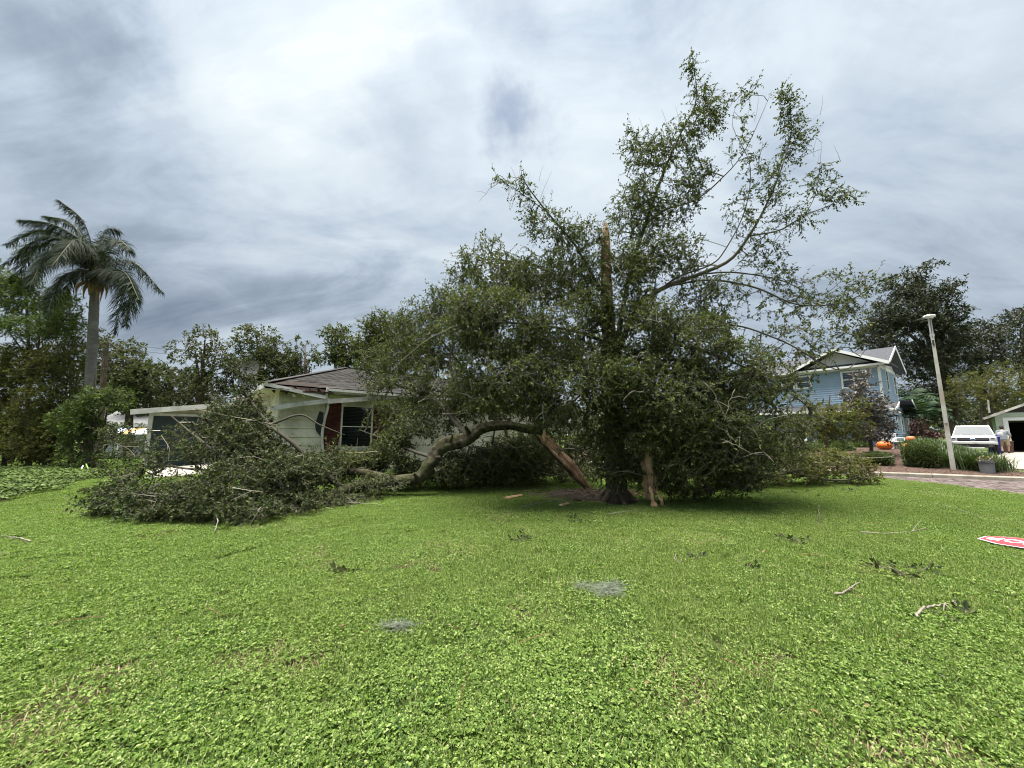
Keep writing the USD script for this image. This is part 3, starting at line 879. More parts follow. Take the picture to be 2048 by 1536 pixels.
def build_oak():
    r = np.random.default_rng(77)
    base = G(1232, 1003)
    t = thing('oak_tree', 'tall storm-broken oak standing mid lawn with splintered top and live limbs reaching right', 'tree', base)
    o = base

    def loc(m):
        return np.asarray(m[0]) - o, m[1]

    Y = base[1]
    # trunk: ridged, flared at the foot, clothed in shade
    tr = np.array([base - [0, 0, 0.06], P(1234, 985, Y), P(1231, 930, Y), P(1229, 860, Y), P(1226, 770, Y), P(1222, 700, Y)])
    part(t, 'trunk', loc(rough_tube(tr, [0.285, 0.25, 0.235, 0.22, 0.21, 0.19], 60, 26, 0.10, 2.6, 3, ridges=0.30)), M_bark, smooth=40)
    # root flares
    for a in np.linspace(0.3, 6.0, 6):
        q = base + np.array([np.cos(a), np.sin(a), 0]) * 0.6
        q[2] = height(q[0], q[1]) - 0.04
        part(t, 'root', loc(rough_tube([P(1232, 975, Y) + np.array([np.cos(a), np.sin(a), 0]) * .12, base + np.array([np.cos(a) * .4, np.sin(a) * .4, 0.06]), q], [0.08, 0.055, 0.02], 12, 8, .2, 4, int(a * 9))), M_bark, smooth=40)
    # the snapped top: a tall splinter of bare wood with strips of bark
    sp = np.array([P(1222, 705, Y), P(1216, 640, Y), P(1213, 580, Y), P(1212, 520, Y), P(1211, 470, Y), P(1210, 445, Y)])
    v, f = rough_tube(sp, [0.17, 0.145, 0.13, 0.115, 0.085, 0.02], 60, 22, 0.30, 4.2, 9, ridges=0.9)
    part(t, 'splintered_top', loc((v, f)), M_wood, 'torn pinkish brown heartwood spire', smooth=30)
    for k, (a0, z0, z1, w) in enumerate([(2.6, 705, 600, .8), (3.6, 640, 470, .7), (1.2, 560, 438, .6), (4.9, 700, 640, .9), (0.3, 690, 585, .7)]):
        ys = np.linspace(z0, z1, 12)
        rr = np.interp(ys, [445, 470, 520, 580, 640, 705], [0.04, 0.095, 0.125, 0.14, 0.155, 0.18]) + 0.014
        m = []
        for q, (yy, rad) in enumerate(zip(ys, rr)):
            c = P(np.interp(yy, [445, 580, 640, 705], [1210, 1213, 1216, 1222]), yy, Y)
            wd = w * (1 - 0.75 * (q / 11.0) ** 2) * (1 + 0.25 * np.sin(q * 2.1 + k))
            for da in (-.5, -.17, .17, .5):
                aa = a0 + da * wd
                m.append(c + np.array([np.cos(aa), np.sin(aa), 0]) * rad)
        ff = [(q * 4 + j, q * 4 + j + 1, q * 4 + j + 5, q * 4 + j + 4) for q in range(11) for j in range(3)]
        vv = np.array(m)
        ins = vv - 0.02 * (vv - np.repeat(np.array([vv[q * 4:q * 4 + 4].mean(0) for q in range(12)]), 4, 0)) / 0.1
        part(t, 'bark_strip', loc((np.vstack([vv]), np.array(ff))), M_bark)
    # torn slabs left standing at the right of the trunk
    yy0 = G(1305, 1012)[1]
    X = np.array([1.0, 0, 0])
    slabs = [((1306, 1000, 0.0), (1297, 878, 0.0), [.10, .17, .19, .18, .17], [.06, .16, .19, .17, .15], .12, .10, .22, M_wood, 'split slab of brown heartwood standing beside the trunk'),
             ((1302, 985, -.12), (1300, 888, -.12), [.06, .09, .10, .08], [.04, .06, .07, .05], .05, .25, .4, M_wood, None),
             ((1311, 1021, -.30), (1302, 970, -.20), [.07, .05, .04, .03], [.08, .04, .02, .02], .05, .15, .3, M_wood_fresh, 'fresh orange splinter foot of the slab'),
             ((1324, 1014, -.24), (1318, 982, -.20), [.05, .04, .03], [.05, .04, .02], .04, .2, .5, M_wood_fresh, None)]
    for k, (p0, p1, wl, wr, th, k0, k1, mt, lab) in enumerate(slabs):
        part(t, 'torn_slab', loc(torn_board(P(p0[0], p0[1], yy0 + p0[2]), P(p1[0], p1[1], yy0 + p1[2]), X, wl, wr, th, 20 + k, k0, k1, .05)), M_wood_pale if mt is M_wood else mt, lab)

    limbs = [  # (way points px, py, Y), radii
        ([(1236, 705, Y), (1262, 640, Y - .1), (1290, 600, Y - .2), (1335, 572, Y - .3), (1400, 548, Y - .4), (1460, 520, Y - .5), (1498, 472, Y - .6), (1530, 415, Y - .6), (1560, 345, Y - .6), (1583, 260, Y - .5), (1575, 190, Y - .5)],
         [.13, .115, .10, .088, .075, .062, .05, .037, .027, .016, .006]),
        ([(1318, 580, Y - .25), (1360, 552, Y - .5), (1420, 530, Y - .7), (1450, 500, Y - .8), (1490, 420, Y - .9), (1500, 330, Y - 1.0), (1465, 250, Y - 1.0), (1480, 190, Y - 1.)],
         [.04, .036, .03, .024, .018, .013, .008, .004]),
        ([(1234, 690, Y), (1245, 620, Y + .2), (1262, 540, Y + .3), (1290, 450, Y + .3), (1325, 350, Y + .2), (1360, 270, Y + .1), (1392, 200, Y), (1385, 110, Y)],
         [.12, .10, .085, .07, .052, .036, .022, .006]),
        ([(1290, 450, Y + .3), (1330, 420, Y), (1390, 400, Y - .2), (1440, 360, Y - .4), (1490, 300, Y - .5), (1545, 180, Y - .6)], [.05, .042, .032, .024, .016, .005]),
        ([(1498, 472, Y - .6), (1560, 460, Y - .7), (1610, 430, Y - .8), (1660, 410, Y - .9), (1705, 375, Y - 1.)], [.032, .026, .02, .013, .004]),
        ([(1610, 430, Y - .8), (1630, 390, Y - .8), (1640, 330, Y - .8), (1643, 285, Y - .8)], [.014, .011, .007, .003]),
        ([(1335, 572, Y - .3), (1420, 560, Y - .6), (1510, 575, Y - .9), (1600, 610, Y - 1.1), (1700, 600, Y - 1.3), (1770, 550, Y - 1.4)], [.045, .038, .032, .026, .018, .005]),
        ([(1400, 548, Y - .4), (1470, 545, Y), (1560, 560, Y + .3), (1640, 590, Y + .4), (1700, 545, Y + .4)], [.035, .03, .024, .015, .004]),
        ([(1222, 600, Y), (1190, 560, Y - .3), (1150, 490, Y - .5), (1095, 425, Y - .6), (1050, 365, Y - .7), (1040, 330, Y - .7)], [.075, .06, .045, .032, .018, .006]),
        ([(1095, 425, Y - .6), (1040, 385, Y - .7), (992, 358, Y - .8)], [.02, .013, .004]),
        ([(1215, 640, Y), (1160, 590, Y + .5), (1090, 540, Y + .9), (1000, 520, Y + 1.1), (920, 525, Y + 1.2)], [.08, .065, .05, .035, .012]),
        ([(1222, 690, Y), (1160, 665, Y - .6), (1080, 650, Y - 1.1), (990, 640, Y - 1.3), (930, 600, Y - 1.4)], [.075, .06, .045, .03, .01]),
        ([(1226, 740, Y), (1170, 720, Y - .7), (1100, 720, Y - 1.2), (1000, 745, Y - 1.5), (930, 790, Y - 1.5)], [.07, .055, .04, .026, .01]),
        ([(1232, 720, Y), (1290, 700, Y - .5), (1350, 690, Y - .9), (1430, 710, Y - 1.2), (1540, 760, Y - 1.4), (1640, 830, Y - 1.5)], [.085, .07, .055, .04, .026, .008]),
        ([(1232, 770, Y), (1300, 770, Y - .7), (1370, 800, Y - 1.1), (1430, 870, Y - 1.3), (1480, 930, Y - 1.4), (1520, 985, Y - 1.4)], [.06, .05, .04, .03, .02, .008]),
        ([(1232, 730, Y), (1290, 720, Y + .8), (1400, 730, Y + 1.5), (1520, 790, Y + 1.9), (1600, 880, Y + 2.1)], [.075, .06, .045, .03, .01]),
        ([(1350, 690, Y - .9), (1450, 650, Y - 1.2), (1560, 680, Y - 1.4), (1680, 740, Y - 1.6), (1740, 690, Y - 1.6)], [.04, .032, .025, .016, .005]),
        ([(1228, 760, Y), (1190, 770, Y - .9), (1150, 800, Y - 1.3), (1120, 850, Y - 1.4)], [.05, .04, .03, .012]),
    ]
    sk = [resample(tr[2:], .2)]
    for w, rad in limbs:
        pts = px_path(w)
        part(t, 'limb', loc(rough_tube(pts, np.array(rad) * .62, 34, 9, 0.12, 4.0, len(w))), M_limb, smooth=True)
        s = resample(pts, .16)
        sk.append(s[len(s) // 5:])
    sk = np.vstack(sk)

    clouds = [  # (cx, cy, rx, ry, Y, dY, twigs, clumping)
        (1384, 135, 12, 34, Y, .15, 22, 0), (1400, 190, 26, 40, Y, .3, 40, 0), (1405, 245, 40, 36, Y, .4, 56, .38), (1350, 290, 62, 50, Y + .1, .6, 120, .38), (1300, 330, 52, 75, Y + .2, .5, 120, .40), (1330, 400, 82, 62, Y + .1, .7, 210, .40), (1262, 300, 24, 60, Y + .2, .3, 34, 0), (1395, 330, 36, 80, Y, .4, 70, .38),
        (1270, 430, 64, 70, Y + .2, .6, 190, .40), (1440, 225, 46, 36, Y - .3, .5, 34, .36), (1485, 190, 40, 22, Y - .6, .4, 14, 0), (1572, 195, 20, 26, Y - .5, .2, 26, 0), (1585, 240, 22, 40, Y - .5, .25, 40, 0), (1590, 290, 30, 40, Y - .5, .4, 44, .36), (1545, 370, 30, 62, Y - .6, .4, 50, .36), (1500, 300, 40, 90, Y - .9, .4, 34, .36),
        (1490, 430, 40, 60, Y - .7, .4, 40, .36), (1640, 360, 28, 40, Y - .8, .25, 26, 0), (1680, 395, 34, 26, Y - .9, .25, 28, 0), (1590, 440, 52, 26, Y - .8, .3, 34, 0), (1520, 500, 60, 40, Y - .6, .5, 46, .36),
        (1330, 520, 90, 60, Y, .9, 200, .42), (1265, 560, 50, 90, Y - .2, .6, 200, .42), (1430, 610, 90, 60, Y - .4, .9, 170, .42), (1550, 560, 70, 36, Y - .5, .6, 46, .38), (1600, 610, 80, 36, Y - .9, .5, 56, .38), (1690, 600, 52, 30, Y - 1.2, .4, 40, .38), (1735, 565, 40, 18, Y - 1.35, .3, 22, 0), (1670, 548, 50, 12, Y + .3, .3, 16, 0),
        (1040, 375, 34, 34, Y - .7, .3, 26, 0), (1085, 440, 52, 52, Y - .6, .5, 70, .38), (1140, 490, 46, 50, Y - .4, .5, 90, .38), (1180, 460, 30, 24, Y - .3, .3, 20, 0), (1000, 360, 20, 12, Y - .8, .2, 7, 0),
        (1205, 500, 22, 60, Y - .35, .2, 30, 0), (1210, 620, 26, 60, Y - .4, .25, 60, 0), (1222, 700, 30, 40, Y - .45, .25, 60, 0),
        (1100, 560, 92, 62, Y, 1.1, 330, .42), (1010, 560, 80, 52, Y + .7, 1.0, 250, .42), (930, 545, 40, 50, Y + 1.1, .6, 90, .40), (975, 500, 34, 34, Y + .9, .4, 30, 0),
        (1000, 650, 100, 72, Y - .8, 1.2, 420, .43), (1120, 660, 92, 76, Y - .5, 1.2, 420, .43), (940, 640, 56, 66, Y - .8, 1.0, 220, .42), (1180, 590, 30, 90, Y - .5, .7, 120, .40),
        (1010, 760, 112, 70, Y - 1.0, 1.1, 420, .43), (1140, 770, 96, 76, Y - .9, 1.1, 430, .42), (1250, 760, 76, 80, Y - .8, .8, 360, .40), (1290, 660, 74, 70, Y - .4, 1.0, 300, .42), (1380, 690, 84, 60, Y - .7, 1.1, 300, .42),
        (1350, 800, 112, 86, Y - .8, 1.2, 540, .41), (1450, 760, 100, 84, Y - .6, 1.5, 420, .42), (1300, 850, 70, 64, Y - .8, .7, 240, .40), (1520, 780, 64, 56, Y - .9, 1.2, 120, .43), (1600, 740, 50, 40, Y - 1.3, .7, 26, .42), (1640, 700, 50, 24, Y - 1.3, .6, 26, .42), (1590, 830, 46, 50, Y - 1.4, .6, 46, .42), (1700, 670, 30, 30, Y - 1.5, .4, 12, .40), (1680, 640, 40, 30, Y - 1.4, .4, 20, .40),
        (1440, 870, 92, 76, Y - 1.0, 1.1, 400, .41), (1530, 870, 70, 60, Y + .3, 1.2, 200, .42), (1370, 920, 66, 60, Y - .8, .8, 240, .40), (1470, 935, 70, 42, Y - .9, .8, 170, .40), (1270, 910, 46, 60, Y - .3, .4, 130, .40), (1560, 690, 60, 46, Y - 1.2, .8, 60, .42), (1215, 850, 56, 60, Y - .55, .35, 150, .38), (1225, 940, 40, 30, Y - .5, .3, 50, .36), (1100, 830, 60, 34, Y - 1.1, .6, 120, .40), (1330, 960, 40, 30, Y - .4, .4, 60, .38), (1385, 965, 56, 26, Y - .2, .5, 90, .38), (1455, 962, 60, 26, Y, .6, 100, .38),
        # the far side of the crown
        (1180, 850, 130, 80, Y + 1.6, .9, 240, .44), (1400, 860, 130, 80, Y + 2.0, .9, 300, .44), (1120, 900, 90, 46, Y + 2.4, .6, 160, .42), (1560, 900, 70, 56, Y + 2.2, .7, 120, .42), (1300, 930, 90, 46, Y + 2.0, .6, 170, .42)]
    at = np.vstack([ellipsoid(r, *c[:6], int(c[6] * (1.3 if c[1] < 480 else 1.9 if c[0] < 1500 else 1.2)), c[7], 1.5, k) for k, c in enumerate(clouds)])
    tw, ends, dirs = grow(sk, at, r, bf=0.28, wiggle=0.10, rmax=0.026, tip=0.0036)
    lv, sh = sprays(ends, dirs, r, per=12, reach=0.40, size=0.074, wid=0.5, droop=0.18, spread=.8)
    part(t, 'twigs', loc(join(tw, sh)), M_twig, kind='stuff')
    part(t, 'crown', loc(lv), M_oak, kind='stuff')
    # bare hanging twigs in front of the crown
    bare = MB()
    for k in range(60):
        c = clouds[int(r.integers(24, len(clouds) - 5))]
        a = P(c[0] + r.uniform(-1, 1) * c[2], c[1] + r.uniform(-.8, .6) * c[3], c[4] - c[5] * r.uniform(.5, 1.0))
        d = np.array([r.normal(0, .5), r.normal(0, .25), -r.uniform(0.0, 1.0)]); L = r.uniform(.3, 1.0)
        pts = spline([a, a + d * L * .5 + [0, 0, .08], a + d * L], 7) + r.normal(0, .012, (7, 3))
        if pts[-1][2] > 0.1:
            bare.add(*tube(pts, np.linspace(.008, .003, 7), 4, cap=False))
            for q in (2, 4):
                e = pts[q] + r.normal(0, .16, 3)
                bare.add(*tube([pts[q], (pts[q] + e) / 2 + [0, 0, .02], e], [.005, .004, .002], 3, cap=False))
    for k in range(26):   # leafless tips above the crown
        x0, y0 = [(1040, 360), (1600, 230), (1643, 300), (1470, 210), (920, 520), (1320, 240), (1000, 500), (1430, 580), (1580, 560)][k % 9]
        a = P(x0 + r.uniform(-40, 40), y0 + r.uniform(0, 50), Y + r.uniform(-.8, .3))
        L = r.uniform(.3, .8); d = np.array([r.normal(0, .35), r.normal(0, .3), 1.0])
        bare.add(*tube(spline([a, a + d * L * .5 + r.normal(0, .03, 3), a + d * L], 5), np.linspace(.006, .002, 5), 3, cap=False))
    part(t, 'bare_twigs', loc(bare.get()), M_pale, kind='stuff')
    print('oak twigs', len(at), 'leaf tris', len(lv[1]))


build_oak()


# ------------------------------------------------------------------ the great stem that split off and fell towards the house
def build_fallen():
    r = np.random.default_rng(78)
    base = G(900, 985)
    t = thing('fallen_oak', 'huge split oak stem lying broken across the lawn against the cream house', 'fallen tree', base)
    o = base

    def loc(m):
        return np.asarray(m[0]) - o, m[1]

    A = P(1076, 858, 10.3)
    # the leaning split half: bark below, a flat face of torn wood above
    ft = G(1181, 976) + [0, -0.75, 0]
    ft[2] = 0.0
    dirv = ft - A
    dirv /= np.linalg.norm(dirv)
    sid = np.cross(dirv, [0, -.75, .66]); sid /= np.linalg.norm(sid)
    if sid[0] < 0:
        sid = -sid
    nrm = np.cross(sid, dirv); nrm = nrm if nrm[1] < 0 else -nrm
    part(t, 'split_wood', loc(torn_board(A, ft, sid, [.15, .17, .17, .16, .15, .12, .10], [.12, .17, .18, .17, .14, .02, -.06], .06, 5, .04, .10, .06, n=60)), M_wood_pale, 'flat torn face of brown wood on the leaning half')
    part(t, 'split_bark', loc(torn_board(A - nrm * .05, ft - nrm * .05, sid, [.17, .19, .19, .18, .17, .14, .11], [.11, .15, .16, .15, .11, .0, -.07], .12, 6, .02, .06, .02, n=40)), M_bark)
    stem = px_path([(1084, 862, 10.3), (1052, 857, 10.2), (1010, 850, 10.15), (962, 858, 9.95), (928, 880, 9.85), (884, 893, 9.75), (860, 925, 9.65), (842, 952, 9.6), (812, 960, 9.6), (760, 966, 9.6)])
    part(t, 'stem', loc(rough_tube(stem, [.10, .105, .115, .135, .17, .175, .165, .15, .145, .14], 90, 18, .34, 3.6, 31, ridges=.45)), M_moss_limb, 'thick lichen-spotted stem bent in an arch', smooth=40)
    for k, (px_, py_, Y_, dx, dy, dz, r0) in enumerate([(940, 868, 9.85, -.12, -.2, .22, .05), (866, 915, 9.6, .22, -.14, .02, .045), (1010, 858, 10.1, .05, -.12, -.2, .035), (900, 884, 9.7, .1, -.16, .2, .03), (835, 955, 9.5, -.05, -.2, .12, .04)]):
        a_ = P(px_, py_, Y_)
        part(t, 'stub', loc(rough_tube([a_, a_ + np.array([dx, dy, dz]) * .6, a_ + [dx, dy, dz]], [r0 * 1.3, r0, r0 * .8], 8, 8, .3, 6, 70 + k)), M_moss_limb, smooth=40)
    low = px_path([(770, 965, 9.6), (725, 972, 9.45), (690, 980, 9.1), (640, 1000, 8.5), (590, 1015, 8.1), (540, 1028, 7.8)])
    part(t, 'limb', loc(rough_tube(low, [.165, .15, .135, .11, .085, .05], 34, 12, .12, 3.4, 32, ridges=.1)), M_moss_limb, smooth=40)
    up = px_path([(790, 962, 9.6), (730, 946, 9.8), (690, 943, 9.9), (640, 950, 9.8), (600, 953, 9.7), (545, 950, 9.5)])
    part(t, 'limb', loc(rough_tube(up, [.12, .10, .085, .075, .06, .045], 30, 10, .12, 3.4, 33)), M_moss_limb, 'broken limb lying level in the brush', smooth=40)
    limbs = [
        ([(930, 868, 9.9), (900, 830, 10.3), (870, 800, 10.9), (830, 782, 11.6), (780, 765, 12.3), (735, 745, 12.8)], [.085, .075, .065, .05, .035, .012]),
        ([(905, 830, 10.3), (905, 770, 10.6), (900, 720, 10.9), (905, 680, 11.0), (880, 640, 11.2)], [.05, .042, .036, .028, .01]),
        ([(1000, 850, 10.1), (960, 800, 10.8), (930, 740, 11.2), (890, 690, 11.6), (850, 620, 12.0)], [.07, .06, .046, .03, .01]),
        ([(960, 800, 10.8), (1010, 740, 11.2), (1060, 700, 11.5), (1080, 640, 11.8)], [.05, .04, .028, .01]),
        ([(830, 782, 11.6), (800, 720, 12.2), (790, 660, 12.6), (800, 620, 12.8)], [.04, .032, .022, .008]),
        ([(868, 916, 9.7), (820, 900, 10.2), (770, 880, 10.7), (720, 860, 11.1)], [.05, .04, .028, .01]),
        ([(690, 980, 9.1), (640, 940, 8.9), (590, 890, 8.8), (540, 850, 8.8), (500, 800, 8.9), (480, 760, 9.0)], [.07, .06, .05, .038, .024, .008]),
        ([(640, 1000, 8.5), (560, 970, 8.0), (470, 930, 7.9), (400, 880, 8.0), (340, 830, 8.2)], [.06, .05, .038, .026, .008]),
        ([(590, 1015, 8.1), (510, 1010, 7.5), (420, 1000, 7.2), (330, 990, 7.2), (240, 980, 7.6)], [.05, .042, .034, .024, .008]),
        ([(540, 850, 8.8), (600, 830, 8.9), (640, 850, 9.0), (690, 870, 9.2)], [.03, .024, .018, .006]),
        ([(470, 930, 7.9), (420, 940, 8.6), (330, 930, 9.4), (250, 900, 10.0)], [.03, .026, .02, .008]),
    ]
    sk = [resample(stem[3:], .25), resample(low, .2), resample(up, .2)]
    for w, rad in limbs:
        pts = px_path(w)
        pts[:, 2] = np.maximum(pts[:, 2], height(pts[:, 0], pts[:, 1]) + .05)
        part(t, 'limb', loc(rough_tube(pts, rad, 28, 8, 0.12, 4.0, len(w) + 5)), M_limb, smooth=True)
        sk.append(resample(pts, .16)[2:])
    sk = np.vstack(sk)
    over = [  # crown thrown up over the house
        (885, 600, 36, 30, 11.6, .8, 90, .4), (850, 640, 66, 46, 11.8, 1.0, 210, .42), (900, 680, 66, 62, 11.2, 1.0, 260, .44), (800, 650, 36, 38, 12.6, .8, 80, .42), (830, 720, 82, 52, 11.6, 1.2, 290, .45), (765, 720, 56, 46, 12.4, .9, 130, .44), (745, 750, 34, 34, 12.6, .6, 50, .42),
        (800, 790, 74, 42, 11.4, .9, 190, .45), (890, 770, 72, 62, 10.8, 1.0, 270, .45), (950, 800, 66, 52, 10.6, .8, 200, .45), (860, 840, 72, 36, 10.6, .7, 120, .46), (1000, 800, 80, 46, 10.8, .8, 210, .45), (1050, 740, 60, 66, 11.4, .9, 190, .45),
        (775, 850, 50, 46, 10.9, .6, 80, .44), (810, 895, 66, 44, 10.4, .6, 240, .43), (725, 925, 56, 24, 10.4, .5, 150, .42), (900, 935, 70, 30, 10.9, .6, 240, .40), (1000, 920, 96, 50, 11.6, .8, 420, .40), (1060, 900, 60, 46, 12.0, .7, 240, .40), (770, 935, 70, 26, 10.4, .5, 190, .40), (690, 940, 50, 26, 10.2, .5, 130, .40), (840, 950, 60, 20, 10.6, .5, 120, .40), (960, 950, 80, 20, 11.2, .6, 160, .40), (1000, 950, 80, 18, 12.8, .8, 150, .38), (1085, 948, 70, 22, 12.6, .8, 170, .38), (1150, 945, 50, 26, 12.4, .7, 120, .38), (965, 915, 66, 30, 10.7, .5, 170, .38), (1045, 915, 56, 34, 11.0, .6, 160, .38), (905, 945, 50, 18, 10.4, .4, 110, .38)]
    heap = [  # brush heap on the lawn
        (490, 890, 70, 54, 8.6, .8, 420, .43), (450, 890, 56, 40, 8.4, .8, 190, .44), (552, 912, 50, 36, 8.8, .7, 190, .43), (472, 825, 48, 44, 8.9, .6, 230, .42), (505, 850, 40, 36, 8.9, .5, 80, .43), (600, 925, 46, 26, 9.0, .6, 90, .43), (640, 945, 46, 24, 9.0, .6, 90, .43), (250, 870, 40, 24, 9.8, .5, 60, .42), (440, 840, 40, 36, 8.8, .5, 90, .43), (490, 765, 30, 32, 9.0, .4, 60, .42), (478, 728, 20, 18, 9.1, .25, 22, 0), (430, 860, 46, 30, 8.6, .6, 70, .43), (600, 930, 52, 28, 8.6, .7, 170, .43),
        (520, 955, 110, 52, 8.0, .9, 560, .42), (430, 990, 90, 40, 7.3, .8, 420, .42), (340, 1000, 80, 34, 7.3, .8, 320, .42), (270, 995, 60, 30, 7.6, .7, 190, .42), (235, 965, 44, 34, 8.4, .6, 110, .43), (330, 930, 50, 30, 9.0, .7, 60, .46), (255, 905, 46, 28, 9.6, .7, 90, .44), (225, 870, 30, 20, 9.8, .4, 26, .42), (340, 868, 36, 20, 9.0, .5, 24, .43), (400, 905, 40, 26, 8.8, .6, 60, .44),
        (600, 965, 80, 40, 8.6, .7, 300, .42), (480, 1020, 90, 22, 7.0, .5, 230, .42), (370, 1022, 80, 20, 7.0, .5, 190, .42), (570, 1008, 70, 26, 7.7, .5, 170, .42), (660, 925, 50, 40, 9.6, .5, 120, .43), (700, 1004, 70, 14, 8.9, .4, 90, .42), (760, 965, 60, 16, 9.2, .4, 80, .42), (215, 1005, 40, 18, 7.4, .4, 60, .4), (660, 1005, 60, 18, 8.4, .5, 100, .42)]
    at1 = np.vstack([ellipsoid(r, *c[:6], int(c[6] * 1.5), c[7] - .02, 1.5, k) for k, c in enumerate(over)])
    at2 = np.vstack([ellipsoid(r, *c[:6], c[6], c[7], 1.7, k + 50) for k, c in enumerate(heap)])
    tw, ends, dirs = grow(sk, np.vstack([at1, at2]), r, bf=0.25, wiggle=0.11, rmax=0.026, tip=0.0038)
    heapy = ends[:, 1] + ends[:, 0] * 0.15 < 8.9
    l1, s1 = sprays(ends[~heapy], dirs[~heapy], r, per=12, reach=0.42, size=0.08, wid=0.5, droop=0.22)
    l2, s2 = sprays(ends[heapy], dirs[heapy], r, per=14, reach=0.34, size=0.066, wid=0.55, droop=0.12)
    part(t, 'twigs', loc(join(tw, s1, s2)), M_twig, kind='stuff')
    part(t, 'crown', loc(l1), M_oak, kind='stuff')
    part(t, 'crushed_crown', loc(l2), M_oak_dark, 'dark mound of crushed leafy branches on the lawn', kind='stuff')
    bare = MB()
    for k in range(36):
        c = (heap + over)[int(r.integers(0, len(heap) + len(over)))]
        a = P(c[0] + r.uniform(-1, 1) * c[2], c[1] + r.uniform(-.8, .9) * c[3], c[4] - c[5] * r.uniform(.6, 1.1))
        d = np.array([r.normal(0, .8), r.normal(0, .3), r.normal(0, .35)]); Ln = r.uniform(.3, 1.0)
        pts = spline([a, a + d * Ln * .5 + r.normal(0, .06, 3), a + d * Ln], 7)
        pts[:, 2] = np.maximum(pts[:, 2], height(pts[:, 0], pts[:, 1]) + .03)
        bare.add(*tube(pts, np.linspace(.010, .003, 7), 4, cap=False))
        for q in (2, 4):
            e = pts[q] + r.normal(0, .18, 3); e[2] = max(e[2], .03)
            bare.add(*tube([pts[q], (pts[q] + e) / 2, e], [.006, .004, .002], 3, cap=False))
    part(t, 'bare_twigs', loc(bare.get()), M_pale, kind='stuff')
    print('fallen twigs', len(at1) + len(at2), 'leaf tris', len(l1[1]) + len(l2[1]))


build_fallen()


def build_brush_right():
    r = np.random.default_rng(79)
    base = G(1640, 972)
    t = thing('fallen_branch', 'low pile of torn leafy branches lying at the street edge right of the oak', 'fallen branch', base)

    def loc(m):
        return np.asarray(m[0]) - base, m[1]

    limbs = [([(1500, 960, 11.4), (1580, 945, 11.6), (1640, 930, 11.8), (1700, 925, 12.0)], [.05, .045, .035, .015]), ([(1580, 945, 11.6), (1660, 960, 11.4), (1740, 955, 11.6)], [.035, .028, .01]),
             ([(1470, 930, 10.6), (1500, 955, 10.2), (1528, 990, 10.0)], [.035, .03, .018])]
    sk = []
    for k, (w, rad) in enumerate(limbs):
        pts = px_path(w); pts[:, 2] = np.maximum(pts[:, 2], .06)
        part(t, 'limb', loc(rough_tube(pts, rad, 18, 8, .12, 4, 60 + k)), M_pale if k == 2 else M_limb, smooth=True)
        sk.append(resample(pts, .15))
    cl = [(1560, 940, 70, 36, 11.6, .7, 240, .42), (1650, 935, 70, 36, 11.9, .7, 260, .42), (1710, 945, 46, 26, 11.9, .5, 130, .4), (1600, 910, 50, 26, 11.9, .5, 110, .42), (1500, 945, 46, 32, 11.4, .5, 130, .42), (1690, 915, 40, 22, 12.2, .4, 70, .4)]
    at = np.vstack([ellipsoid(r, *c[:6], c[6], c[7], 1.7, k + 80) for k, c in enumerate(cl)])
    tw, ends, dirs = grow(np.vstack(sk), at, r, bf=.25, wiggle=.1, tip=.004)
    lv, sh = sprays(ends, dirs, r, per=10, reach=.3, size=.085, wid=.6, droop=.15)
    part(t, 'twigs', loc(join(tw, sh)), M_pale, kind='stuff')
    part(t, 'foliage', loc(lv), M_olive, kind='stuff')


build_brush_right()

# ------------------------------------------------------------------ buildings
M_cream = mat('cream_paint', (0.72, 0.68, 0.54), (0.67, 0.63, 0.50), scale=2.0, rough=0.75, spec=0.25, dark=(0.30, 0.28, 0.20), dscale=0.9, bump=0.002, bscale=50)
M_white = mat('white_trim', (0.66, 0.65, 0.61), (0.54, 0.53, 0.49), scale=3.0, rough=0.6, spec=0.3, dark=(0.30, 0.29, 0.26), dscale=1.6)
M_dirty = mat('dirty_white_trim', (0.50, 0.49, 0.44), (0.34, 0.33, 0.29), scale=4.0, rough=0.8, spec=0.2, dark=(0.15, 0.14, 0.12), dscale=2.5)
M_shingle = mat('brown_shingle', (0.036, 0.034, 0.033), (0.064, 0.060, 0.057), scale=14, rough=0.95, spec=0.1, bump=0.004, bscale=90, island=0.35)
M_broken = mat('broken_timber', (0.055, 0.034, 0.027), (0.03, 0.022, 0.019), scale=9, rough=0.95, spec=0.1)
M_black = mat('dark_interior', (0.012, 0.012, 0.013), rough=0.9, spec=0.1)
M_red_brick = mat('red_brick', (0.10, 0.030, 0.024), (0.06, 0.020, 0.017), scale=12, rough=0.9, spec=0.15, bump=0.003, bscale=80, island=0.4)
M_mortar = mat('brick_mortar', (0.075, 0.04, 0.034), rough=0.95, spec=0.1)
M_green_door = mat('green_door', (0.022, 0.034, 0.036), (0.03, 0.042, 0.043), scale=5, rough=0.5)
M_slate = mat('dark_screen', (0.03, 0.036, 0.038), rough=0.8)
M_blind = mat('window_blind', (0.10, 0.105, 0.11), rough=0.6)
M_grey_roof = mat('grey_shingle', (0.055, 0.058, 0.067), (0.085, 0.088, 0.098), scale=9, rough=0.9, spec=0.1, bump=0.004, bscale=40)
M_pale_roof = mat('weathered_roof', (0.15, 0.155, 0.16), (0.21, 0.215, 0.22), scale=5, rough=0.9, spec=0.15, dark=(0.13, 0.13, 0.135), dscale=2.0)
M_blue = mat('blue_siding', (0.255, 0.35, 0.46), (0.29, 0.385, 0.495), scale=1.5, rough=0.65, spec=0.25)
M_trim = mat('clean_white_trim', (0.74, 0.75, 0.75), rough=0.5, spec=0.3)
M_gable = mat('gable_panel', (0.56, 0.57, 0.57), (0.50, 0.51, 0.52), scale=2, rough=0.7)
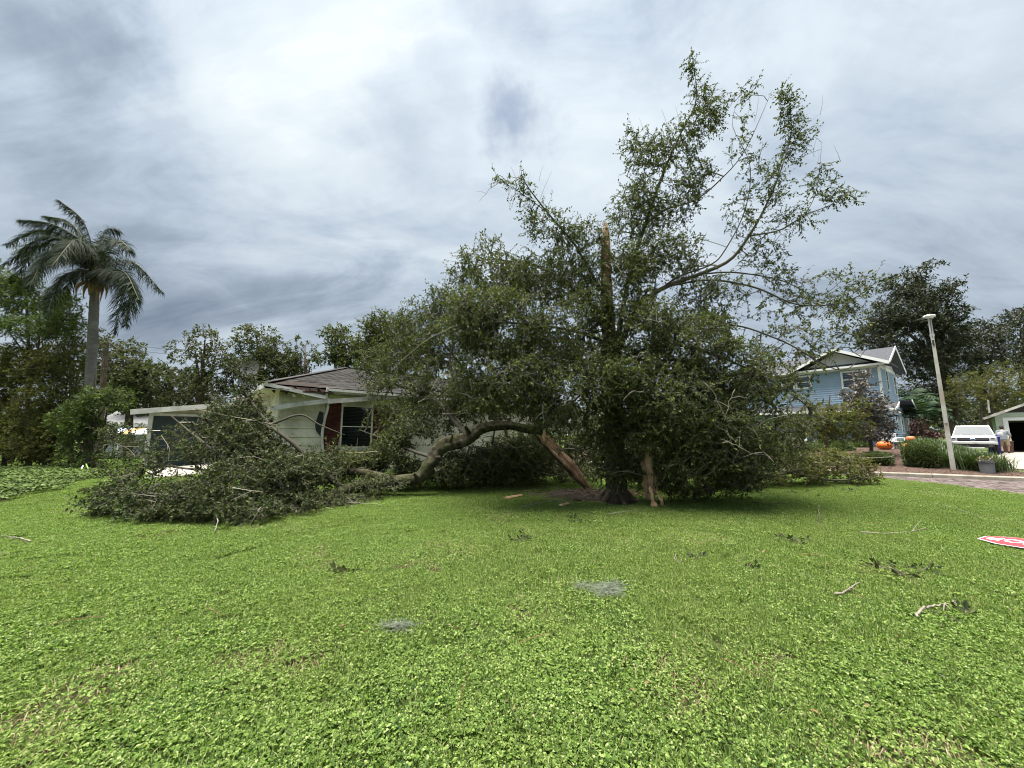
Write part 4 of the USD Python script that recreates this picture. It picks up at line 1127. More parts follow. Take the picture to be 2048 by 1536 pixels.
M_pale_green = mat('pale_green_wall', (0.41, 0.47, 0.39), (0.37, 0.43, 0.36), scale=2, rough=0.75)
M_dark_gable = mat('dark_gable', (0.04, 0.037, 0.036), rough=0.8)
M_stone = mat('stone_veneer', (0.15, 0.14, 0.135), (0.30, 0.28, 0.26), scale=9, rough=0.9, spec=0.15, island=0.4)


def pane_mat(name, tint, glossy=0.9):
    N = {"f": ("fresnel", {"IOR": 1.5}), "t": ("transparent_bsdf", {"color": tint}), "g": ("glossy_bsdf", {"roughness": 0.02, "color": (glossy, glossy, glossy)}), "m": ("mix_closure", {})}
    return usdkit.material(stage, LK + name, N, [("f.fac", "m.fac"), ("t.BSDF", "m.closure1"), ("g.BSDF", "m.closure2")], surface="m.closure")


M_pane = pane_mat('window_pane', (0.75, 0.8, 0.82))


def hit_line(o, u, px):
    """How far along the line o + s u (in plan) the ray of picture column px meets it."""
    k = ratio(px)
    # (o + s u).x = k * (o + s u).y   (columns are vertical planes only near the horizon; the tilt is added by the caller's heights)
    return (k * o[1] - o[0]) / (u[0] - k * u[1])


def hit_plane(o, n, px, py):
    d = view_dir(px, py)
    e = np.array([0, 0, EYE])
    nn = np.array([n[0], n[1], 0.0])
    return e + d * (((np.array([o[0], o[1], 0]) - e) @ nn) / (d @ nn))


class Frame:
    def __init__(self, o, ux):
        self.o = np.array([o[0], o[1], o[2]], float)
        self.ux = np.array([ux[0], ux[1]]) / np.hypot(*ux)
        self.uy = np.array([-self.ux[1], self.ux[0]])
        self.rot = math.atan2(self.ux[1], self.ux[0])

    def loc(self, p):
        q = np.asarray(p, float) - self.o
        return np.stack([q[..., 0] * self.ux[0] + q[..., 1] * self.ux[1], q[..., 0] * self.uy[0] + q[..., 1] * self.uy[1], q[..., 2]], -1)

    def onY(self, px, py, y=0.0):
        """Local point where the pixel's ray meets the plane of local y."""
        return self.loc(hit_plane(self.o[:2] + self.uy * y, self.uy, px, py))

    def onX(self, px, py, x=0.0):
        return self.loc(hit_plane(self.o[:2] + self.ux * x, self.ux, px, py))


def build_window(t, F, axis, off, a0, a1, z0, z1, out, mullions=(), rails=(0.5,), fw=0.07, blind=None, inner=None):
    """A window lying in the plane local axis = off, facing out (-1): its own part with frame, pane and sub-parts."""
    def box(m, u0, u1, d0, d1, w0, w1):
        d0, d1 = sorted((off + out * d0, off + out * d1))
        return m.box(u0, u1, d0, d1, w0, w1) if axis == 'y' else m.box(d0, d1, u0, u1, w0, w1)
    fr = MB()
    box(fr, a0, a1, .0, .055, z1 - fw, z1); box(fr, a0, a1, .0, .065, z0, z0 + fw)
    box(fr, a0, a0 + fw, .0, .05, z0 + fw, z1 - fw); box(fr, a1 - fw, a1, .0, .05, z0 + fw, z1 - fw)
    for mx in mullions:
        c = a0 + (a1 - a0) * mx
        box(fr, c - fw * .4, c + fw * .4, .0, .045, z0 + fw, z1 - fw)
    for rz in rails:
        c = z0 + (z1 - z0) * rz
        box(fr, a0 + fw, a1 - fw, .0, .04, c - fw * .3, c + fw * .3)
    w = part(t, 'window', fr.get(), M_trim if inner is None else inner)
    g = MB(); box(g, a0 + fw * .9, a1 - fw * .9, .022, .026, z0 + fw * .9, z1 - fw * .9)
    part(w, 'pane', g.get(), M_pane)
    b = MB(); box(b, a0 + fw * .9, a1 - fw * .9, .002, .005, z0 + fw * .9, z1 - fw * .9)
    part(w, 'dark_room', b.get(), M_black)
    if blind:
        s = MB()
        for z in np.arange(z0 + fw, z1 - fw, 0.055):
            box(s, a0 + fw, a1 - fw, .008, .016, z, z + .034)
        part(w, 'blind', s.get(), blind)
    return w


def planks(t, axis, off, out, a0, a1, z0, z1, pitch, mat_, skip=()):
    """Overlapping boards, each its own part."""
    z = z0
    while z < z1 - .02:
        h = min(pitch + .015, z1 - z)
        m = MB()
        d = [off, off + out * .012, off + out * .055, off]
        pr = [(d[0], z), (d[2], z), (d[1], z + h), (d[0], z + h)]
        v = []
        for a in (a0, a1):
            v += [(a, y, zz) if axis == 'y' else (y, a, zz) for y, zz in pr]
        m.add(v, [(0, 1, 2, 3), (4, 7, 6, 5), (0, 4, 5, 1), (1, 5, 6, 2), (2, 6, 7, 3)])
        part(t, 'plank', m.get(), mat_)
        z += pitch


def build_ranch():
    r = np.random.default_rng(31)
    u = np.array([0.725, 0.688])
    C = P(530, 766, 11.7)
    eave = C[2]
    F0 = Frame(C, u)
    OV = 0.55
    o = C[:2] + F0.ux * OV + F0.uy * OV
    gz = 0.32
    F = Frame((o[0], o[1], gz), u)
    t = thing('ranch_house', 'low cream house with brown shingle roof whose front eave corner is smashed', 'house', (o[0], o[1], gz), F.rot)
    H = eave - gz                      # eave height over the floor
    LX, LY = 13.0, 6.4
    # walls
    xb0, xw0, xw1, xb1 = [F.onY(px, 850)[0] for px in (649, 681, 745, 778)]
    core = MB()
    core.box(0.03, LX, 0.03, LY, -0.5, H - .05)
    part(t, 'wall', core.get(), M_cream)
    planks(t, 'y', 0.03, -1, 0.0, xb0, -0.3, H - .08, 0.30, M_cream)
    planks(t, 'x', 0.03, -1, 0.0, LY, -0.3, H - .08, 0.30, M_cream)
    cb = MB(); cb.box(-.03, .06, -.03, .06, -.4, H - .08)
    part(t, 'corner_board', cb.get(), M_cream)
    # brick veneer at both sides of the window
    zt = F.onY(690, 806)[2]
    for a0, a1 in ((xb0, xw0 - .02), (xw1 + .02, xb1)):
        bk = MB(); bk.box(a0, a1, -.012, .03, -.4, zt)
        part(t, 'mortar', bk.get(), M_mortar)
        for j in range(int((zt + .35) / .076)):
            z0 = -.35 + j * .076
            x = a0 - (0.105 if j % 2 else 0)
            while x < a1 - .02:
                b0, b1 = max(x + .005, a0), min(x + .205, a1)
                if b1 - b0 > .03 and z0 > .1:
                    m = MB(); m.box(b0, b1, -.028 - r.uniform(0, .006), .0, z0 + .005, z0 + .071)
                    part(t, 'brick', m.get(), M_red_brick)
                x += .21
    z0, z1 = F.onY(711, 896)[2], F.onY(711, 811)[2]
    build_window(t, F, 'y', 0.028, xw0, xw1, z0, z1, -1, rails=(0.5,), fw=.06, blind=M_blind, inner=M_cream)
    sill = MB(); sill.box(xw0 - .05, xw1 + .05, -.10, .03, z0 - .09, z0 - .003)
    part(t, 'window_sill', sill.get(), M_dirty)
    ya, yb = F.onX(528, 840)[1], F.onX(513, 840)[1]
    build_window(t, F, 'x', 0.0, ya, yb, F.onX(521, 868)[2], F.onX(521, 822)[2], -1, rails=(0.5,), fw=.06, inner=M_cream)
    # roof
    half = (LY + 2 * OV) / 2
    x0, x1, y0, y1 = -OV, LX + OV, -OV, LY + OV
    apex = P(691, 734, 11.7 * (17.0 / 11.7))
    rise = 0.385 * half
    ze = H
    rm = MB()
    v = [(x0, y0, ze), (x1, y0, ze), (x1, y1, ze), (x0, y1, ze), (x0 + half, (y0 + y1) / 2, ze + rise), (x1 - half, (y0 + y1) / 2, ze + rise)]
    rm.add(v, [(0, 1, 5, 4), (2, 3, 4, 5)]).add(v, [(3, 0, 4), (1, 2, 5)])
    w = [(a, b, c - .05) for a, b, c in v]
    rm.add(w, [(4, 5, 1, 0), (5, 4, 3, 2)]).add(w, [(4, 0, 3), (5, 2, 1)])
    roof = part(t, 'roof', rm.get(), mat('roof_deck', (0.026, 0.022, 0.020), (0.045, 0.036, 0.031), scale=8, rough=.95, spec=.1))
    # shingles in courses; the front slope is seen, the rest joined
    sl = math.hypot(1, .385)
    rows, rest, made = int(half * sl / .145), MB(), 0
    xbreak = F.onY(652, 790, -OV)[0]
    for face in (0, 1, 2):
        for j in range(rows):
            d = j * .145 / sl
            if face == 0:
                lo, hi = x0 + d, x1 - d
            elif face == 1:
                lo, hi = y0 + d, y1 - d
            else:
                lo, hi = x0 + d, x1 - d
            x = lo - r.uniform(0, .5)
            while x < hi:
                wd = r.uniform(.7, 1.0)
                a, b = max(x, lo), min(x + wd - .004, hi)
                x += wd
                if b - a < .03:
                    continue
                dd = (d, d + .19 / sl)
                lift = .022 + r.uniform(0, .004)
                q = []
                for k, (s, dv) in enumerate(((a, dd[0]), (b, dd[0]), (b, dd[1]), (a, dd[1]))):
                    zz = ze + .385 * dv + (lift if k < 2 else .006)
                    if face == 0:
                        broken = smooth((xbreak - s) / 0.5) * smooth((.62 - dv) / .5) * smooth((s - x0 + .2) / .6)
                        zz -= broken * (.10 + .05 * math.sin(s * 7) + r.uniform(0, .05))
                        q.append((s, y0 + dv - (.03 if j == 0 else 0), zz))
                    elif face == 1:
                        q.append((x0 + dv, y0 + y1 - s, zz))
                    else:
                        q.append((x1 + x0 - s, y1 - dv, zz))
                base_ = [(p[0], p[1], p[2] - .014) for p in q]
                m = MB().add(q + base_, [(0, 1, 2, 3), (4, 0, 3, 7), (5, 1, 0, 4), (6, 2, 1, 5)])
                if face == 0 and a < 6.4 and made < 300:
                    made += 1
                    part(roof, 'shingle', m.get(), M_shingle)
                else:
                    rest.add(*m.get())
    part(roof, 'farther_shingles', rest.get(), M_shingle, kind='stuff')
    hp = MB()
    for (a, b) in (((x0, y0, ze), v[4]), (v[4], v[5]), ((x0, y1, ze), v[4])):
        a, b = np.array(a), np.array(b)
        n = 16
        for k in range(n):
            p, q = a + (b - a) * k / n, a + (b - a) * (k + .98) / n
            hp.bar(p + [0, 0, .03], q + [0, 0, .035], .26, .018)
    part(roof, 'ridge_cap', hp.get(), M_shingle)
    # eaves: fascia left and right of the break, soffit, hanging boards
    fa = MB(); fa.box(xbreak + .02, x1, y0 - .02, y0, ze - .17, ze - .012)
    part(t, 'fascia', fa.get(), M_white)
    gl = MB(); gl.box(xbreak + .05, x1, y0 - .11, y0 - .022, ze - .11, ze - .02)
    part(t, 'gutter', gl.get(), M_white)
    fl = MB(); fl.box(x0 - .02, x0, y0 - .02, y1, ze - .16, ze + .005)
    part(t, 'fascia', fl.get(), M_white)
    so = MB(); so.box(x0 + .0, .0, y0 + .0, y1, ze - .19, ze - .165)
    part(t, 'soffit', so.get(), M_cream)
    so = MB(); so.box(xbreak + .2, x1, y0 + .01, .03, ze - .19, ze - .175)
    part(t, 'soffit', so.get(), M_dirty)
    raf = MB()
    for k in range(5):
        x = x0 + .25 + k * .42
        if x < xbreak + .2:
            raf.bar((x, .0, ze - .05), (x + r.uniform(-.05, .05), y0 + .05, ze - .20 - r.uniform(0, .12)), .04, .09)
    part(t, 'rafter_tails', raf.get(), M_broken)

    def board(pa, pb, w, h, mt, ya, yb, nm, label=None):
        a, b = F.onY(*pa, ya), F.onY(*pb, yb)
        part(t, nm, MB().bar(a, b, w, h, (0, 0, 1)).get(), mt, label)
    board((531, 768), (652, 795), .03, .12, M_white, -OV - .04, -OV - .06, 'broken_fascia', 'snapped white fascia sagging from the roof corner')
    board((560, 782), (668, 786), .03, .05, M_broken, -OV - .02, -OV - .1, 'broken_batten')
    board((540, 817), (612, 806), .03, .15, M_white, -.30, -.46, 'loose_board')
    board((608, 807), (660, 801), .05, .15, M_white, -.50, -.58, 'loose_board')
    board((655, 803), (868, 788), .05, .16, M_dirty, -.62, -.50, 'loose_gutter', 'long loose gutter sagging across the window')
    board((868, 789), (960, 800), .05, .10, M_dirty, -.50, -.45, 'loose_gutter')
    fl = MB()
    for k in range(14):   # torn flaps of roofing felt and shingle
        px = 548 + k * 8 + r.uniform(-4, 4)
        a = F.onY(px, 772 + (px - 548) * .08, -OV - .02); L = r.uniform(.12, .34)
        fl.add([a + [0, 0, .03], a + [.18, .02, .02], a + [.18 + r.uniform(-.1, .05), -.05, -L * .4], a + [r.uniform(-.05, .1), -.04, -L * .35]], [(0, 1, 2, 3)])
    part(t, 'torn_felt', fl.get(), M_broken)
    dp = [F.onY(*q) for q in ((655, 776, -.62), (653, 795, -.55), (656, 812, -.40), (650, 838, -.25), (644, 870, -.16), (646, 905, -.12), (646, 935, -.12))]
    part(t, 'downspout', MB().tube(spline(dp, 26), .045, 6).get(), M_white, 'buckled white downspout', smooth=40)
    a, b = F.onY(633, 828, -.10), F.onY(647, 872, -.10)
    tp = [F.onY(*q, -.11) for q in ((640, 822), (647, 826), (646, 850), (642, 874), (637, 866), (633, 862), (631, 850), (635, 836))]
    part(t, 'torn_screen', (np.array(tp + [q + [0, .05, 0] for q in tp]), np.array([(0, k, k + 1) for k in range(1, 7)] + [(8, 8 + k + 1, 8 + k) for k in range(1, 7)])), M_slate, 'torn dark screen hanging at the corner')
    # twin floodlight
    hx = F.onY(598, 790)[0]
    hz = F.onY(598, 786)[2]
    fb = part(t, 'floodlight', MB().box(hx - .05, hx + .05, -.05, .0, hz - .03, hz + .05).get(), M_white)
    for s in (-1, 1):
        d = np.array([s * .75, -.35, -.55]); d /= np.linalg.norm(d)
        p = np.array([hx + s * .04, -.06, hz])
        part(fb, 'lamp_head', MB().tube([p, p + d * .07, p + d * .09, p + d * .20], [.028, .035, .05, .075], 12).get(), M_trim, smooth=40)
    # satellite dish on the left slope
    dc = F.loc(P(499, 738, 15.2))
    dd = np.array([-.55, -.75, .35]); dd /= np.linalg.norm(dd)
    ring, ct = [], []
    e1 = np.cross(dd, [0, 0, 1]); e1 /= np.linalg.norm(e1); e2 = np.cross(e1, dd)
    for i, q in enumerate((0, .33, .66, 1.0)):
        for k in range(18):
            a = k * 2 * np.pi / 18
            ring.append(dc + (e1 * np.cos(a) * .36 + e2 * np.sin(a) * .42) * q - dd * .10 * (1 - q * q))
    ff = [(i * 18 + k, i * 18 + (k + 1) % 18, (i + 1) * 18 + (k + 1) % 18, (i + 1) * 18 + k) for i in range(3) for k in range(18)]
    dish = part(t, 'satellite_dish', (np.array(ring), np.array(ff)), mat('dish_grey', (0.035, 0.037, 0.04), rough=.7), smooth=True)
    part(dish, 'mast', MB().tube([dc - dd * .12, dc - dd * .2 - [0, 0, .2], [dc[0] + .1, dc[1] + .1, ze + .1]], .025, 6).get(), M_slate)
    # garage wing on the left
    gy = 6.15
    ga, gb = F.onY(283, 860, gy)[0], 0.0
    zl, zr = F.onY(283, 822, gy)[2], F.onY(490, 803, gy)[2]
    da, db = F.onY(303, 860, gy)[0], F.onY(412, 860, gy)[0]
    dz = F.onY(350, 832, gy)[2]
    wl = MB()
    wl.prism([(ga + .15, dz), (0.0, dz), (0.0, zr - .05), (ga + .15, zl + .02)], gy + .02, gy + .14)
    wl.box(ga + .15, da, gy + .02, gy + .14, -.4, dz); wl.box(db, 0.0, gy + .02, gy + .14, -.4, dz)
    wl.box(ga + .15, ga + .27, gy + .14, gy + 5.5, -.4, zl - .05)
    part(t, 'garage_wall', wl.get(), M_cream)
    rf = MB()
    q = [(ga - .35, gy - .45, zl), (0.25, gy - .45, zr), (0.25, gy + 5.8, zr), (ga - .35, gy + 5.8, zl)]
    rf.add(q + [(a, b, c - .05) for a, b, c in q], [(0, 1, 2, 3), (7, 6, 5, 4), (0, 4, 5, 1), (1, 5, 6, 2), (2, 6, 7, 3), (3, 7, 4, 0)])
    part(t, 'garage_roof', rf.get(), M_pale_roof)
    part(t, 'fascia', MB().bar((ga - .36, gy - .47, zl - .07), (.24, gy - .47, zr - .07), .03, .2, (0, 0, 1)).get(), M_white)
    dr = MB()
    n = 4
    for k in range(n):
        h0, h1 = -.35 + (dz + .35) * k / n, -.35 + (dz + .35) * (k + 1) / n - .012
        p_ = MB(); p_.box(da + .02, db - .02, gy + .075, gy + .11, h0, h1)
        for c in range(3):
            wq = (db - da) / 3
            p_.box(da + wq * c + .1, da + wq * (c + 1) - .1, gy + .065, gy + .077, h0 + .1, h1 - .1)
        if k == 0:
            gd = part(t, 'garage_door', p_.get(), M_green_door)
        else:
            part(gd, 'door_panel', p_.get(), M_green_door)
    pw = MB(); pw.box(da - .13, da - .005, gy - .03, gy + .02, -.4, dz + .1); pw.box(db + .005, db + .12, gy - .03, gy + .02, -.4, dz + .1); pw.box(da - .005, db + .005, gy - .03, gy + .02, dz, dz + .1)
    part(t, 'garage_door_frame', pw.get(), M_white)
    # concrete apron in front of the garage
    ap = [F.o[:2] + F.ux * a + F.uy * b for a, b in ((ga + .3, gy + .05), (ga + .3, gy - 4.6), (-0.5, gy - 4.6), (-0.5, gy + .05))]
    NO_GRASS.append(Polygon(ap).buffer(.1))
    NO_GRASS.append(Polygon([F.o[:2] + F.ux * a + F.uy * b for a, b in ((-.1, -.1), (LX, -.1), (LX, LY), (-.1, LY))]).buffer(.05))
    single('garage_apron', sheet(ap, 0.02, .5), M_drive, 'pale concrete apron before the dark garage door', 'driveway', kind='structure', smooth=True)
    return F


RANCH = build_ranch()
build_grass()


def build_blue():
    r = np.random.default_rng(33)
    u = np.array([0.799, 0.602])
    c = P(1767, 800, 26.2)
    gz = float(height(c[0], c[1])) - .05
    F = Frame((c[0], c[1], gz), u)
    t = thing('blue_house', 'two storey pale blue house with white trim and grey gabled roof', 'house', (c[0], c[1], gz), F.rot)
    ZE = F.onY(1767, 733, 0)[2]
    XU, XL, LY = 6.2, 11.6, 9.6
    z1 = 3.1
    part(t, 'wall', MB().box(.03, XU, .03, LY, -.4, ZE - .01).box(XU, XL, .03, LY, -.4, z1).get(), M_blue)
    planks(t, 'x', .03, -1, .06, LY, -.2, ZE - .22, .165, M_blue)
    planks(t, 'y', .03, -1, .06, XU, z1 + .0, ZE - .22, .165, M_blue)
    planks(t, 'y', .03, -1, .06, XL - 1.9, -.2, z1, .165, M_blue)
    tr = MB()
    tr.box(-.035, .10, -.035, .10, -.3, ZE - .2)
    part(t, 'corner_board', tr.get(), M_trim)
    part(t, 'frieze', MB().box(-.03, .03, .1, LY, ZE - .22, ZE - .02).box(.1, XU, -.03, .03, ZE - .22, ZE - .02).get(), M_trim)
    part(t, 'corner_board', MB().box(XU - .1, XU + .02, -.035, .05, z1, ZE - .22).get(), M_trim)
    # main roof, ridge along the front
    xr, zr = 3.1, 1.62
    o = .55
    k = zr / (xr + o)
    pr = [(-o, ZE), (xr, ZE + zr), (2 * xr + o, ZE), (2 * xr + o, ZE - .12), (xr, ZE + zr - .14), (-o, ZE - .12)]
    rf = trimesh.creation.extrude_polygon(Polygon(pr), LY + 1.1, engine='earcut')
    vv = np.array(rf.vertices)
    roof = part(t, 'roof', (np.stack([vv[:, 0], vv[:, 2] - .6, vv[:, 1]], 1), np.array(rf.faces)[:, ::-1]), M_grey_roof)
    rk = MB()
    for a, b in ((pr[0], pr[1]), (pr[1], pr[2])):
        rk.bar((a[0], -.62, a[1] - .06), (b[0], -.62, b[1] - .06), .035, .2, (0, 0, 1))
    part(roof, 'rake_board', rk.get(), M_trim)
    gb = [(0.0, ZE - .02), (2 * xr, ZE - .02), (xr, ZE + zr - .16)]
    part(t, 'side_gable', MB().prism(gb, .0, .04).get(), M_gable)
    part(roof, 'gutter', MB().box(-o - .08, -o, -.6, LY + .5, ZE - .14, ZE).get(), M_trim)
    # wide front cross gable
    yc = F.onX(1668, 712, -.55)[1]
    hw = yc + .55
    zc = 1.42
    pf = [(yc - hw - .1, ZE - .02), (yc, ZE + zc), (yc + hw + .1, ZE - .02), (yc + hw + .1, ZE - .14), (yc, ZE + zc - .14), (yc - hw - .1, ZE - .14)]
    rf = trimesh.creation.extrude_polygon(Polygon(pf), 3.4, engine='earcut')
    vv = np.array(rf.vertices)
    cr = part(t, 'front_gable_roof', (np.stack([vv[:, 2] - .78, vv[:, 0], vv[:, 1] + .012], 1), np.array(rf.faces)), M_grey_roof)
    rk = MB()
    for a, b in ((pf[0], pf[1]), (pf[1], pf[2])):
        rk.bar((-.8, a[0], a[1] - .07), (-.8, b[0], b[1] - .07), .035, .2, (0, 0, 1))
    part(cr, 'rake_board', rk.get(), M_trim)
    gp = MB()
    tri = [(yc - hw + .5, ZE - .03), (yc + hw - .5, ZE - .03), (yc, ZE + zc - .2)]
    m = trimesh.creation.extrude_polygon(Polygon(tri), .03, engine='earcut'); vv = np.array(m.vertices)
    gp.add(np.stack([-.04 - vv[:, 2] + .03, vv[:, 0], vv[:, 1]], 1), np.array(m.faces))
    part(t, 'front_gable', gp.get(), M_gable)
    # windows: front upper pair, left front upper, side ones
    for a, b, top, bot in ((1735, 1682, 741, 776), (1622, 1590, 752, 778), (1588, 1562, 755, 780)):
        y0, y1 = F.onX(a, 757)[1], F.onX(b, 757)[1]
        build_window(t, F, 'x', .0, min(y0, y1), max(y0, y1), F.onX((a + b) / 2, bot)[2], F.onX((a + b) / 2, top)[2], -1, mullions=(.5,) if a == 1735 else (), fw=.11, blind=M_blind if a == 1735 else None)
    for a, b, top, bot in ((1777.5, 1781.5, 746, 782), (1792, 1796, 757, 790), (1785, 1788, 829, 862), (1795.5, 1799.5, 833, 868), (1806, 1809.5, 836, 867)):
        x0, x1 = F.onY(a, 800)[0], F.onY(b, 800)[0]
        build_window(t, F, 'y', .0, x0, x1, F.onY((a + b) / 2, bot)[2], F.onY((a + b) / 2, top)[2], -1, fw=.05)
    # porch roof along the front, posts, stone knee wall with cap
    zp = F.onX(1791, 816, -1.3)[2]
    q = [(-1.5, -.75, zp), (-1.5, LY, zp), (0.0, LY, zp + .5), (0.0, -.75, zp + .5)]
    part(t, 'porch_roof', MB().add(q + [(a, b, c_ - .14) for a, b, c_ in q], [(3, 2, 1, 0), (4, 5, 6, 7), (0, 1, 5, 4), (1, 2, 6, 5), (2, 3, 7, 6), (3, 0, 4, 7)]).get(), M_grey_roof)
    part(t, 'porch_fascia', MB().box(-1.54, -1.503, -.76, LY, zp - .15, zp + .01).add([(-1.5, -.79, zp - .15), (0, -.79, zp + .35), (0, -.79, zp + .51), (-1.5, -.79, zp + .01), (-1.5, -.755, zp - .15), (0, -.755, zp + .35), (0, -.755, zp + .51), (-1.5, -.755, zp + .01)], [(0, 1, 2, 3), (7, 6, 5, 4), (0, 4, 5, 1), (3, 2, 6, 7)]).get(), M_trim)
    for y in (4.4, 8.9):
        part(t, 'porch_post', MB().box(-1.38, -1.2, y - .09, y + .09, -.3, zp - .14).get(), M_trim)
    st = part(t, 'knee_wall', MB().box(-1.32, -1.24, 4.5, 8.8, -.3, .95).get(), M_mortar)
    part(st, 'wall_cap', MB().box(-1.42, -1.14, 4.5, 8.8, .95, 1.03).get(), M_trim)
    stones = MB()
    for j in range(7):
        y = 4.5 + (j % 2) * -.2
        while y < 8.7:
            w = r.uniform(.25, .6)
            stones.box(-1.345 - r.uniform(0, .03), -1.31, max(y, 4.5) + .01, min(y + w, 8.8) - .01, -.25 + j * .17, -.25 + (j + 1) * .17 - .015)
            y += w
    part(st, 'stones', stones.get(), M_stone, kind='stuff')
    part(t, 'front_door', MB().box(-.03, .03, 3.0, 4.0, 0, 2.15).get(), mat('door_dark', (.05, .03, .028), rough=.5))
    # rear single storey part with deep eave and dark screened room
    z0r, z1r = F.onY(1801, 795, -.5)[2], F.onY(1829, 828, -.5)[2]
    xa, xb = F.onY(1801, 795, -.5)[0], F.onY(1829, 828, -.5)[0]
    xa = max(xa, XU + .02)
    q = [(xa, -.75, z0r), (xb, -.75, z1r), (xb, LY, z1r), (xa, LY, z0r)]
    part(t, 'rear_roof', MB().add(q + [(a, b, c_ - .1) for a, b, c_ in q], [(0, 1, 2, 3), (7, 6, 5, 4), (0, 4, 5, 1), (1, 5, 6, 2), (2, 6, 7, 3), (3, 7, 4, 0)]).get(), M_grey_roof)
    part(t, 'rear_rake', MB().bar((xa, -.77, z0r - .06), (xb, -.77, z1r - .06), .035, .22, (0, 0, 1)).get(), M_trim)
    part(t, 'screened_room', MB().box(XL - 1.85, XL + .9, -.06, .03, -.3, 2.75).get(), M_black)
    part(t, 'screen_frame', MB().box(XL - 1.86, XL - 1.78, -.09, -.062, -.3, 2.75).box(XL - .5, XL - .44, -.09, -.062, -.3, 2.75).get(), M_dirty)
    return F


BLUE = build_blue()


def build_green_garage():
    c = P(1992, 850, 27.0)
    gz = float(height(c[0], c[1])) - .02
    F = Frame((c[0], c[1], gz), (0.629, -0.777))
    t = thing('green_garage', 'pale green garage with its wide door standing open at the right edge', 'garage', F.o, F.rot)
    zw = F.onY(1994, 826)[2]
    jamb, lint = F.onY(2021, 870)[0], F.onY(2030, 841)[2]
    W = 7.0
    part(t, 'wall', MB().box(0, jamb, 0, .15, -.2, zw).box(jamb, W, 0, .15, lint, zw).box(0, .15, .15, 7, -.2, zw - .02).box(W - .15, W, .15, 7, -.2, zw - .02).box(.15, W - .15, 6.85, 7, -.2, zw - .02).get(), M_pale_green)
    part(t, 'door_frame', MB().box(jamb - .22, jamb, -.04, -.002, -.1, lint + .22).box(jamb, W - .3, -.04, -.002, lint, lint + .22).get(), M_trim)
    part(t, 'garage_floor', MB().box(jamb, W - .2, .0, 6.8, -.1, .06).get(), M_road_bed)
    part(t, 'back_shelves', MB().box(.4, W - .4, 6.2, 6.7, .1, 2.2).get(), M_black)
    tip, mid = F.onY(1966, 837, -.5), F.onY(2048, 808, -.5)
    s = (mid[2] - tip[2]) / (mid[0] - tip[0])
    xa = W / 2
    za = tip[2] + s * (xa - tip[0])
    pr = [(tip[0], tip[2]), (xa, za), (2 * xa - tip[0], tip[2]), (2 * xa - tip[0], tip[2] - .1), (xa, za - .12), (tip[0], tip[2] - .1)]
    roof = part(t, 'roof', MB().prism(pr, -.5, 7.4).get(), M_dark_gable)
    rk = MB()
    for a, b in ((pr[0], pr[1]), (pr[1], pr[2])):
        rk.bar((a[0], -.52, a[1] - .03), (b[0], -.52, b[1] - .03), .03, .16, (0, 0, 1))
    part(roof, 'rake_board', rk.get(), M_dirty)
    part(t, 'gable', MB().prism([(-.1, zw + .003), (W + .1, zw + .003), (xa, za - .2)], .0, .06).get(), M_dark_gable)
    m0, m1 = F.onY(1979, 826, 1.5), F.onY(1976, 800, 1.5)
    part(roof, 'mast', MB().tube([m0, m1], .05, 6).get(), M_dirty)
    q = F.o + np.append(F.ux * (jamb + .62) - F.uy * .42, .06)
    ldr = thing('step_ladder', 'pale step ladder leaning at the open garage door jamb', 'ladder', q, F.rot)
    for dx in (0, .34):
        part(ldr, 'rail', MB().bar(np.array([dx, 0, 0.0]), np.array([dx * .8, .3, 1.45]), .03, .06).get(), M_trim)
    for k in range(5):
        z = .2 + k * .27
        part(ldr, 'step', MB().bar((0.02, z * .207, z), (.32 - .04 * z, z * .207, z), .08, .03).get(), M_trim)


build_green_garage()


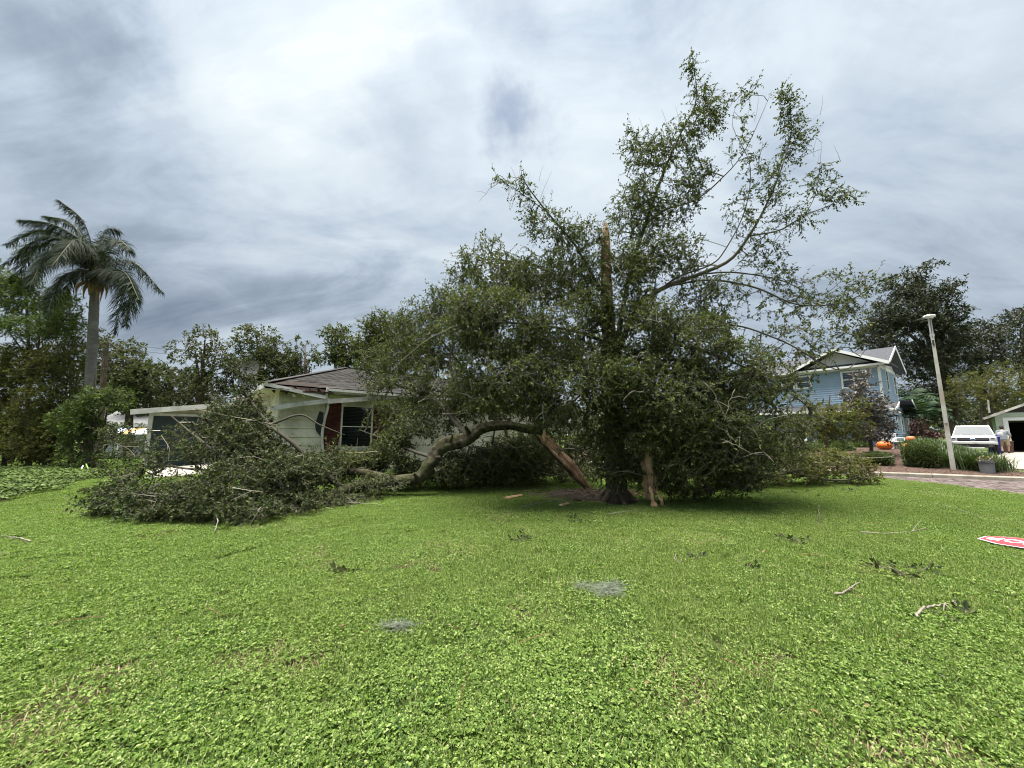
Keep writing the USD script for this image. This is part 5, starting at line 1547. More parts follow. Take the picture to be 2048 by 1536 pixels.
def build_neighbour():
    Yn = 30.0
    a = P(176, 848, Yn)
    t = thing('neighbour_house', 'grey roofed white house half hidden behind the left shrubs', 'house', (a[0], Yn, 0))

    def L(px, py, y=0.0):
        return P(px, py, Yn + y) - [a[0], Yn, 0]
    e0, e1 = L(192, 849), L(330, 849)
    r0, r1 = L(205, 829, 4), L(262, 817, 4)
    rf = MB()
    z = e0[2]
    A, B, C, D = (e0[0] - .3, -.4, z), (e1[0] + 4, -.4, z), (e1[0] + 4, 8.4, z), (e0[0] - .3, 8.4, z)
    R0, R1 = (r1[0] - .4, 4, r1[2] + .15), (e1[0] + 1, 4, r1[2] + .15)
    rf.add([A, B, C, D, R0, R1], [(0, 1, 5, 4), (2, 3, 4, 5)]).add([A, B, C, D, R0, R1], [(3, 0, 4), (1, 2, 5)])
    roof = part(t, 'roof', rf.get(), M_pale_roof)
    part(roof, 'fascia', MB().box(A[0], B[0], -.45, -.4, z - .2, z + .02).get(), M_trim)
    part(t, 'wall', MB().box(e0[0], e1[0] + 3.6, .2, 8, -.1, z - .05).get(), mat('neighbour_wall', (.42, .44, .45), rough=.8))
    part(t, 'window', MB().box(e0[0] + 1.0, e0[0] + 2.2, .15, .2, 1.0, 1.9).get(), M_slate)
    # the long pale blue and orange panel below the eave
    Yb = 24.0
    b0, b1 = P(176, 870, Yb), P(252, 855, Yb)
    bn = thing('striped_awning', 'long low awning striped pale blue and orange before the grey roofed house', 'awning', (b0[0], Yb, 0))
    w = b1[0] - b0[0] + 1.6
    zt, zb = b1[2], P(176, 868, Yb)[2]
    nst = 5
    blues, org = mat('awning_blue', (0.42, 0.50, 0.62), (0.52, 0.60, 0.70), scale=3, rough=.6), mat('awning_orange', (0.62, 0.36, 0.15), rough=.6)
    pale = mat('awning_pale', (0.66, 0.62, 0.52), rough=.6)
    xs = np.array([0, .42, .60, .72, .86, 1.0]) * w
    for k in range(5):
        m = MB()
        q = [(xs[k], 0, zb), (xs[k + 1] - .01, 0, zb), (xs[k + 1] - .01, 1.3, zt), (xs[k], 1.3, zt)]
        m.add(q + [(x_, y_, z_ - .03) for x_, y_, z_ in q], [(0, 1, 2, 3), (7, 6, 5, 4), (0, 4, 5, 1), (1, 5, 6, 2), (2, 6, 7, 3), (3, 7, 4, 0)])
        part(bn, 'panel', m.get(), [blues, org, pale, blues, pale][k])
    part(bn, 'rail', MB().box(-.1, w + .1, -.06, -.005, zb - .06, zb + .03).get(), M_trim)
    for x_ in (.05, w * .5, w - .05):
        part(bn, 'post', MB().box(x_ - .04, x_ + .04, .0, .08, -.05, zb - .062).get(), M_trim)


build_neighbour()

# ------------------------------------------------------------------ other trees, palms, hedges and shrubs
def plant(name, label, cat, foot, stems, clouds, r, leafm, barkm=None, group=None, per=10, reach=.3, size=.09, wid=.5, droop=.1, bf=.3, tip=.004, rmax=.03, parts=('trunk', 'limb', 'crown'), six=False, twigm=None, wiggle=.1):
    """A tree or shrub: stems are (way points, radii), clouds as for ellipsoid()."""
    t = thing(name, label, cat, foot, group=group)

    def loc(m):
        return np.asarray(m[0]) - foot, m[1]
    sk = []
    for k, (w, rad) in enumerate(stems):
        pts = px_path(w)
        if k == 0 or w[0] == stems[0][0][0]:
            pts[0] = foot - [0, 0, .05]
        part(t, parts[0] if k == 0 else parts[1], loc(rough_tube(pts, rad, 20, 8, .12, 3, k + 3)), barkm or M_bark, smooth=True)
        s = resample(pts, .3)
        sk.append(s[len(s) // 4:] if k == 0 else s)
    at = np.vstack([ellipsoid(r, *c[:6], int(c[6]), c[7] if len(c) > 7 else .42, c[8] if len(c) > 8 else .8, k) for k, c in enumerate(clouds)])
    tw, ends, dirs = grow(np.vstack(sk), at, r, bf=bf, wiggle=wiggle, tip=tip, rmax=rmax)
    lv, sh = sprays(ends, dirs, r, per=per, reach=reach, size=size, wid=wid, droop=droop, six=six)
    part(t, 'twigs', loc(join(tw, sh)), twigm or M_twig, kind='stuff')
    part(t, parts[2], loc(lv), leafm, kind='stuff')
    return t


def build_palm():
    r = np.random.default_rng(41)
    Y = 17.0
    foot = G(180, 939)
    Y = foot[1]
    t = thing('queen_palm', 'tall windblown queen palm with ringed grey trunk above the left shrubs', 'palm tree', foot)

    def loc(m):
        return np.asarray(m[0]) - foot, m[1]
    pts = np.array([foot - [0, 0, .1], P(178, 860, Y), P(180, 780, Y), P(184, 700, Y), P(188, 620, Y), P(190, 572, Y)])
    pr = spline(pts, 130)
    rad = np.interp(np.linspace(0, 1, 130), [0, .1, .5, .85, 1], [.27, .2, .185, .17, .14]) * (1 + .045 * ((np.arange(130) % 5) == 0) - .02 * ((np.arange(130) % 5) == 2))
    part(t, 'trunk', loc(tube(pr, rad, 14)), mat('palm_bark', (0.22, 0.205, 0.19), (0.13, 0.12, 0.11), scale=5, rough=.95, spec=.1, stretch=(1, 1, 5), bump=.006, bscale=14, dark=(.09, .085, .075), dscale=1.2), smooth=40)
    top = pts[-1]
    # sheath and old leaf bases
    M_sheath = mat('palm_sheath', (0.30, 0.20, 0.12), (0.18, 0.11, 0.065), scale=5, rough=.8)
    part(t, 'crown_shaft', loc(tube(spline([top - [0, 0, .5], top, top + [.02, 0, .6], top + [.05, 0, 1.15]], 14), np.interp(np.linspace(0, 1, 14), [0, .3, .7, 1], [.16, .25, .2, .06]), 10)), M_sheath, smooth=True)
    for k, (dx, dz, ln) in enumerate([(-.55, -.5, .9), (-.25, -.2, 1.0), (.3, -.7, 1.2), (.45, -.2, 1.1), (.12, -1.0, .8), (.55, -.9, .9)]):
        a = top + [dx * .3, -.12 + .05 * k, .25]
        b = top + [dx, -.25 + .06 * k, .25 - ln]
        part(t, 'dead_sheath', loc(tube(spline([a, (a + b) / 2 + [dx * .35, -.05, .1], b], 9), np.array([.04, .07, .085, .08, .07, .05, .03, .02, .008]), 6)), M_sheath, smooth=True)
    M_frond = leaf_mat('palm_leaflet', [(0, (.010, .018, .010)), (.5, (.019, .031, .016)), (1, (.042, .056, .028))], rough=.6, spec=.15, trans=.2)
    M_rachis = mat('palm_rachis', (.10, .11, .05), rough=.6)
    c = P(192, 550, Y)
    fr = [  # tips and bends of the fronds, (px, py, dY)
        [(185, 500, 0), (165, 440, -.3), (118, 400, -.6)], [(180, 500, .3), (140, 445, .5), (90, 432, .9)], [(170, 490, -.5), (110, 450, -1.0), (40, 440, -1.6)], [(165, 495, .5), (90, 460, 1.0), (12, 490, 1.3)],
        [(160, 500, -.6), (90, 475, -1.3), (8, 530, -1.8)], [(160, 505, .2), (80, 490, .2), (25, 565, .2)], [(165, 515, -.8), (100, 505, -1.6), (60, 570, -2.2)], [(165, 520, .8), (110, 510, 1.6), (70, 560, 2.3)],
        [(195, 500, .3), (215, 460, .5), (238, 462, .8)], [(205, 510, -.4), (235, 480, -.8), (262, 500, -1.2)], [(215, 530, .2), (268, 525, .4), (326, 585, .6)], [(212, 540, -.6), (250, 545, -1.1), (278, 600, -1.5)],
        [(210, 545, .6), (245, 560, 1.0), (228, 668, 1.1)], [(208, 550, -.3), (262, 575, -.8), (252, 650, -1.0)], [(170, 540, -.7), (125, 555, -1.3), (95, 622, -1.7)], [(172, 545, .6), (140, 560, 1.1), (120, 640, 1.5)], [(178, 500, -1.0), (150, 480, -2.0), (105, 530, -3.0)], [(200, 520, 1.0), (200, 500, 2.0), (215, 540, 3.0)]]
    for k, w in enumerate(fr):
        pts = [c] + [P(x, y, Y + d) for x, y, d in w]
        rc = spline(pts, 26)
        rp = part(t, 'frond', loc(tube(rc, np.linspace(.035, .006, 26), 5)), M_rachis)
        tg = np.gradient(rc, axis=0); tg /= np.linalg.norm(tg, axis=1, keepdims=True)
        n = 480
        u = np.sort(r.uniform(.12, 1, n)) * 25
        i = np.minimum(u.astype(int), 24); fr_ = (u - i)[:, None]
        b = rc[i] * (1 - fr_) + rc[i + 1] * fr_
        tt = tg[i]
        side = np.cross(tt, [0, 0, 1.0]); side /= np.linalg.norm(side, axis=1, keepdims=True) + 1e-6
        sg = r.choice([-1, 1], n)[:, None]
        d = side * sg * r.uniform(.3, .9, n)[:, None] + tt * .55 + r.normal(0, .22, (n, 3)) + [-.28, 0, -.05]
        d /= np.linalg.norm(d, axis=1, keepdims=True)
        ln = (.95 * np.sin(np.pi * np.clip(u / 25 * .85 + .12, 0, 1)) ** .6 * r.uniform(.7, 1.1, n))[:, None]
        nn = np.cross(d, side); nn /= np.linalg.norm(nn, axis=1, keepdims=True) + 1e-6
        ws = np.cross(d, nn) * .0095
        m1 = b + d * ln * .5; m1[:, 2] -= ln[:, 0] * .16
        e = b + d * ln * .86; e[:, 2] -= ln[:, 0] * r.uniform(.4, .8, n)
        v = np.stack([b - ws, b + ws, m1 + ws * 1.1, m1 - ws * 1.1, e], 1).reshape(-1, 3)
        f = np.array([(0, 1, 2), (0, 2, 3), (3, 2, 4)])
        part(rp, 'leaflets', loc((v, (np.arange(n)[:, None, None] * 5 + f[None]).reshape(-1, 3))), M_frond, kind='stuff')


build_palm()


def build_left_shrubs():
    r = np.random.default_rng(42)

    def ft(px, py):
        return G(px, py)
    # tall thin-stemmed tree at the far left
    f = ft(58, 938); Y = f[1]
    plant('slender_tree', 'slender tree with thin pale stems and wispy leaf tufts at far left', 'tree', f,
          [([(58, 938, Y), (55, 820, Y), (57, 700, Y), (52, 600, Y), (45, 520, Y)], [.10, .085, .06, .04, .01]), ([(57, 780, Y), (72, 720, Y - .3), (80, 650, Y - .5), (76, 590, Y - .5)], [.05, .045, .03, .01]),
           ([(57, 720, Y), (30, 680, Y + .4), (0, 640, Y + .5)], [.04, .03, .01]), ([(75, 690, Y - .3), (110, 660, Y - .6), (150, 615, Y - .8)], [.03, .022, .008])],
          [(48, 545, 22, 50, Y, .5, 150), (30, 590, 50, 40, Y, .8, 260, .42), (90, 600, 44, 36, Y, .7, 190, .42), (60, 650, 60, 36, Y, .8, 190, .42), (110, 650, 50, 30, Y - .5, .7, 150, .42), (10, 560, 30, 36, Y, .7, 100, .44), (130, 625, 36, 36, Y - .7, .6, 130, .44), (5, 640, 36, 26, Y, .6, 60, .44), (60, 655, 46, 26, Y - .3, .7, 60, .46), (-30, 590, 40, 50, Y, .8, 80)],
          r, M_green_leaf, twigm=M_twig, per=12, reach=.5, size=.16, wid=.3, droop=.15)
    # olive hedge mass of several bushes
    specs = [
        ('tall olive bush thick with small leaves at the left edge of the lawn', 20, 937, [(10, 760, 60, 60), (30, 840, 66, 60), (0, 890, 70, 46), (-40, 800, 50, 90), (40, 720, 46, 40)], M_olive, 1.0),
        ('broad olive bush behind the ground cover, right of the slender stems', 100, 937, [(100, 800, 60, 60), (110, 870, 60, 56), (90, 740, 52, 46), (140, 720, 40, 36), (70, 880, 50, 50)], M_olive, 1.0),
        ('upright bush with reddish brown tips between slender tree and palm', 150, 937, [(140, 700, 40, 46), (165, 680, 40, 36), (150, 760, 36, 60), (135, 650, 26, 30)], M_far_leaf, .55),
        ('fresh green bush beside the palm foot before the grey roof', 186, 938, [(190, 830, 42, 46), (215, 800, 36, 30), (170, 870, 36, 46), (150, 840, 26, 36), (228, 790, 18, 14)], M_green_leaf, .9)]
    for k, (lab, px, py, cl, lm, den) in enumerate(specs):
        f = ft(px, py); Y = f[1] + [0, -.5, 1.2, -1.2][k]
        f = on(ratio(px) * Y, Y)
        stems = [([(px, py, Y), (px - 4, py - 90, Y), (px + 4, py - 190, Y)], [.09, .06, .02])] + [([(px, py - 10, Y), (px + q * 22, py - 80, Y + q * .2), (c[0], c[1], Y)], [.045, .035, .015]) for q, c in zip((-1, 1, -2, 2, 0), cl)]
        plant('bush', lab, 'bush', f, stems, group='bushes around the palm foot', clouds=[(a, b, c, d, Y, .9, int(c * d * .13 * den), .44) for a, b, c, d in cl], r=r, leafm=lm, per=11, reach=.42, size=.14, wid=.42, droop=.12, parts=('stem', 'stem', 'foliage'))
    # low bright weeds at the palm foot
    for k, (px, py, lab) in enumerate([(190, 940, 'low bright green weed tuft at the palm foot'), (135, 938, 'yellow green low plant in front of the olive bush')]):
        f = G(px, py); Y = f[1] - .6
        f = on(ratio(px) * Y, Y)
        plant('low_plant', lab, 'plant', f, [([(px, py, Y), (px, py - 14, Y)], [.02, .01])], [(px, py - 18, 26, 18, Y, .4, 50, 0)], r, M_green_leaf, per=8, reach=.3, size=.16, wid=.4, parts=('stem', 'stem', 'foliage'))
    # hose and stake by the palm
    a = [P(166, 932, 15.6), P(163, 940, 15.3), P(170, 950, 15.0), P(176, 960, 14.5)]
    single('bent_pipe', MB().tube(spline(a, 12), .03, 6).get(), M_trim, 'thin pale bent pipe standing in the ground cover by the palm', 'pipe', smooth=True)
    a = [P(172, 928, 15.5), P(176, 938, 15.3), P(174, 950, 15.0), P(168, 956, 14.8)]
    single('garden_hose', MB().tube(spline(a, 14), .022, 6).get(), mat('hose_green', (.25, .42, .12), rough=.5), 'loop of light green garden hose by the palm foot', 'hose', smooth=True)


build_left_shrubs()


def build_background():
    r = np.random.default_rng(43)
    D = 30.0
    # (label, foot px, Y, clouds(px), leaf, density)
    specs = [
        ('dark round tree behind the palm, left of the wire', 262, 27, [(250, 740, 60, 46), (270, 780, 66, 46), (240, 700, 36, 26), (300, 760, 46, 36), (215, 770, 40, 50)], M_far_leaf, .75),
        ('thin airy tree with sky showing through above the garage roof', 402, 29, [(390, 700, 46, 36), (410, 680, 36, 24), (380, 740, 56, 34), (430, 730, 40, 36), (400, 770, 60, 30)], M_far_leaf, .42),
        ('dark spreading tree low behind the garage roof', 340, 32, [(330, 770, 70, 36), (290, 790, 60, 30), (370, 785, 60, 30), (420, 790, 60, 30)], M_far_leaf, .75),
        ('round oak standing behind the roof corner and dish', 520, 30, [(515, 680, 46, 34), (545, 700, 46, 34), (490, 720, 46, 40), (530, 740, 66, 36), (470, 770, 40, 30), (560, 740, 40, 30)], M_far_leaf, .65),
        ('low thin tree behind the cream house roof, right of the round oak', 610, 31, [(600, 715, 36, 28), (620, 735, 36, 26), (580, 740, 36, 26), (610, 690, 18, 12)], M_far_leaf, .5),
        ('green oak rising behind the roof ridge', 690, 28, [(675, 675, 30, 26), (700, 700, 46, 36), (660, 700, 24, 30), (720, 720, 56, 36), (680, 660, 18, 12)], M_oak, .7),
        ('yellow green oak behind the ridge beside the fallen crown', 770, 28, [(760, 660, 46, 30), (790, 680, 56, 46), (740, 690, 40, 36), (760, 640, 26, 14), (830, 720, 60, 46)], M_oak, .8),
    ]
    for lab, px, Y, cl, lm, den in specs:
        f = on(ratio(px) * Y, Y)
        top = min(c[1] for c in cl)
        stems = [([(px, 900, Y), (px - 3, 820, Y), (px + 3, 760, Y), (px, top + 20, Y)], [.26, .2, .14, .04])] + [([(px, 800, Y), ((px + c[0]) / 2, (790 + c[1]) / 2, Y + r.uniform(-.6, .6)), (c[0], c[1], Y + r.uniform(-1, 1))], [.12, .09, .04]) for c in cl]
        plant('background_tree', lab, 'tree', f, stems, group='trees standing behind the houses', clouds=[(a, b, c, d, Y, 1.6, int(c * d * .125 * den), .45, .55) for a, b, c, d in cl], r=r, leafm=lm, per=11, reach=.65, size=.24, wid=.5, droop=.05, tip=.010, rmax=.08)
    # right: the big dark tree and its neighbours
    big = [(1830, 570, 56, 32), (1810, 620, 70, 40), (1870, 590, 46, 30), (1790, 660, 70, 40), (1850, 660, 76, 46), (1890, 640, 40, 30), (1800, 710, 70, 36), (1870, 720, 70, 46), (1920, 690, 36, 40), (1840, 545, 30, 16), (1750, 680, 34, 34), (1760, 640, 30, 20), (1890, 790, 36, 30), (1900, 570, 20, 8)]
    Y = 40.0
    f = on(ratio(1905) * Y, Y)
    plant('tall_dark_tree', 'tall dark layered tree towering behind blue house and light pole', 'tree', f,
          [([(1908, 880, Y), (1902, 800, Y), (1880, 720, Y), (1855, 640, Y), (1840, 560, Y)], [.48, .42, .34, .22, .06])] + [([(1880, 730, Y), ((1880 + c[0]) / 2, (700 + c[1]) / 2, Y + r.uniform(-1, 1)), (c[0], c[1], Y + r.uniform(-1.5, 1.5))], [.2, .14, .05]) for c in big],
          [(a, b, c, d, Y, 2.2, int(c * d * .11), .46, .42) for a, b, c, d in big], r, M_pine, per=11, reach=.95, size=.34, wid=.42, droop=.0, tip=.012, rmax=.10, wiggle=.06)
    # airy bare-ish limb at its right
    for lab, px, Y, cl, lm, den, sz in [
        ('dark green tree behind the garage, right of the tall dark tree', 1965, 42, [(1960, 670, 46, 30), (1985, 700, 50, 36), (1930, 700, 36, 30), (1995, 660, 30, 16), (1940, 740, 46, 36)], M_pine, .9, .3),
        ('dark tree cut off by the right edge of the view', 2050, 44, [(2040, 650, 34, 36), (2070, 690, 50, 60), (2030, 700, 36, 50), (2060, 630, 30, 16), (2110, 650, 60, 70)], M_pine, .9, .3),
        ('brownish fine leaved tree overhanging the green garage roof', 1985, 36, [(1960, 770, 56, 34), (2010, 760, 56, 36), (1985, 800, 60, 30), (1930, 790, 36, 30), (2060, 780, 50, 40)], M_olive, .95, .2),
        ('dim tree far behind between blue house and pole', 1850, 46, [(1830, 770, 40, 40), (1870, 800, 46, 40), (1900, 830, 50, 36), (1840, 830, 46, 36)], M_pine, .9, .3)]:
        f = on(ratio(px) * Y, Y)
        stems = [([(px, 885, Y), (px, 800, Y), (px - 3, cl[0][1], Y)], [.3, .22, .06])] + [([(px, 810, Y), ((px + c[0]) / 2, (800 + c[1]) / 2, Y), (c[0], c[1], Y)], [.14, .1, .04]) for c in cl]
        plant('background_tree', lab, 'tree', f, stems, group='trees standing behind the houses', clouds=[(a, b, c, d, Y, 1.8, int(c * d * .12 * den), .45, .5) for a, b, c, d in cl], r=r, leafm=lm, per=11, reach=.8, size=sz, wid=.45, droop=.05, tip=.010, rmax=.08)
    # fan-leaved plants between house and pole
    M_fan = leaf_mat('fan_leaf', [(0, (.012, .026, .014)), (.6, (.026, .048, .024)), (1, (.06, .09, .05))], rough=.6, spec=.12, trans=.25)
    for lab, px, py, Y, s in [('broad leaved tropical plant with long split leaves behind the bench', 1850, 800, 30, 1.9), ('smaller broad leaved tropical plant against the rear of the blue house', 1832, 770, 33, 2.0)]:
        f = on(ratio(px) * Y, Y)
        t = thing('tropical_plant', lab, 'plant', f, group='broad leaved plants beside the blue house')
        c = P(px, py + 40, Y) - f
        part(t, 'stem', MB().tube([(0, 0, -.05), c * [.5, .5, .5], c], [.12, .09, .08], 8).get(), M_bark)
        for k in range(16):
            a = k * 2.4; el = r.uniform(.1, 1.2)
            d = np.array([np.cos(a) * np.cos(el), np.sin(a) * np.cos(el), np.sin(el)])
            pts = spline([c, c + d * s * .55 + [0, 0, .15], c + d * s - [0, 0, .35 * s * np.cos(el)]], 9)
            lm = MB(); lm.tube(pts, np.linspace(.03, .008, 9), 4)
            tg = np.gradient(pts, axis=0); tg /= np.linalg.norm(tg, axis=1, keepdims=True)
            for q in range(2, 9):
                sd = np.cross(tg[q], [0, 0, 1.0]); sd /= np.linalg.norm(sd) + 1e-6
                for sg in (-1, 1):
                    b = pts[q]; L = .62 * np.sin(np.pi * (q + 1) / 10.5)
                    e = b + sd * sg * L + tg[q] * L * .5 - [0, 0, L * .35]
                    w = tg[q] * .075
                    lm.add([b - w, b + w, (b + e) / 2 + w * 1.2 + [0, 0, .03], (b + e) / 2 - w + [0, 0, .03], e], [(0, 1, 2), (0, 2, 3), (3, 2, 4)])
            part(t, 'leaf', lm.get(), M_fan)
    # a far belt of trees closing the view all round
    n = 5200
    x = r.uniform(-150, 150, n); y = 62 + r.normal(0, 4, n) + np.abs(x) * .05
    hz = 4.5 + 3.5 * meshkit.fbm(np.column_stack([x * .09, 0 * x, 0 * x]), 3, 5)
    c = np.column_stack([x, y, r.uniform(0.1, 1, n) ** .7 * hz])
    dirs = r.normal(size=(n, 3)); dirs /= np.linalg.norm(dirs, axis=1, keepdims=True)
    lv, sh = sprays(c, dirs, r, per=9, reach=1.6, size=.75, wid=.5)
    single('distant_woods', lv, M_far_leaf, 'far belt of dark trees closing the view behind the houses', 'woods', kind='stuff')
    # overhead wires
    w = thing('power_line', 'two thin overhead wires crossing behind the palm', 'power line', P(230, 690, 40))
    o = P(230, 690, 40)
    for (a, b, sagm) in (((150, 676, 40), (520, 712, 46), .25), ((150, 684, 40), (520, 722, 46), .3)):
        p0, p1 = P(*a), P(*b)
        u = np.linspace(0, 1, 20)[:, None]
        pts = p0 + (p1 - p0) * u - [0, 0, 1] * (4 * sagm * u * (1 - u))
        part(w, 'wire', MB().tube(pts - o, .022, 4).get(), M_slate)
    # leaning dead pole-like stump behind the palm
    f = on(ratio(205) * 24, 24.0)
    single('utility_pole', MB().tube([f - [0, 0, .1], P(208, 740, 24), P(213, 685, 24)], [.17, .15, .13], 10).get(), M_bark, 'dark wooden pole standing just right of the palm trunk', 'utility pole', smooth=40)


build_background()


def leafy_block(shape, n, r, size, wid, jitter=.5):
    """Leaves over the skin of a clipped shrub. shape(u) -> points and outward normals for n random seeds."""
    p, nn = shape(n, r)
    d = nn * r.uniform(.3, 1.0, n)[:, None] + r.normal(0, jitter, (n, 3)) + [0, 0, .25]
    d /= np.linalg.norm(d, axis=1, keepdims=True)
    s = np.cross(d, r.normal(size=(n, 3))); s /= np.linalg.norm(s, axis=1, keepdims=True)
    L = size * r.uniform(.6, 1.3, n)
    return leaf4(p, d, s, np.cross(s, d), L, L * wid)


def box_shape(hx, hy, h, rnd, seed):
    def f(n, r):
        q = r.normal(size=(n, 3))
        e = 5.0
        k = (np.abs(q) ** e).sum(1) ** (1 / e)
        u = q / k[:, None]
        nn = np.sign(u) * np.abs(u) ** (e - 1); nn /= np.linalg.norm(nn, axis=1, keepdims=True)
        p = u * [hx, hy, h / 2] * (r.uniform(.82, 1.0, n) ** .5)[:, None] + [0, 0, h / 2]
        p *= (1 + .10 * (meshkit.fbm(p * 2.2, 2, seed) - .5))[:, None]
        p[:, 2] = np.maximum(p[:, 2], .03)
        return p, nn
    return f


def dome_shape(rx, ry, h, seed):
    def f(n, r):
        q = r.normal(size=(n, 3)); q[:, 2] = np.abs(q[:, 2])
        u = q / np.linalg.norm(q, axis=1, keepdims=True)
        p = u * [rx, ry, h] * (r.uniform(.6, 1.0, n) ** .5)[:, None]
        p *= (1 + .22 * (meshkit.fbm(p * 2.5, 2, seed) - .5))[:, None]
        p[:, 2] = np.maximum(p[:, 2], .03)
        return p, u
    return f


def build_hedges():
    r = np.random.default_rng(44)
    M_hedge = leaf_mat('hedge_leaf', [(0, (.03, .05, .014)), (.5, (.06, .095, .022)), (.9, (.11, .155, .04)), (1, (.17, .2, .07))], rough=.4, spec=.45, trans=.25)
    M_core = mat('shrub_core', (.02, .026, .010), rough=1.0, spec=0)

    def shrub(name, lab, cat, px, py, shape_, core, n, size, lm=None, group=None, Y=None, rot=0.0):
        f = G(px, py) if Y is None else on(ratio(px) * Y, Y)
        t = thing(name, lab, cat, f, rotz=rot, group=group)
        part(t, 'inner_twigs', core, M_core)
        part(t, 'foliage', leafy_block(shape_, n, r, size, .5), lm or M_hedge, kind='stuff')
    az = -math.atan2(17.5, 16.5)

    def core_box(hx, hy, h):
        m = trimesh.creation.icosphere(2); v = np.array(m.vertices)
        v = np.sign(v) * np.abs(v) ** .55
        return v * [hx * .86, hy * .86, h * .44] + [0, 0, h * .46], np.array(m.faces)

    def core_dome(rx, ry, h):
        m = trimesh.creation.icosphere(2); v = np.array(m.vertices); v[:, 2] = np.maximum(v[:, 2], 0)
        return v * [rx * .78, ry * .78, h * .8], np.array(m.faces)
    f = G(1844, 934)
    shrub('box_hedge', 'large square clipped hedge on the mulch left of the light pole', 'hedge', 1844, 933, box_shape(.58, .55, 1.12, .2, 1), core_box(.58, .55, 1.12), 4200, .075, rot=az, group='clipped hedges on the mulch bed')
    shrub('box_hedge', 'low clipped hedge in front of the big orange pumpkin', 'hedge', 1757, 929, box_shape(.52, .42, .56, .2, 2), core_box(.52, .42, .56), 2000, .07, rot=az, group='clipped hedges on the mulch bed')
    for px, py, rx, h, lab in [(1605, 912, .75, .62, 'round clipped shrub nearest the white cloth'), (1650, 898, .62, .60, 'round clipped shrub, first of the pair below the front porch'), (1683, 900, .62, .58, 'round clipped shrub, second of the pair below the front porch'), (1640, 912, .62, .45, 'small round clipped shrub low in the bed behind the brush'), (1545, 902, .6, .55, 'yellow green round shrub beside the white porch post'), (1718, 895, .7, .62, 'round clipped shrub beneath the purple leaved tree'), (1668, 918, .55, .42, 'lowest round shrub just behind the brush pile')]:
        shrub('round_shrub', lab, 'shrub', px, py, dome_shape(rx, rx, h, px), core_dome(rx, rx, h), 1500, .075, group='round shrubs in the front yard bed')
    # grassy mounds either side of the pole
    M_lir = leaf_mat('strappy_leaf', [(0, (.025, .045, .014)), (.6, (.05, .08, .024)), (1, (.10, .13, .05))], rough=.45, spec=.4, trans=.25)

    def mound(lab, spots, n, ln):
        f = on(*spots[0][:2])
        t = thing('grass_mound', lab, 'plant', f, group='grassy mounds around the light pole')
        b = MB()
        for (x, y, rad) in spots:
            q = r.normal(0, .5, (n, 2)) * rad + [x, y]
            base_ = np.column_stack([q, height(q[:, 0], q[:, 1])])
            L = ln * r.uniform(.6, 1.2, n)
            d, s = frames(n, r, r.uniform(.05, .75, n))
            mid = base_ + d * (L * .6)[:, None]
            tip = base_ + d * (L * .95)[:, None]; tip[:, :2] += d[:, :2] * (L * .3)[:, None]; tip[:, 2] -= L * .12
            w = s * .012
            v = np.stack([base_ - w, base_ + w, mid + w, mid - w, tip], 1).reshape(-1, 3)
            b.add(v - f, (np.arange(n)[:, None, None] * 5 + np.array([(0, 1, 2), (0, 2, 3), (3, 2, 4)])[None]).reshape(-1, 3))
        part(t, 'blades', b.get(), M_lir, kind='stuff')

    def at(px, Y):
        return ratio(px) * Y, Y
    mound('dense strappy grass mound right of the light pole beside the grey pot', [(*at(1918, 16.6), .75), (*at(1935, 16.4), .7), (*at(1945, 17.0), .7), (*at(1925, 17.6), .8), (*at(1950, 15.9), .35)], 1300, .82)
    mound('grassy slope of strappy leaves behind the square hedge, left of the pickup', [(*at(1880, 19.5), .9), (*at(1868, 20.5), .9), (*at(1890, 18.2), .8), (*at(1855, 21.5), 1.0), (*at(1880, 21.8), 1.0)], 1300, .85)
    # small trees by the blue house
    px, Y = 1738, 19.5
    f = on(ratio(px) * Y, Y)
    plant('purple_tree', 'small purple brown leaved tree in front of the blue house corner', 'tree', f,
          [([(px, 895, Y), (1740, 850, Y), (1742, 790, Y)], [.08, .06, .02]), ([(1740, 850, Y), (1760, 820, Y), (1770, 800, Y)], [.04, .03, .01]), ([(1740, 850, Y), (1715, 820, Y), (1700, 790, Y)], [.04, .03, .01])],
          [(1752, 830, 28, 50, Y, .8, 150, .40), (1735, 800, 30, 46, Y, .8, 120, .42), (1712, 790, 26, 26, Y, .6, 70, .42), (1720, 750, 20, 12, Y, .4, 18, 0), (1760, 860, 24, 30, Y, .6, 70, .4), (1735, 850, 36, 36, Y, .8, 90, .42)], r, M_purple, per=10, reach=.36, size=.15, wid=.5)
    px, Y = 1650, 18.8
    f = on(ratio(px) * Y, Y)
    plant('yard_tree', 'leafy green tree standing between the brush pile and the blue house porch', 'tree', f,
          [([(1645, 905, Y), (1652, 860, Y), (1660, 790, Y)], [.09, .07, .02]), ([(1652, 860, Y), (1690, 820, Y), (1710, 790, Y)], [.05, .035, .01]), ([(1652, 860, Y), (1620, 820, Y), (1600, 800, Y)], [.05, .035, .01])],
          [(1660, 838, 52, 30, Y, 1, 150, .44), (1690, 815, 40, 30, Y, .9, 80, .44), (1620, 840, 46, 30, Y, .9, 110, .44), (1700, 850, 40, 30, Y, .8, 100, .44), (1600, 805, 30, 22, Y, .8, 30, .45), (1660, 870, 60, 16, Y, .8, 90, .42), (1600, 860, 40, 24, Y, .8, 80, .42)], r, M_olive, per=11, reach=.36, size=.13, wid=.5)
    px, Y = 1845, 24.5
    f = on(ratio(px) * Y, Y)
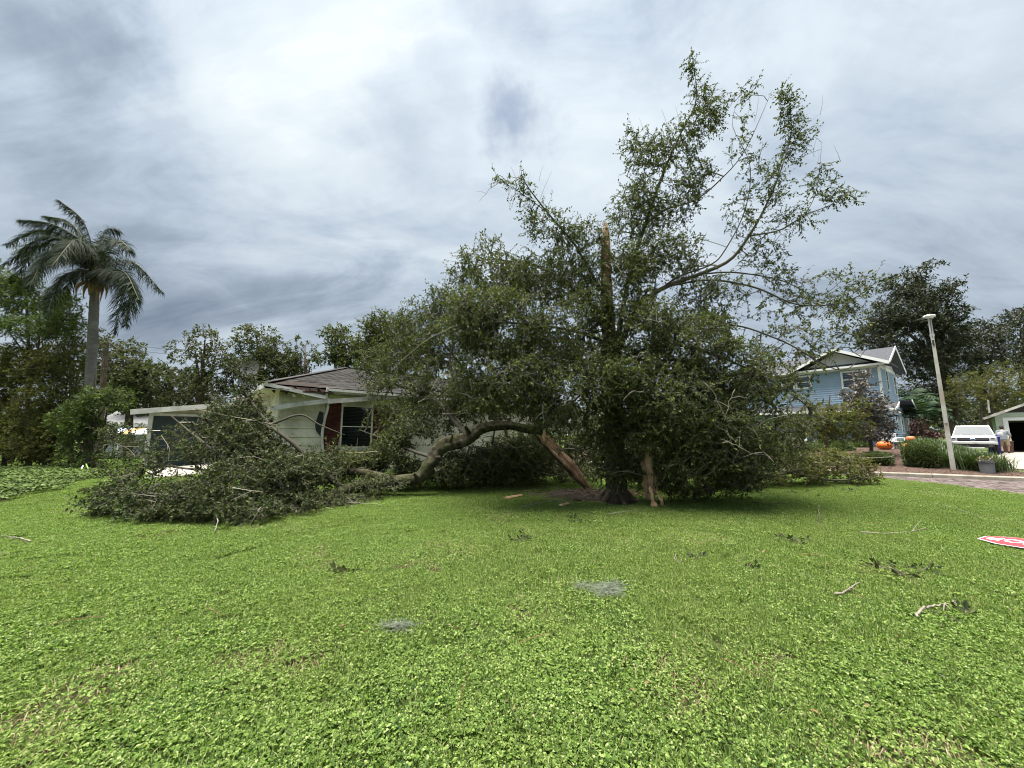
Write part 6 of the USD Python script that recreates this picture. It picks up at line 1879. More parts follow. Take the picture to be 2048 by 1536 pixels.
    plant('red_shrub', 'dark red leaved shrub right of the orange lawn figure', 'shrub', f, [([(px, 880, Y), (1848, 860, Y)], [.04, .02])], [(1842, 868, 16, 14, Y, .6, 70, 0), (1858, 872, 18, 12, Y, .6, 60, 0), (1835, 850, 8, 8, Y, .3, 16, 0)], r, M_red_leaf, per=9, reach=.4, size=.2, wid=.4, parts=('stem', 'stem', 'foliage'))
    # dark hedge behind the trunk
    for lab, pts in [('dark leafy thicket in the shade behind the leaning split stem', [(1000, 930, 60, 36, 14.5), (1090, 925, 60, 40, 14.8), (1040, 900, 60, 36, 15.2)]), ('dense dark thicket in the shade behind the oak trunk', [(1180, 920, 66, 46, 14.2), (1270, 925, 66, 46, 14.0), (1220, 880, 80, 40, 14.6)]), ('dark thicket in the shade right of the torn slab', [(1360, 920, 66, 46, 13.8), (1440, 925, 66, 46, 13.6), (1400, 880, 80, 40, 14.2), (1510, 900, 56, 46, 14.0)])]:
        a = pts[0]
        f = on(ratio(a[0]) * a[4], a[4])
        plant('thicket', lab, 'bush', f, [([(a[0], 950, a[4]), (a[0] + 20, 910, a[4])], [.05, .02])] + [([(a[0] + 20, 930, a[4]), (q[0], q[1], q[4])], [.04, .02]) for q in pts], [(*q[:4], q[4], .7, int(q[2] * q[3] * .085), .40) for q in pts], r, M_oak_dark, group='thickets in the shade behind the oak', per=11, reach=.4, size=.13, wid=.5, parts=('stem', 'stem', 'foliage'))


build_hedges()

# ------------------------------------------------------------------ street furniture, vehicle, person, yard decorations
def build_pole():
    f = G(1907, 940)
    t = thing('light_pole', 'square tapered concrete street light pole with round flat lamp on top', 'street light', f)
    Y = f[1]
    top = P(1864, 632, Y)
    h = top[2] - f[2]
    M_pole = mat('pole_concrete', (0.46, 0.455, 0.42), (0.36, 0.355, 0.32), scale=3, rough=.85, spec=.2, stretch=(1, 1, .3), dark=(.24, .20, .14), dscale=1.0, bump=.003, bscale=50)
    m = MB()
    az = -0.86
    e1, e2 = np.array([np.cos(az), np.sin(az), 0]), np.array([-np.sin(az), np.cos(az), 0])
    rings = []
    hp = h * .86
    lean = np.array([top[0] - f[0] , 0, 0]) * 0.0
    n = 9
    for k in range(n):
        s = k / (n - 1); w = .082 * (1 - s) + .052 * s
        for a, b in ((-1, -.8), (-.8, -1), (.8, -1), (1, -.8), (1, .8), (.8, 1), (-.8, 1), (-1, .8)):
            rings.append(e1 * a * w + e2 * b * w + [0, 0, -.1 + (hp + .1) * s])
    ff = [(k * 8 + j, k * 8 + (j + 1) % 8, (k + 1) * 8 + (j + 1) % 8, (k + 1) * 8 + j) for k in range(n - 1) for j in range(8)]
    m.add(rings, ff).add(rings[-8:], [(0, j, j + 1) for j in range(1, 7)])
    part(t, 'pole', m.get(), M_pole)
    M_metal = mat('lamp_metal', (.42, .42, .41), rough=.5, metallic=.3)
    part(t, 'bracket', MB().tube([(-.05, 0, hp - .3), (-.05, 0, h - .1)], .028, 8).tube([(.05, 0, hp - .3), (.05, 0, h - .16)], .022, 8).box(-.06, .06, -.05, .05, hp, hp + .12).get(), M_metal)
    prof = [(0.0, h + .07), (.08, h + .065), (.17, h + .03), (.21, h - .01), (.20, h - .05), (.12, h - .085), (0.0, h - .09)]
    v, fc = [], []
    for k in range(24):
        a = k * 2 * np.pi / 24
        v += [(rr * np.cos(a), rr * np.sin(a), z) for rr, z in prof]
    c = len(prof)
    for k in range(24):
        for j in range(c - 1):
            fc.append((k * c + j, k * c + j + 1, ((k + 1) % 24) * c + j + 1, ((k + 1) % 24) * c + j))
    part(t, 'lamp_head', (np.array(v), np.array(fc)), M_trim, smooth=50)
    part(t, 'cover_plate', MB().box(-.03, .03, -.02, .0, hp * .93, hp * .97).into(tuple(-.056 * e2), e1, e2), M_slate)
    part(t, 'cover_plate', MB().box(-.045, .045, -.03, .0, hp * .34, hp * .40).into(tuple(-.073 * e2), e1, e2), M_metal)


build_pole()


def revolve(prof, n=24):
    v, f = [], []
    c = len(prof)
    for k in range(n):
        a = k * 2 * np.pi / n
        v += [(r_ * np.cos(a), r_ * np.sin(a), z) for r_, z in prof]
    for k in range(n):
        for j in range(c - 1):
            f.append((k * c + j, ((k + 1) % n) * c + j, ((k + 1) % n) * c + j + 1, k * c + j + 1))
    return np.array(v), np.array(f)


def build_pot():
    r = np.random.default_rng(51)
    f = G(1976, 947)
    t = thing('planter_pot', 'round grey planter with pale flowers standing on the kerb side mulch', 'planter', f)
    part(t, 'pot', revolve([(.0, 0), (.195, 0), (.215, .42), (.235, .44), (.235, .56), (.215, .56), (.20, .48), (0, .47)]), mat('pot_grey', (.115, .12, .13), (.15, .155, .165), scale=4, rough=.6), smooth=30)
    lv = leafy_block(dome_shape(.26, .26, .22, 4), 420, r, .06, .5)
    part(t, 'plants', (lv[0] + [0, 0, .46], lv[1]), M_olive, kind='stuff')
    lv = leafy_block(dome_shape(.25, .25, .24, 5), 90, r, .045, .9)
    part(t, 'flowers', (lv[0] + [0, 0, .46], lv[1]), mat('pale_flowers', (.55, .5, .42), rough=.8), kind='stuff')


build_pot()


def hullpts(pts):
    return m3.Manifold.hull_points(np.asarray(pts, float))


def man_arrays(m):
    q = m.to_mesh()
    return np.array(q.vert_properties[:, :3], float), np.array(q.tri_verts, int)


def rbox(x0, x1, y0, y1, z0, z1, r=.04):
    """A rounded box as a convex hull of eight small spheres."""
    s = m3.Manifold.sphere(r, 10)
    parts_ = [s.translate((x, y, z)) for x in (x0 + r, x1 - r) for y in (y0 + r, y1 - r) for z in (z0 + r, z1 - r)]
    return m3.Manifold.batch_hull(parts_)


def build_truck():
    Y = 23.0
    x = ratio(1944) * Y
    f = on(x, Y, .04)
    rot = -math.atan2(.79, .61)
    t = thing('pickup_truck', 'white pickup truck parked on the driveway facing the street', 'pickup truck', f, rot)
    M_paint = mat('truck_paint', (.42, .43, .44), rough=.25, spec=.5, coat=.6)
    M_plastic = mat('black_plastic', (.018, .018, .020), rough=.45)
    M_chrome = mat('badge_chrome', (.6, .6, .62), rough=.2, metallic=.9)
    M_tyre = mat('tyre_rubber', (.016, .016, .017), rough=.8)
    M_rim = mat('rim_alloy', (.35, .35, .36), rough=.35, metallic=.7)
    M_glass = mat('truck_glass', (.035, .05, .06), rough=.08, spec=.12)
    M_lamp = mat('headlight_lens', (.42, .45, .47), rough=.08, spec=.8, coat=1.0)
    M_inner = mat('headlight_core', (.05, .05, .055), rough=.2, spec=.8)
    M_badge = mat('badge_blue', (.02, .05, .16), rough=.3)
    hw = .93
    # body: front with rounded corners, hood, side panels, bed
    hood = m3.Manifold.batch_hull([rbox(-hw + .03, hw - .03, .10, .5, .72, 1.10, .10), rbox(-hw, hw, .55, 1.6, .62, 1.12, .08), rbox(-hw + .10, hw - .10, 1.3, 1.65, 1.0, 1.20, .05)])
    side = rbox(-hw, hw, 1.3, 5.2, .52, 1.12, .07)
    body = hood + side
    for yy in (.92, 4.25):
        for sx in (-1, 1):
            body = body - m3.Manifold.cylinder(.5, .43, .43, 28).rotate((0, 90, 0)).translate((sx * .78 - .25, yy, .42))
    part(t, 'body', man_arrays(body), M_paint, smooth=35)
    for sx in (-1, 1):
        part(t, 'hood_crease', MB().bar((sx * .42, .35, 1.118), (sx * .50, 1.5, 1.205), .05, .02).get(), M_paint)
    cab = m3.Manifold.batch_hull([rbox(-hw + .05, hw - .05, 1.55, 3.5, 1.05, 1.2, .05), rbox(-hw + .22, hw - .22, 2.15, 3.2, 1.70, 1.80, .045)])
    part(t, 'cab', man_arrays(cab), M_paint, smooth=35)
    # windscreen: set proud of the sloping front of the cab
    a, b = np.array([0, 1.570, 1.19]), np.array([0, 2.118, 1.74])
    nn = np.array([0, -(b - a)[2], (b - a)[1]]); nn /= np.linalg.norm(nn)
    q = [(-hw + .11, *a[1:]), (hw - .11, *a[1:]), (hw - .27, *b[1:]), (-hw + .27, *b[1:])]
    mid = [(0, *(a[1:] + [-.03, 0])), (0, *(b[1:] + [-.03, 0]))]
    ws = MB()
    pts = [np.array(q[0]), np.array(mid[0]), np.array(q[1]), np.array(q[2]), np.array(mid[1]), np.array(q[3])]
    out = [p + nn * .012 for p in pts]; inn = [p - nn * .03 for p in pts]
    ws.add(out, [(0, 1, 4, 5), (1, 2, 3, 4)]).add(out + inn, [(1, 0, 6, 7), (2, 1, 7, 8), (3, 2, 8, 9), (4, 3, 9, 10), (5, 4, 10, 11), (0, 5, 11, 6)])
    part(t, 'windscreen', ws.get(), M_glass)
    part(t, 'cowl', MB().box(-hw + .12, hw - .12, 1.42, 1.60, 1.165, 1.205).get(), M_plastic)
    for sx in (-1, 1):
        part(t, 'wiper', MB().bar((sx * .1 - .3, 1.565, 1.215), (sx * .1 + .28, 1.60, 1.25), .015, .015).get(), M_plastic)
        part(t, 'side_window', MB().add([(sx * (hw - .045), 1.85, 1.22), (sx * (hw - .045), 3.2, 1.22), (sx * (hw - .20), 3.05, 1.66), (sx * (hw - .20), 2.2, 1.66)], [(0, 1, 2, 3)]).get(), M_glass)
        mr = part(t, 'mirror', man_arrays(rbox(sx * (hw + .14) - .12, sx * (hw + .14) + .12, 1.72, 1.86, 1.14, 1.34, .05)), M_paint, smooth=35)
        part(mr, 'mirror_arm', MB().bar((sx * (hw - .06), 1.82, 1.16), (sx * (hw + .06), 1.80, 1.19), .05, .04).get(), M_plastic)
        hl = part(t, 'headlight', man_arrays(m3.Manifold.batch_hull([rbox(sx * .76 - .11, sx * .76 + .11, .08, .26, .90, 1.04, .03), rbox(sx * .86 - .04, sx * .86 + .04, .22, .40, .93, 1.05, .025)])), M_lamp, smooth=35)
        part(hl, 'reflector', MB().box(sx * .76 - .07, sx * .76 + .07, .074, .079, .925, 1.01).get(), M_inner)
        fo = part(t, 'fog_lamp', man_arrays(m3.Manifold.cylinder(.05, .075, .075, 16).rotate((90, 0, 0)).translate((sx * .66, .02, .56))), M_inner, smooth=35)
    gr = man_arrays(rbox(-.62, .62, .03, .15, .77, 1.04, .06))
    g = part(t, 'grille', gr, M_plastic, smooth=35)
    part(g, 'grille_bar', MB().box(-.58, .58, .02, .029, .905, .93).get(), mat('grille_grey', (.10, .10, .105), rough=.4))
    ov = revolve([(0, .02), (.085, .02), (.10, .012), (.10, 0), (0, 0)], 20)
    v = np.stack([ov[0][:, 0] * 1.25, .018 - ov[0][:, 2], ov[0][:, 1] * .5 + .918], 1)
    bd = part(g, 'badge', (v, ov[1][:, ::-1]), M_chrome, smooth=30)
    part(g, 'badge_face', (np.stack([ov[0][:, 0] * 1.02, .010 - ov[0][:, 2], ov[0][:, 1] * .37 + .918], 1), ov[1][:, ::-1]), M_badge, smooth=30)
    part(t, 'bumper', man_arrays(m3.Manifold.batch_hull([rbox(-.80, .80, -.04, .2, .64, .80, .05), rbox(-hw, hw, .12, .4, .62, .80, .05)])), M_paint, smooth=35)
    part(t, 'lower_intake', man_arrays(rbox(-.78, .78, .0, .2, .47, .635, .04)), M_plastic, smooth=35)
    part(t, 'skid_plate', man_arrays(rbox(-.42, .42, .0, .25, .36, .465, .03)), M_paint, smooth=35)
    for yy in (.92, 4.25):
        for sx in (-1, 1):
            tv, tf = revolve([(.22, -.12), (.34, -.125), (.385, -.09), (.39, 0), (.385, .09), (.34, .125), (.22, .12)], 28)
            w = part(t, 'wheel', (np.stack([tv[:, 2] + sx * .80, tv[:, 0] + yy, tv[:, 1] + .39], 1), tf), M_tyre, smooth=40)
            rv, rf_ = revolve([(0, .03), (.08, .05), (.09, .02), (.2, .04), (.225, .10), (.225, -.1), (0, -.1)], 24)
            part(w, 'rim', (np.stack([sx * rv[:, 2] + sx * .80, rv[:, 0] + yy, rv[:, 1] + .39], 1), rf_[:, ::-1] if sx > 0 else rf_), M_rim, smooth=40)
    part(t, 'plate', MB().box(-.15, .15, -.055, -.045, .66, .74).get(), M_dirty)


build_truck()


def build_bin():
    Y = 23.6
    f = on(ratio(1984) * Y, Y, .05)
    t = thing('wheeled_bin', 'tall dark blue wheeled bin beside the pickup', 'bin', f, -.9)
    Mb = mat('bin_blue', (.02, .025, .16), rough=.45)
    b = m3.Manifold.batch_hull([rbox(-.23, .23, -.26, .26, .05, .12, .03), rbox(-.29, .29, -.33, .33, .98, 1.02, .03)])
    part(t, 'body', man_arrays(b), Mb, smooth=35)
    part(t, 'lid', man_arrays(m3.Manifold.batch_hull([rbox(-.31, .31, -.36, .38, 1.03, 1.08, .02), rbox(-.25, .25, -.28, .3, 1.08, 1.13, .02)])), Mb, smooth=35)
    part(t, 'handle', MB().tube([(-.22, .36, 1.0), (-.22, .43, 1.02), (.22, .43, 1.02), (.22, .36, 1.0)], .018, 8).get(), Mb)
    for sx in (-1, 1):
        part(t, 'wheel', MB().tube([(sx * .22, .28, .11), (sx * .28, .28, .11)], .11, 16).get(), M_slate)
    f2 = on(ratio(2010) * 25.2, 25.2, .05)
    t = thing('brown_bin', 'low dark brown bin standing by the garage door frame behind the person', 'bin', f2, -.9)
    Mc = mat('bin_brown', (.075, .04, .03), rough=.6)
    part(t, 'body', man_arrays(m3.Manifold.batch_hull([rbox(-.22, .22, -.22, .22, .0, .1, .03), rbox(-.28, .28, -.28, .28, .66, .72, .03)])), Mc, smooth=35)
    part(t, 'lid', man_arrays(rbox(-.30, .30, -.30, .30, .725, .78, .025)), Mc, smooth=35)


build_bin()


def skin_mesh(bones, edge=.02, rounds=8):
    s = lambda p, r_: m3.Manifold.sphere(r_, 16).translate(tuple(map(float, p)))
    m = None
    for a, ra, b, rb in bones:
        h = m3.Manifold.batch_hull([s(a, ra), s(b, rb)])
        m = h if m is None else m + h
    v, f = man_arrays(m.refine_to_length(edge))
    tm = trimesh.Trimesh(v, f)
    trimesh.smoothing.filter_taubin(tm, iterations=rounds)
    return np.array(tm.vertices), np.array(tm.faces)


def build_person():
    Y = 24.4
    x = ratio(2006) * Y
    f = on(x, Y, .05)
    t = thing('person', 'person in grey t-shirt and khaki shorts walking away towards the open garage', 'person', f, -.75)
    M_skin = mat('skin', (.42, .26, .19), rough=.6)
    M_shirt = mat('grey_shirt', (.165, .185, .205), (.20, .22, .24), scale=8, rough=.9)
    M_short = mat('khaki_shorts', (.30, .24, .16), (.25, .20, .13), scale=8, rough=.9)
    M_shoe = mat('dark_shoes', (.025, .022, .022), rough=.7)
    M_hair = mat('dark_cap', (.02, .019, .018), rough=.8)
    # +y is the way the person walks; x to the right of the person is +x
    hip, chest, neck = np.array([0, 0, .94]), np.array([0, .05, 1.30]), np.array([0, .09, 1.47])
    head = np.array([0, .15, 1.63])
    hl, hr = np.array([-.10, 0, .92]), np.array([.10, 0, .92])
    kl, kr = np.array([-.13, .10, .50]), np.array([.13, .0, .49])
    al, ar = np.array([-.14, -.06, .10]), np.array([.13, .06, .09])
    sl, sr = np.array([-.19, .07, 1.40]), np.array([.19, .07, 1.40])
    el, er = np.array([-.27, .0, 1.13]), np.array([.29, .04, 1.14])
    wl, wr = np.array([-.26, .12, .90]), np.array([.27, .18, .93])
    bones = [(hip, .15, chest, .16), (chest, .16, neck, .07), (neck, .06, head - [0, 0, .03], .07), (head - [0, 0, .03], .085, head + [0, .0, .05], .098), (head + [0, .05, -.06], .055, head + [0, .03, .0], .08),
             (sl, .068, sr, .068), (hl, .105, kl, .062), (hr, .105, kr, .062), (kl, .06, al, .038), (kr, .06, ar, .038), (al, .04, al + [0, .12, -.05], .035), (ar, .04, ar + [0, .13, -.04], .035),
             (sl, .06, el, .043), (sr, .06, er, .043), (el, .042, wl, .029), (er, .042, wr, .029),
             (head + [0, .095, -.01], .018, head + [0, .115, -.025], .014), (head + [-.092, .0, -.01], .018, head + [-.095, -.01, .02], .018), (head + [.092, .0, -.01], .018, head + [.095, -.01, .02], .018)]
    for w, e, sx in ((wl, el, -1), (wr, er, 1)):
        d = (w - e) / np.linalg.norm(w - e)
        p = w + d * .07
        bones += [(w, .028, p, .036)]
        for k in range(4):
            o = np.array([0, (k - 1.5) * .021, 0])
            q = p + o + d * .02
            bones += [(q, .0105, q + d * (.045 - .006 * abs(k - 1.3)), .0095), (q + d * .042, .0095, q + d * .068 + [-sx * .018, 0, 0], .0085)]
        bones += [(w + d * .03 + [0, .03, 0], .012, w + d * .07 + [-sx * .012, .055, 0], .010)]
    body = part(t, 'body', skin_mesh(bones, .016, 6), M_skin, smooth=True)
    sh = [(hip + [0, 0, -.02], .172, chest, .178), (chest, .178, neck - [0, 0, .045], .085), (sl, .082, sr, .082), (sl, .08, sl + (el - sl) * .75, .072), (sr, .08, sr + (er - sr) * .75, .072), (hip + [-.06, 0, -.05], .14, hip + [.06, 0, -.05], .14)]
    part(body, 'shirt', skin_mesh(sh, .025, 8), M_shirt, smooth=True)
    so = [(hip + [0, 0, -.08], .155, hip + [0, 0, -.02], .15), (hl, .125, hl + (kl - hl) * .88, .10), (hr, .125, hr + (kr - hr) * .88, .10)]
    part(body, 'shorts', skin_mesh(so, .025, 6), M_short, smooth=True)
    for a in (al, ar):
        part(body, 'shoe', skin_mesh([(a + [0, -.03, -.04], .048, a + [0, .15, -.05], .04), (a + [0, -.02, .0], .05, a + [0, 0, -.03], .05)], .02, 5), M_shoe, smooth=True)
    part(body, 'cap', skin_mesh([(head + [0, -.015, .045], .104, head + [0, .0, .07], .10), (head + [0, -.03, .0], .09, head + [0, -.02, .05], .1), (head + [0, .11, .05], .03, head + [0, .16, .035], .03)], .02, 5), M_hair, smooth=True)


build_person()


def pumpkin(r0, h, lobes=12, seed=0):
    v, f = [], []
    n, mrows = lobes * 6, 14
    for i in range(mrows + 1):
        th = np.pi * i / mrows
        for k in range(n):
            a = 2 * np.pi * k / n
            rr = r0 * (np.sin(th) ** .8) * (1 - .10 * (0.5 + 0.5 * np.cos(a * lobes)) ** 2)
            z = h / 2 + h / 2 * np.cos(th) * (1 - .18 * np.exp(-(np.sin(th) / .35) ** 2))
            v.append((rr * np.cos(a), rr * np.sin(a), z))
    for i in range(mrows):
        for k in range(n):
            f.append((i * n + k, (i + 1) * n + k, (i + 1) * n + (k + 1) % n, i * n + (k + 1) % n))
    return np.array(v), np.array(f)


def build_decor():
    r = np.random.default_rng(55)
    M_org = mat('pumpkin_orange', (.62, .16, .03), (.52, .12, .02), scale=3, rough=.45, spec=.4)
    M_org2 = mat('lawn_figure_orange', (.80, .20, .07), rough=.4, spec=.4)
    M_stalk = mat('pumpkin_stalk', (.18, .16, .06), rough=.9)

    def pk(px, py, Y, r0, h, lab, mt=M_org):
        f = on(ratio(px) * Y, Y)
        t = thing('pumpkin', lab, 'pumpkin', f, group='pumpkins before the blue house')
        part(t, 'shell', pumpkin(r0, h), mt, smooth=True)
        part(t, 'stalk', MB().tube(spline([(0, 0, h * .86), (.01, 0, h * 1.0), (.05, .02, h * 1.12)], 6), [.06, .045, .04, .035, .035, .03], 7).get(), M_stalk)
    pk(1766, 905, 21.4, .36, .50, 'big bright orange ribbed pumpkin behind the low clipped hedge')
    pk(1803, 905, 21.8, .17, .3, 'small orange pumpkin at the end of the white bench')
    pk(1541, 904, 20.5, .14, .26, 'tiny orange pumpkin under the yellow green shrub at the porch post')
    pk(1590, 880, 23.6, .26, .42, 'dark red orange pumpkin on the shaded porch')
    f = on(ratio(1820) * 21.6, 21.6)
    t = thing('lawn_figure', 'orange lawn figure of two stacked balls beside the white bench', 'lawn ornament', f)
    part(t, 'lower_ball', pumpkin(.27, .48, 10), M_org2, smooth=True)
    part(t, 'upper_ball', (pumpkin(.2, .34, 10)[0] + [0, 0, .44], pumpkin(.2, .34, 10)[1]), M_org2, smooth=True)
    part(t, 'base', MB().box(-.2, .2, -.2, .2, -.02, .04).get(), M_slate)
    for sx in (-1, 1):
        part(t, 'arm', MB().tube([(sx * .22, 0, .36), (sx * .36, -.02, .28)], [.06, .05], 8).get(), M_org2)
    # bench
    Y = 22.2
    f = on(ratio(1796) * Y, Y)
    t = thing('garden_bench', 'white garden bench with looped lattice back near the orange figure', 'bench', f, .35)
    part(t, 'seat', MB().box(-.75, .75, -.02, .42, .42, .46).get(), M_trim)
    for x in (-.68, .68):
        for y in (.02, .38):
            part(t, 'leg', MB().box(x - .035, x + .035, y - .03, y + .03, -.05, .42).get(), M_trim)
        part(t, 'armrest', MB().box(x - .03, x + .03, .0, .42, .64, .68).box(x - .03, x + .03, .0, .05, .46, .64).get(), M_trim)
    bk = MB()
    bk.box(-.75, .75, .42, .46, .88, .94).box(-.75, .75, .42, .46, .48, .53).box(-.75, -.69, .42, .46, .53, .88).box(.69, .75, .42, .46, .53, .88)
    for cx in (-.42, 0, .42):
        a = np.linspace(0, 2 * np.pi, 19)
        bk.tube(np.column_stack([cx + .27 * np.cos(a), np.full(19, .44), .705 + .175 * np.sin(a)]), .02, 5, cap=False)
        bk.tube(np.column_stack([cx + .15 * np.cos(a), np.full(19, .44), .705 + .09 * np.sin(a)]), .016, 5, cap=False)
    for cx in (-.21, .21):
        bk.bar((cx - .14, .44, .54), (cx + .14, .44, .87), .03, .03, (0, 1, 0)); bk.bar((cx + .14, .44, .54), (cx - .14, .44, .87), .03, .03, (0, 1, 0))
    part(t, 'backrest', bk.get(), M_trim)
    # white cloth in the brush and the cord across the bed
    f = on(ratio(1522) * 17.5, 17.5)
    v, fc = leafy_block(dome_shape(.34, .25, .25, 9), 26, r, .3, .8)
    single('cloth', (v + f, fc), M_trim, 'crumpled white cloth caught low in the foliage left of the porch', 'cloth')
    a, b = P(1688, 914, 14.6), P(1785, 914, 15.6)
    u = np.linspace(0, 1, 10)[:, None]
    single('cord', MB().tube(a + (b - a) * u - [0, 0, .06] * (u * (1 - u)), .011, 5).get(), M_pale, 'thin pale cord stretched across the mulch bed by the low hedge', 'cord')
    # fallen stop sign
    c = G(2006, 1092)
    x_ax = G(2048, 1097) - G(1964, 1083); x_ax[2] = 0; x_ax /= np.linalg.norm(x_ax)
    w = .75
    rad = w / 2
    lft = G(1964, 1084)
    ang = math.atan2(x_ax[1], x_ax[0])
    ctr = lft + x_ax * rad
    t = thing('stop_sign', 'red octagonal stop sign lying flat on the grass at the right edge', 'sign', [ctr[0], ctr[1], .10], ang + math.pi)
    oc = [(rad / math.cos(math.pi / 8) * math.cos(math.pi / 8 + k * math.pi / 4), rad / math.cos(math.pi / 8) * math.sin(math.pi / 8 + k * math.pi / 4)) for k in range(8)]

    def plate(s, z0, z1):
        m = trimesh.creation.extrude_polygon(Polygon([(a_ * s, b_ * s) for a_, b_ in oc]), z1 - z0, engine='earcut')
        v_ = np.array(m.vertices); v_[:, 2] += z0
        v_[:, 2] += .05 * (-v_[:, 0] / rad) * .5 + .012 * np.sin(v_[:, 0] * 5)
        return v_, np.array(m.faces)
    part(t, 'plate', plate(1.0, 0, .004), mat('sign_white', (.72, .72, .72), rough=.35, spec=.5))
    part(t, 'red_face', plate(.945, .005, .0065), mat('sign_red', (.42, .035, .05), (.48, .05, .065), scale=3, rough=.3, spec=.5))
    tm = meshkit.text_mesh('STOP', .25, .002, bold=True)
    v = np.array(tm.vertices)
    v[:, :2] -= (v[:, :2].max(0) + v[:, :2].min(0)) / 2
    v[:, 0] *= .62 / (np.ptp(v[:, 0]))
    v[:, 2] += .008 + .05 * (-v[:, 0] / rad) * .5 + .012 * np.sin(v[:, 0] * 5)
    part(t, 'lettering', (v, np.array(tm.faces)), M_trim)


build_decor()


# ------------------------------------------------------------------ litter of the storm on the lawn
def build_litter():
    r = np.random.default_rng(61)

    def gp(px, py, dz=.03):
        q = G(px, py); q[2] = float(height(q[0], q[1])) + dz
        return q

    def twig(lab, pts, rad, mt, side=(), seed=0, dz=.065):
        rad = rad * 0.95
        rr = np.random.default_rng(seed)
        w = np.array([gp(px, py, dz + (q[0] if q else 0)) for px, py, *q in pts])
        o = w[0] * [1, 1, 0]
        c = spline(w, 5 * len(w)) + rr.normal(0, .004, (5 * len(w), 3))
        m = MB().tube(c - o, np.linspace(rad, rad * .4, len(c)), 6)
        for (i, px, py, up) in side:
            a = c[min(i, len(c) - 1)]; b = gp(px, py, dz + up)
            m.tube(spline([a, (a + b) / 2 + [0, 0, .02], b], 6) - o, np.linspace(rad * .6, rad * .25, 6), 5)
        x = UsdGeom.Xform  # one mesh per twig
        v, f = m.get()
        p = single('fallen_twig', (v + o, f), mt, lab, 'twig', group='fallen twigs on the lawn', smooth=True)
    twig('pale forked twig on the lawn right of the moss clump', [(1672, 1203), (1690, 1199), (1703, 1188), (1720, 1178)], .012, M_pale, [(8, 1712, 1196, .02)], 1)
    twig('pale bowed twig with forked end on the lawn at the far right', [(1838, 1250), (1846, 1234), (1868, 1228), (1895, 1225), (1912, 1216)], .012, M_pale, [(16, 1905, 1240, .02), (18, 1890, 1241, .01), (20, 1918, 1232, .03)], 2)
    twig('long thin grey twig trailing below the bowed twig', [(1860, 1236), (1890, 1245), (1925, 1262)], .006, M_limb, [], 3)
    twig('short dark upright stick in the lawn below the brush pile', [(1642, 1060, .0), (1640, 1048, .14), (1641, 1040, .26)], .013, M_bark, [(2, 1662, 1068, .01)], 4, 0.02)
    twig('thin pale twig lying far right before the stop sign', [(1722, 1073), (1780, 1075), (1830, 1070), (1852, 1064)], .009, M_pale, [(12, 1845, 1056, .05), (14, 1860, 1072, .03)], 5)
    twig('long thin twig near the street edge above the stop sign', [(1868, 1012), (1910, 1023), (1962, 1040)], .008, M_pale, [], 6)
    twig('pale crooked branch tip reaching onto the grass in front of the brush heap', [(330, 1046, .06), (395, 1048, .04), (420, 1047, .12), (433, 1060, .10), (428, 1072, .0)], .016, M_pale, [(10, 440, 1052, .06)], 7)
    twig('long straight thin branch on the grass right of the brush heap', [(556, 1018, .06), (620, 1017, .06), (690, 1016, .05), (760, 1019, .04)], .012, M_pale, [(6, 600, 1030, .02)], 8)
    twig('forked thin twig at the left edge of the heap', [(195, 1010, .03), (240, 1000, .06), (290, 985, .1)], .010, M_pale, [(6, 250, 1016, .02)], 9)
    twig('thin twig lying between wood splinter and trunk', [(1040, 1021), (1105, 1006), (1132, 1010), (1165, 1018)], .010, M_pale, [(8, 1140, 1030, .0)], 10)
    twig('thin twig crossing the shaded grass below the torn slab', [(1215, 1036), (1260, 1028), (1300, 1020)], .009, M_pale, [], 11)
    twig('yellowish curved stem on the lawn left of centre', [(505, 1186), (508, 1172), (518, 1160)], .006, M_blade, [], 12)
    twig('thin vertical straw standing at the lawn centre right', [(1352, 1118), (1350, 1130), (1362, 1133), (1366, 1122)], .005, M_pale, [], 13)
    twig('grey twig on the lawn above the pale forked twig', [(1500, 1010), (1560, 1014), (1640, 1008)], .010, M_limb, [(6, 1540, 1022, .02)], 14)
    twig('dead curved twig at the lower left of the lawn', [(60, 1092), (30, 1084), (2, 1080)], .012, M_pale, [(6, 16, 1092, .02)], 15)

    # dark leafy sprigs
    def sprig(lab, px, py, n, rad, lm=M_oak_dark, size=.07):
        f = gp(px, py, 0)
        t = thing('leaf_sprig', lab, 'leafy sprig', f, group='leafy sprigs strewn on the lawn')
        m = MB()
        ends, dirs = [], []
        for k in range(n):
            a = r.uniform(0, 6.28); d = np.array([np.cos(a), np.sin(a) * .9, r.uniform(.0, .25)])
            e = d * rad * r.uniform(.3, 1.0) + [0, 0, .045]
            m.tube(spline([(0, 0, .03), e * .5 + [0, 0, .03], e], 4), [.006, .005, .004, .003], 4)
            ends.append(e); dirs.append(d / np.linalg.norm(d))
        lv, sh = sprays(np.array(ends), np.array(dirs), r, per=9, reach=.16, size=size, wid=.5, droop=.05)
        lv[0][:, 2] = np.maximum(lv[0][:, 2], .03)
        part(t, 'twig', join(m.get(), sh), M_limb)
        part(t, 'leaves', lv, lm)
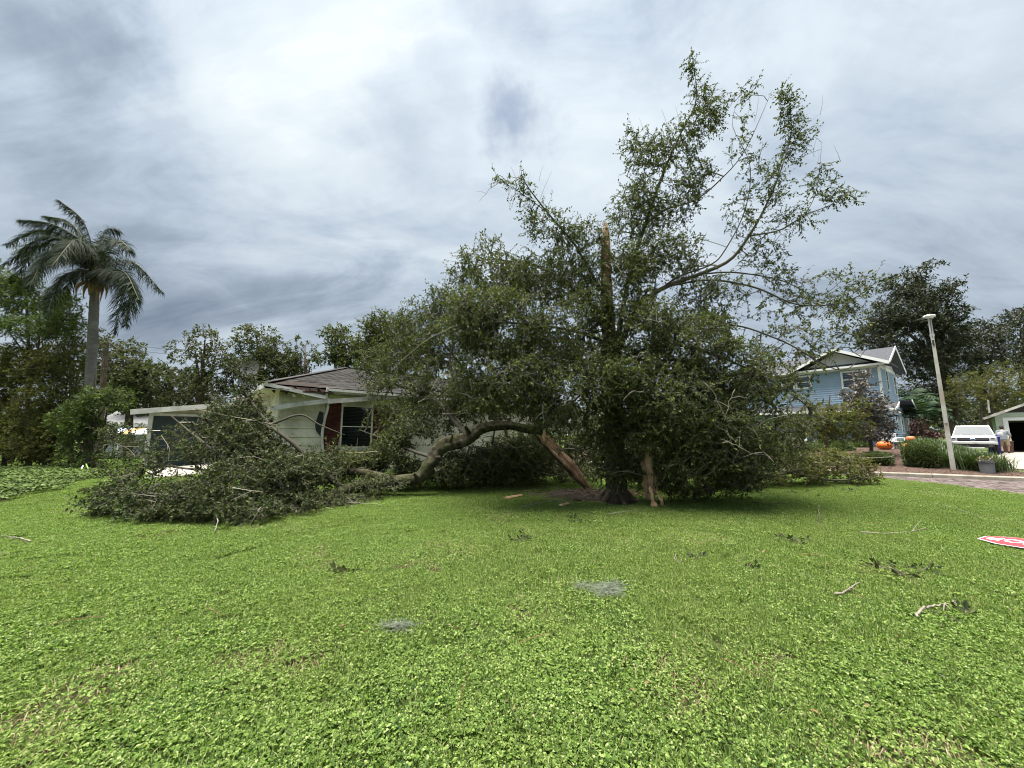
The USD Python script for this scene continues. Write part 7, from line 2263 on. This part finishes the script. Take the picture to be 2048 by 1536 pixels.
    for lab, px, py, n, rad in [('dark leafy sprig on the lawn below the upright stick', 1590, 1087, 6, .22), ('long dark leafy sprig on the lawn above the bowed twig', 1825, 1158, 7, .32), ('small dark sprig just above the long dark sprig', 1800, 1140, 4, .16), ('dark sprig on the lawn just right of centre', 1490, 1140, 3, .12), ('tiny dark sprig left of the two centre right sprigs', 1395, 1125, 3, .10), ('dark sprig in the grass at the far right below the stop sign', 1940, 1245, 5, .2), ('fallen leafy sprig on the grass in front of the trunk', 1165, 1045, 7, .28), ('dark leaf litter clump in the middle of the lawn', 1045, 1088, 5, .2), ('curled brown green sprig in the lawn right of the yellow stem', 700, 1148, 4, .12), ('dark sprig in front of the street edge', 1700, 985, 6, .4), ('leafy sprig left on the grass before the brush pile', 1610, 992, 6, .4), ('small sprig lying left of the heap', 190, 1022, 5, .22)]:
        sprig(lab, px, py, n, rad)
    sprig('long green lance shaped leaves lying in the grass at the bottom edge', 1045, 1468, 3, .07, M_green_leaf, .05)

    # splinters of orange wood
    def splinter(lab, a, b, w, h, mt=M_wood_fresh):
        p, q = gp(*a, .06), gp(*b, .07)
        o = p * [1, 1, 0]
        t = (q - p) / np.linalg.norm(q - p); s = np.cross(t, [0, 0, 1.0])
        v = []
        for k, u in enumerate(np.linspace(0, 1, 9)):
            c = p + (q - p) * u
            ww = w * (.45 + .55 * np.sin(np.pi * (u * .8 + .12))) * (1 + .3 * ((k * 7) % 3 - 1))
            hh = h * (1 - .5 * u)
            v += [c - s * ww, c + s * ww * .8 + [0, 0, .006], c + s * ww * .5 + [0, 0, hh], c - s * ww * .6 + [0, 0, hh * .8]]
        f = [(k * 4 + j, k * 4 + (j + 1) % 4, (k + 1) * 4 + (j + 1) % 4, (k + 1) * 4 + j) for k in range(8) for j in range(4)] + [(0, 3, 2, 1), (32, 33, 34, 35)]
        single('wood_splinter', (np.array(v), np.array(f)), mt, lab, 'wood splinter', group='wood splinters around the oak')
    splinter('bright orange wood splinter on the grass left of the trunk', (1009, 1003), (1043, 996), .075, .05)
    splinter('short orange wood chip on the grass below the leaning split stem', (1119, 1018), (1136, 1013), .06, .04)
    splinter('thin pale splinter lying on the twig litter beside the trunk', (1144, 990), (1171, 987), .03, .03)
    splinter('reddish splinter in the shade between trunk and torn slab', (1258, 990), (1284, 998), .04, .04, M_wood)
    splinter('reddish splinter lying behind the other one by the torn slab', (1262, 984), (1280, 989), .03, .03, M_wood)

    # Spanish moss clump
    def moss(lab, px, py, rx, n, mt):
        f = gp(px, py, 0)
        m = MB()
        arms = [(r.uniform(0, 6.28), r.uniform(.3, 1.3)) for _ in range(5)]
        for k in range(n):
            ang, ln = arms[int(r.integers(0, 5))]
            q = rx * ln * r.random() ** .8
            c = np.array([np.cos(ang) * q * 1.2, np.sin(ang) * q * .8, 0]) + r.normal(0, rx * .11, 3)
            c[2] = .045 + .04 * r.random()
            w = np.cumsum(np.vstack([c, r.normal(0, .018, (6, 3)) * [1, 1, .35] + r.normal(0, .012, 3) * [1, 1, .1]]), 0)
            m.tube(spline(w, 9), .0016, 3, cap=False)
        v, fc = m.get(); v[:, 2] = np.clip(v[:, 2], .035, .095)
        single('moss_clump', (v + f, fc), mt, lab, 'moss', group='moss clumps on the lawn')
    M_moss = mat('spanish_moss', (.09, .115, .075), (.22, .24, .19), scale=30, rough=1.0, spec=.05)
    moss('grey green clump of moss on the lawn in front of the trunk', 1218, 1192, .25, 430, M_moss)
    moss('small pale tuft of moss on the lawn left of centre bottom', 795, 1268, .08, 90, M_moss)

    # the ring of bare twigs and roots at the trunk's foot
    m = MB()
    b = G(1180, 995)
    for k in range(420):
        a = b + [r.normal(-.05, .55), r.normal(0, .28), 0]
        a[2] = float(height(a[0], a[1])) + r.uniform(.01, .13)
        d = np.array([r.normal(0, .32), r.normal(0, .16), r.normal(0, .05)])
        p = spline([a - d, a + r.normal(0, .05, 3), a + d], 6); p[:, 2] = np.maximum(p[:, 2], .025)
        rad = r.uniform(.003, .009)
        m.tube(p, np.linspace(rad, rad * .5, 6), 4, cap=False)
    single('twig_litter', m.get(), mat('litter_twig', (.075, .056, .045), (.16, .13, .105), scale=6, rough=.95, spec=.1), 'tangle of bare brown twigs heaped around the trunk foot', 'twigs', kind='stuff')
    pts = [b + np.array([1.25 * np.cos(a) * (1 + .15 * np.sin(3 * a)), .62 * np.sin(a) * (1 + .2 * np.cos(4 * a)), 0]) for a in np.linspace(0, 2 * np.pi, 28)[:-1]]
    pts = [(p[0] + .35, p[1]) for p in pts]
    single('bare_earth', sheet(pts, .008, .2), mat('bare_earth_brown', (.055, .036, .027), (.10, .07, .055), scale=12, rough=1, spec=.05, bump=.02, bscale=16), 'patch of bare brown earth around the trunk foot', 'earth', kind='structure')
    # scattered dead leaves and straws
    n = 900
    x = r.uniform(-9, 14, n); y = r.uniform(2.2, 12.5, n)
    near = np.exp(-((x - 3) / 5) ** 2 - ((y - 7.5) / 3.5) ** 2)
    k = (r.random(n) < .25 + .75 * near) & in_poly(EDGE.buffer(-.1), x, y)
    x, y = x[k], y[k]
    c = np.column_stack([x, y, height(x, y) + r.uniform(.035, .065, len(x))])
    d, s = frames(len(x), r, r.uniform(1.2, 1.6, len(x)))
    lv = leaf6(c, d, s, np.cross(d, s), r.uniform(.03, .06, len(x)), r.uniform(.015, .03, len(x)), .2)
    M_dead = leaf_mat('dead_leaf', [(0, (.10, .05, .025)), (.4, (.20, .12, .06)), (.7, (.06, .07, .03)), (1, (.34, .26, .15))], trans=.1, tint=(1, 1, .8))
    st = MB().add(*lv)
    for q in range(150):
        a = np.array([r.uniform(-7, 12), r.uniform(2.5, 11), 0]); a[2] = float(height(a[0], a[1])) + .06
        dd = np.array([r.normal(0, .12), r.normal(0, .12), r.normal(0, .01)])
        st.tube(spline([a - dd, a + r.normal(0, .01, 3), a + dd], 4), .0025, 3, cap=False)
    single('lawn_litter', st.get(), M_dead, 'dead leaves and small bits of twig strewn over the lawn', 'leaf litter', kind='stuff')


build_litter()
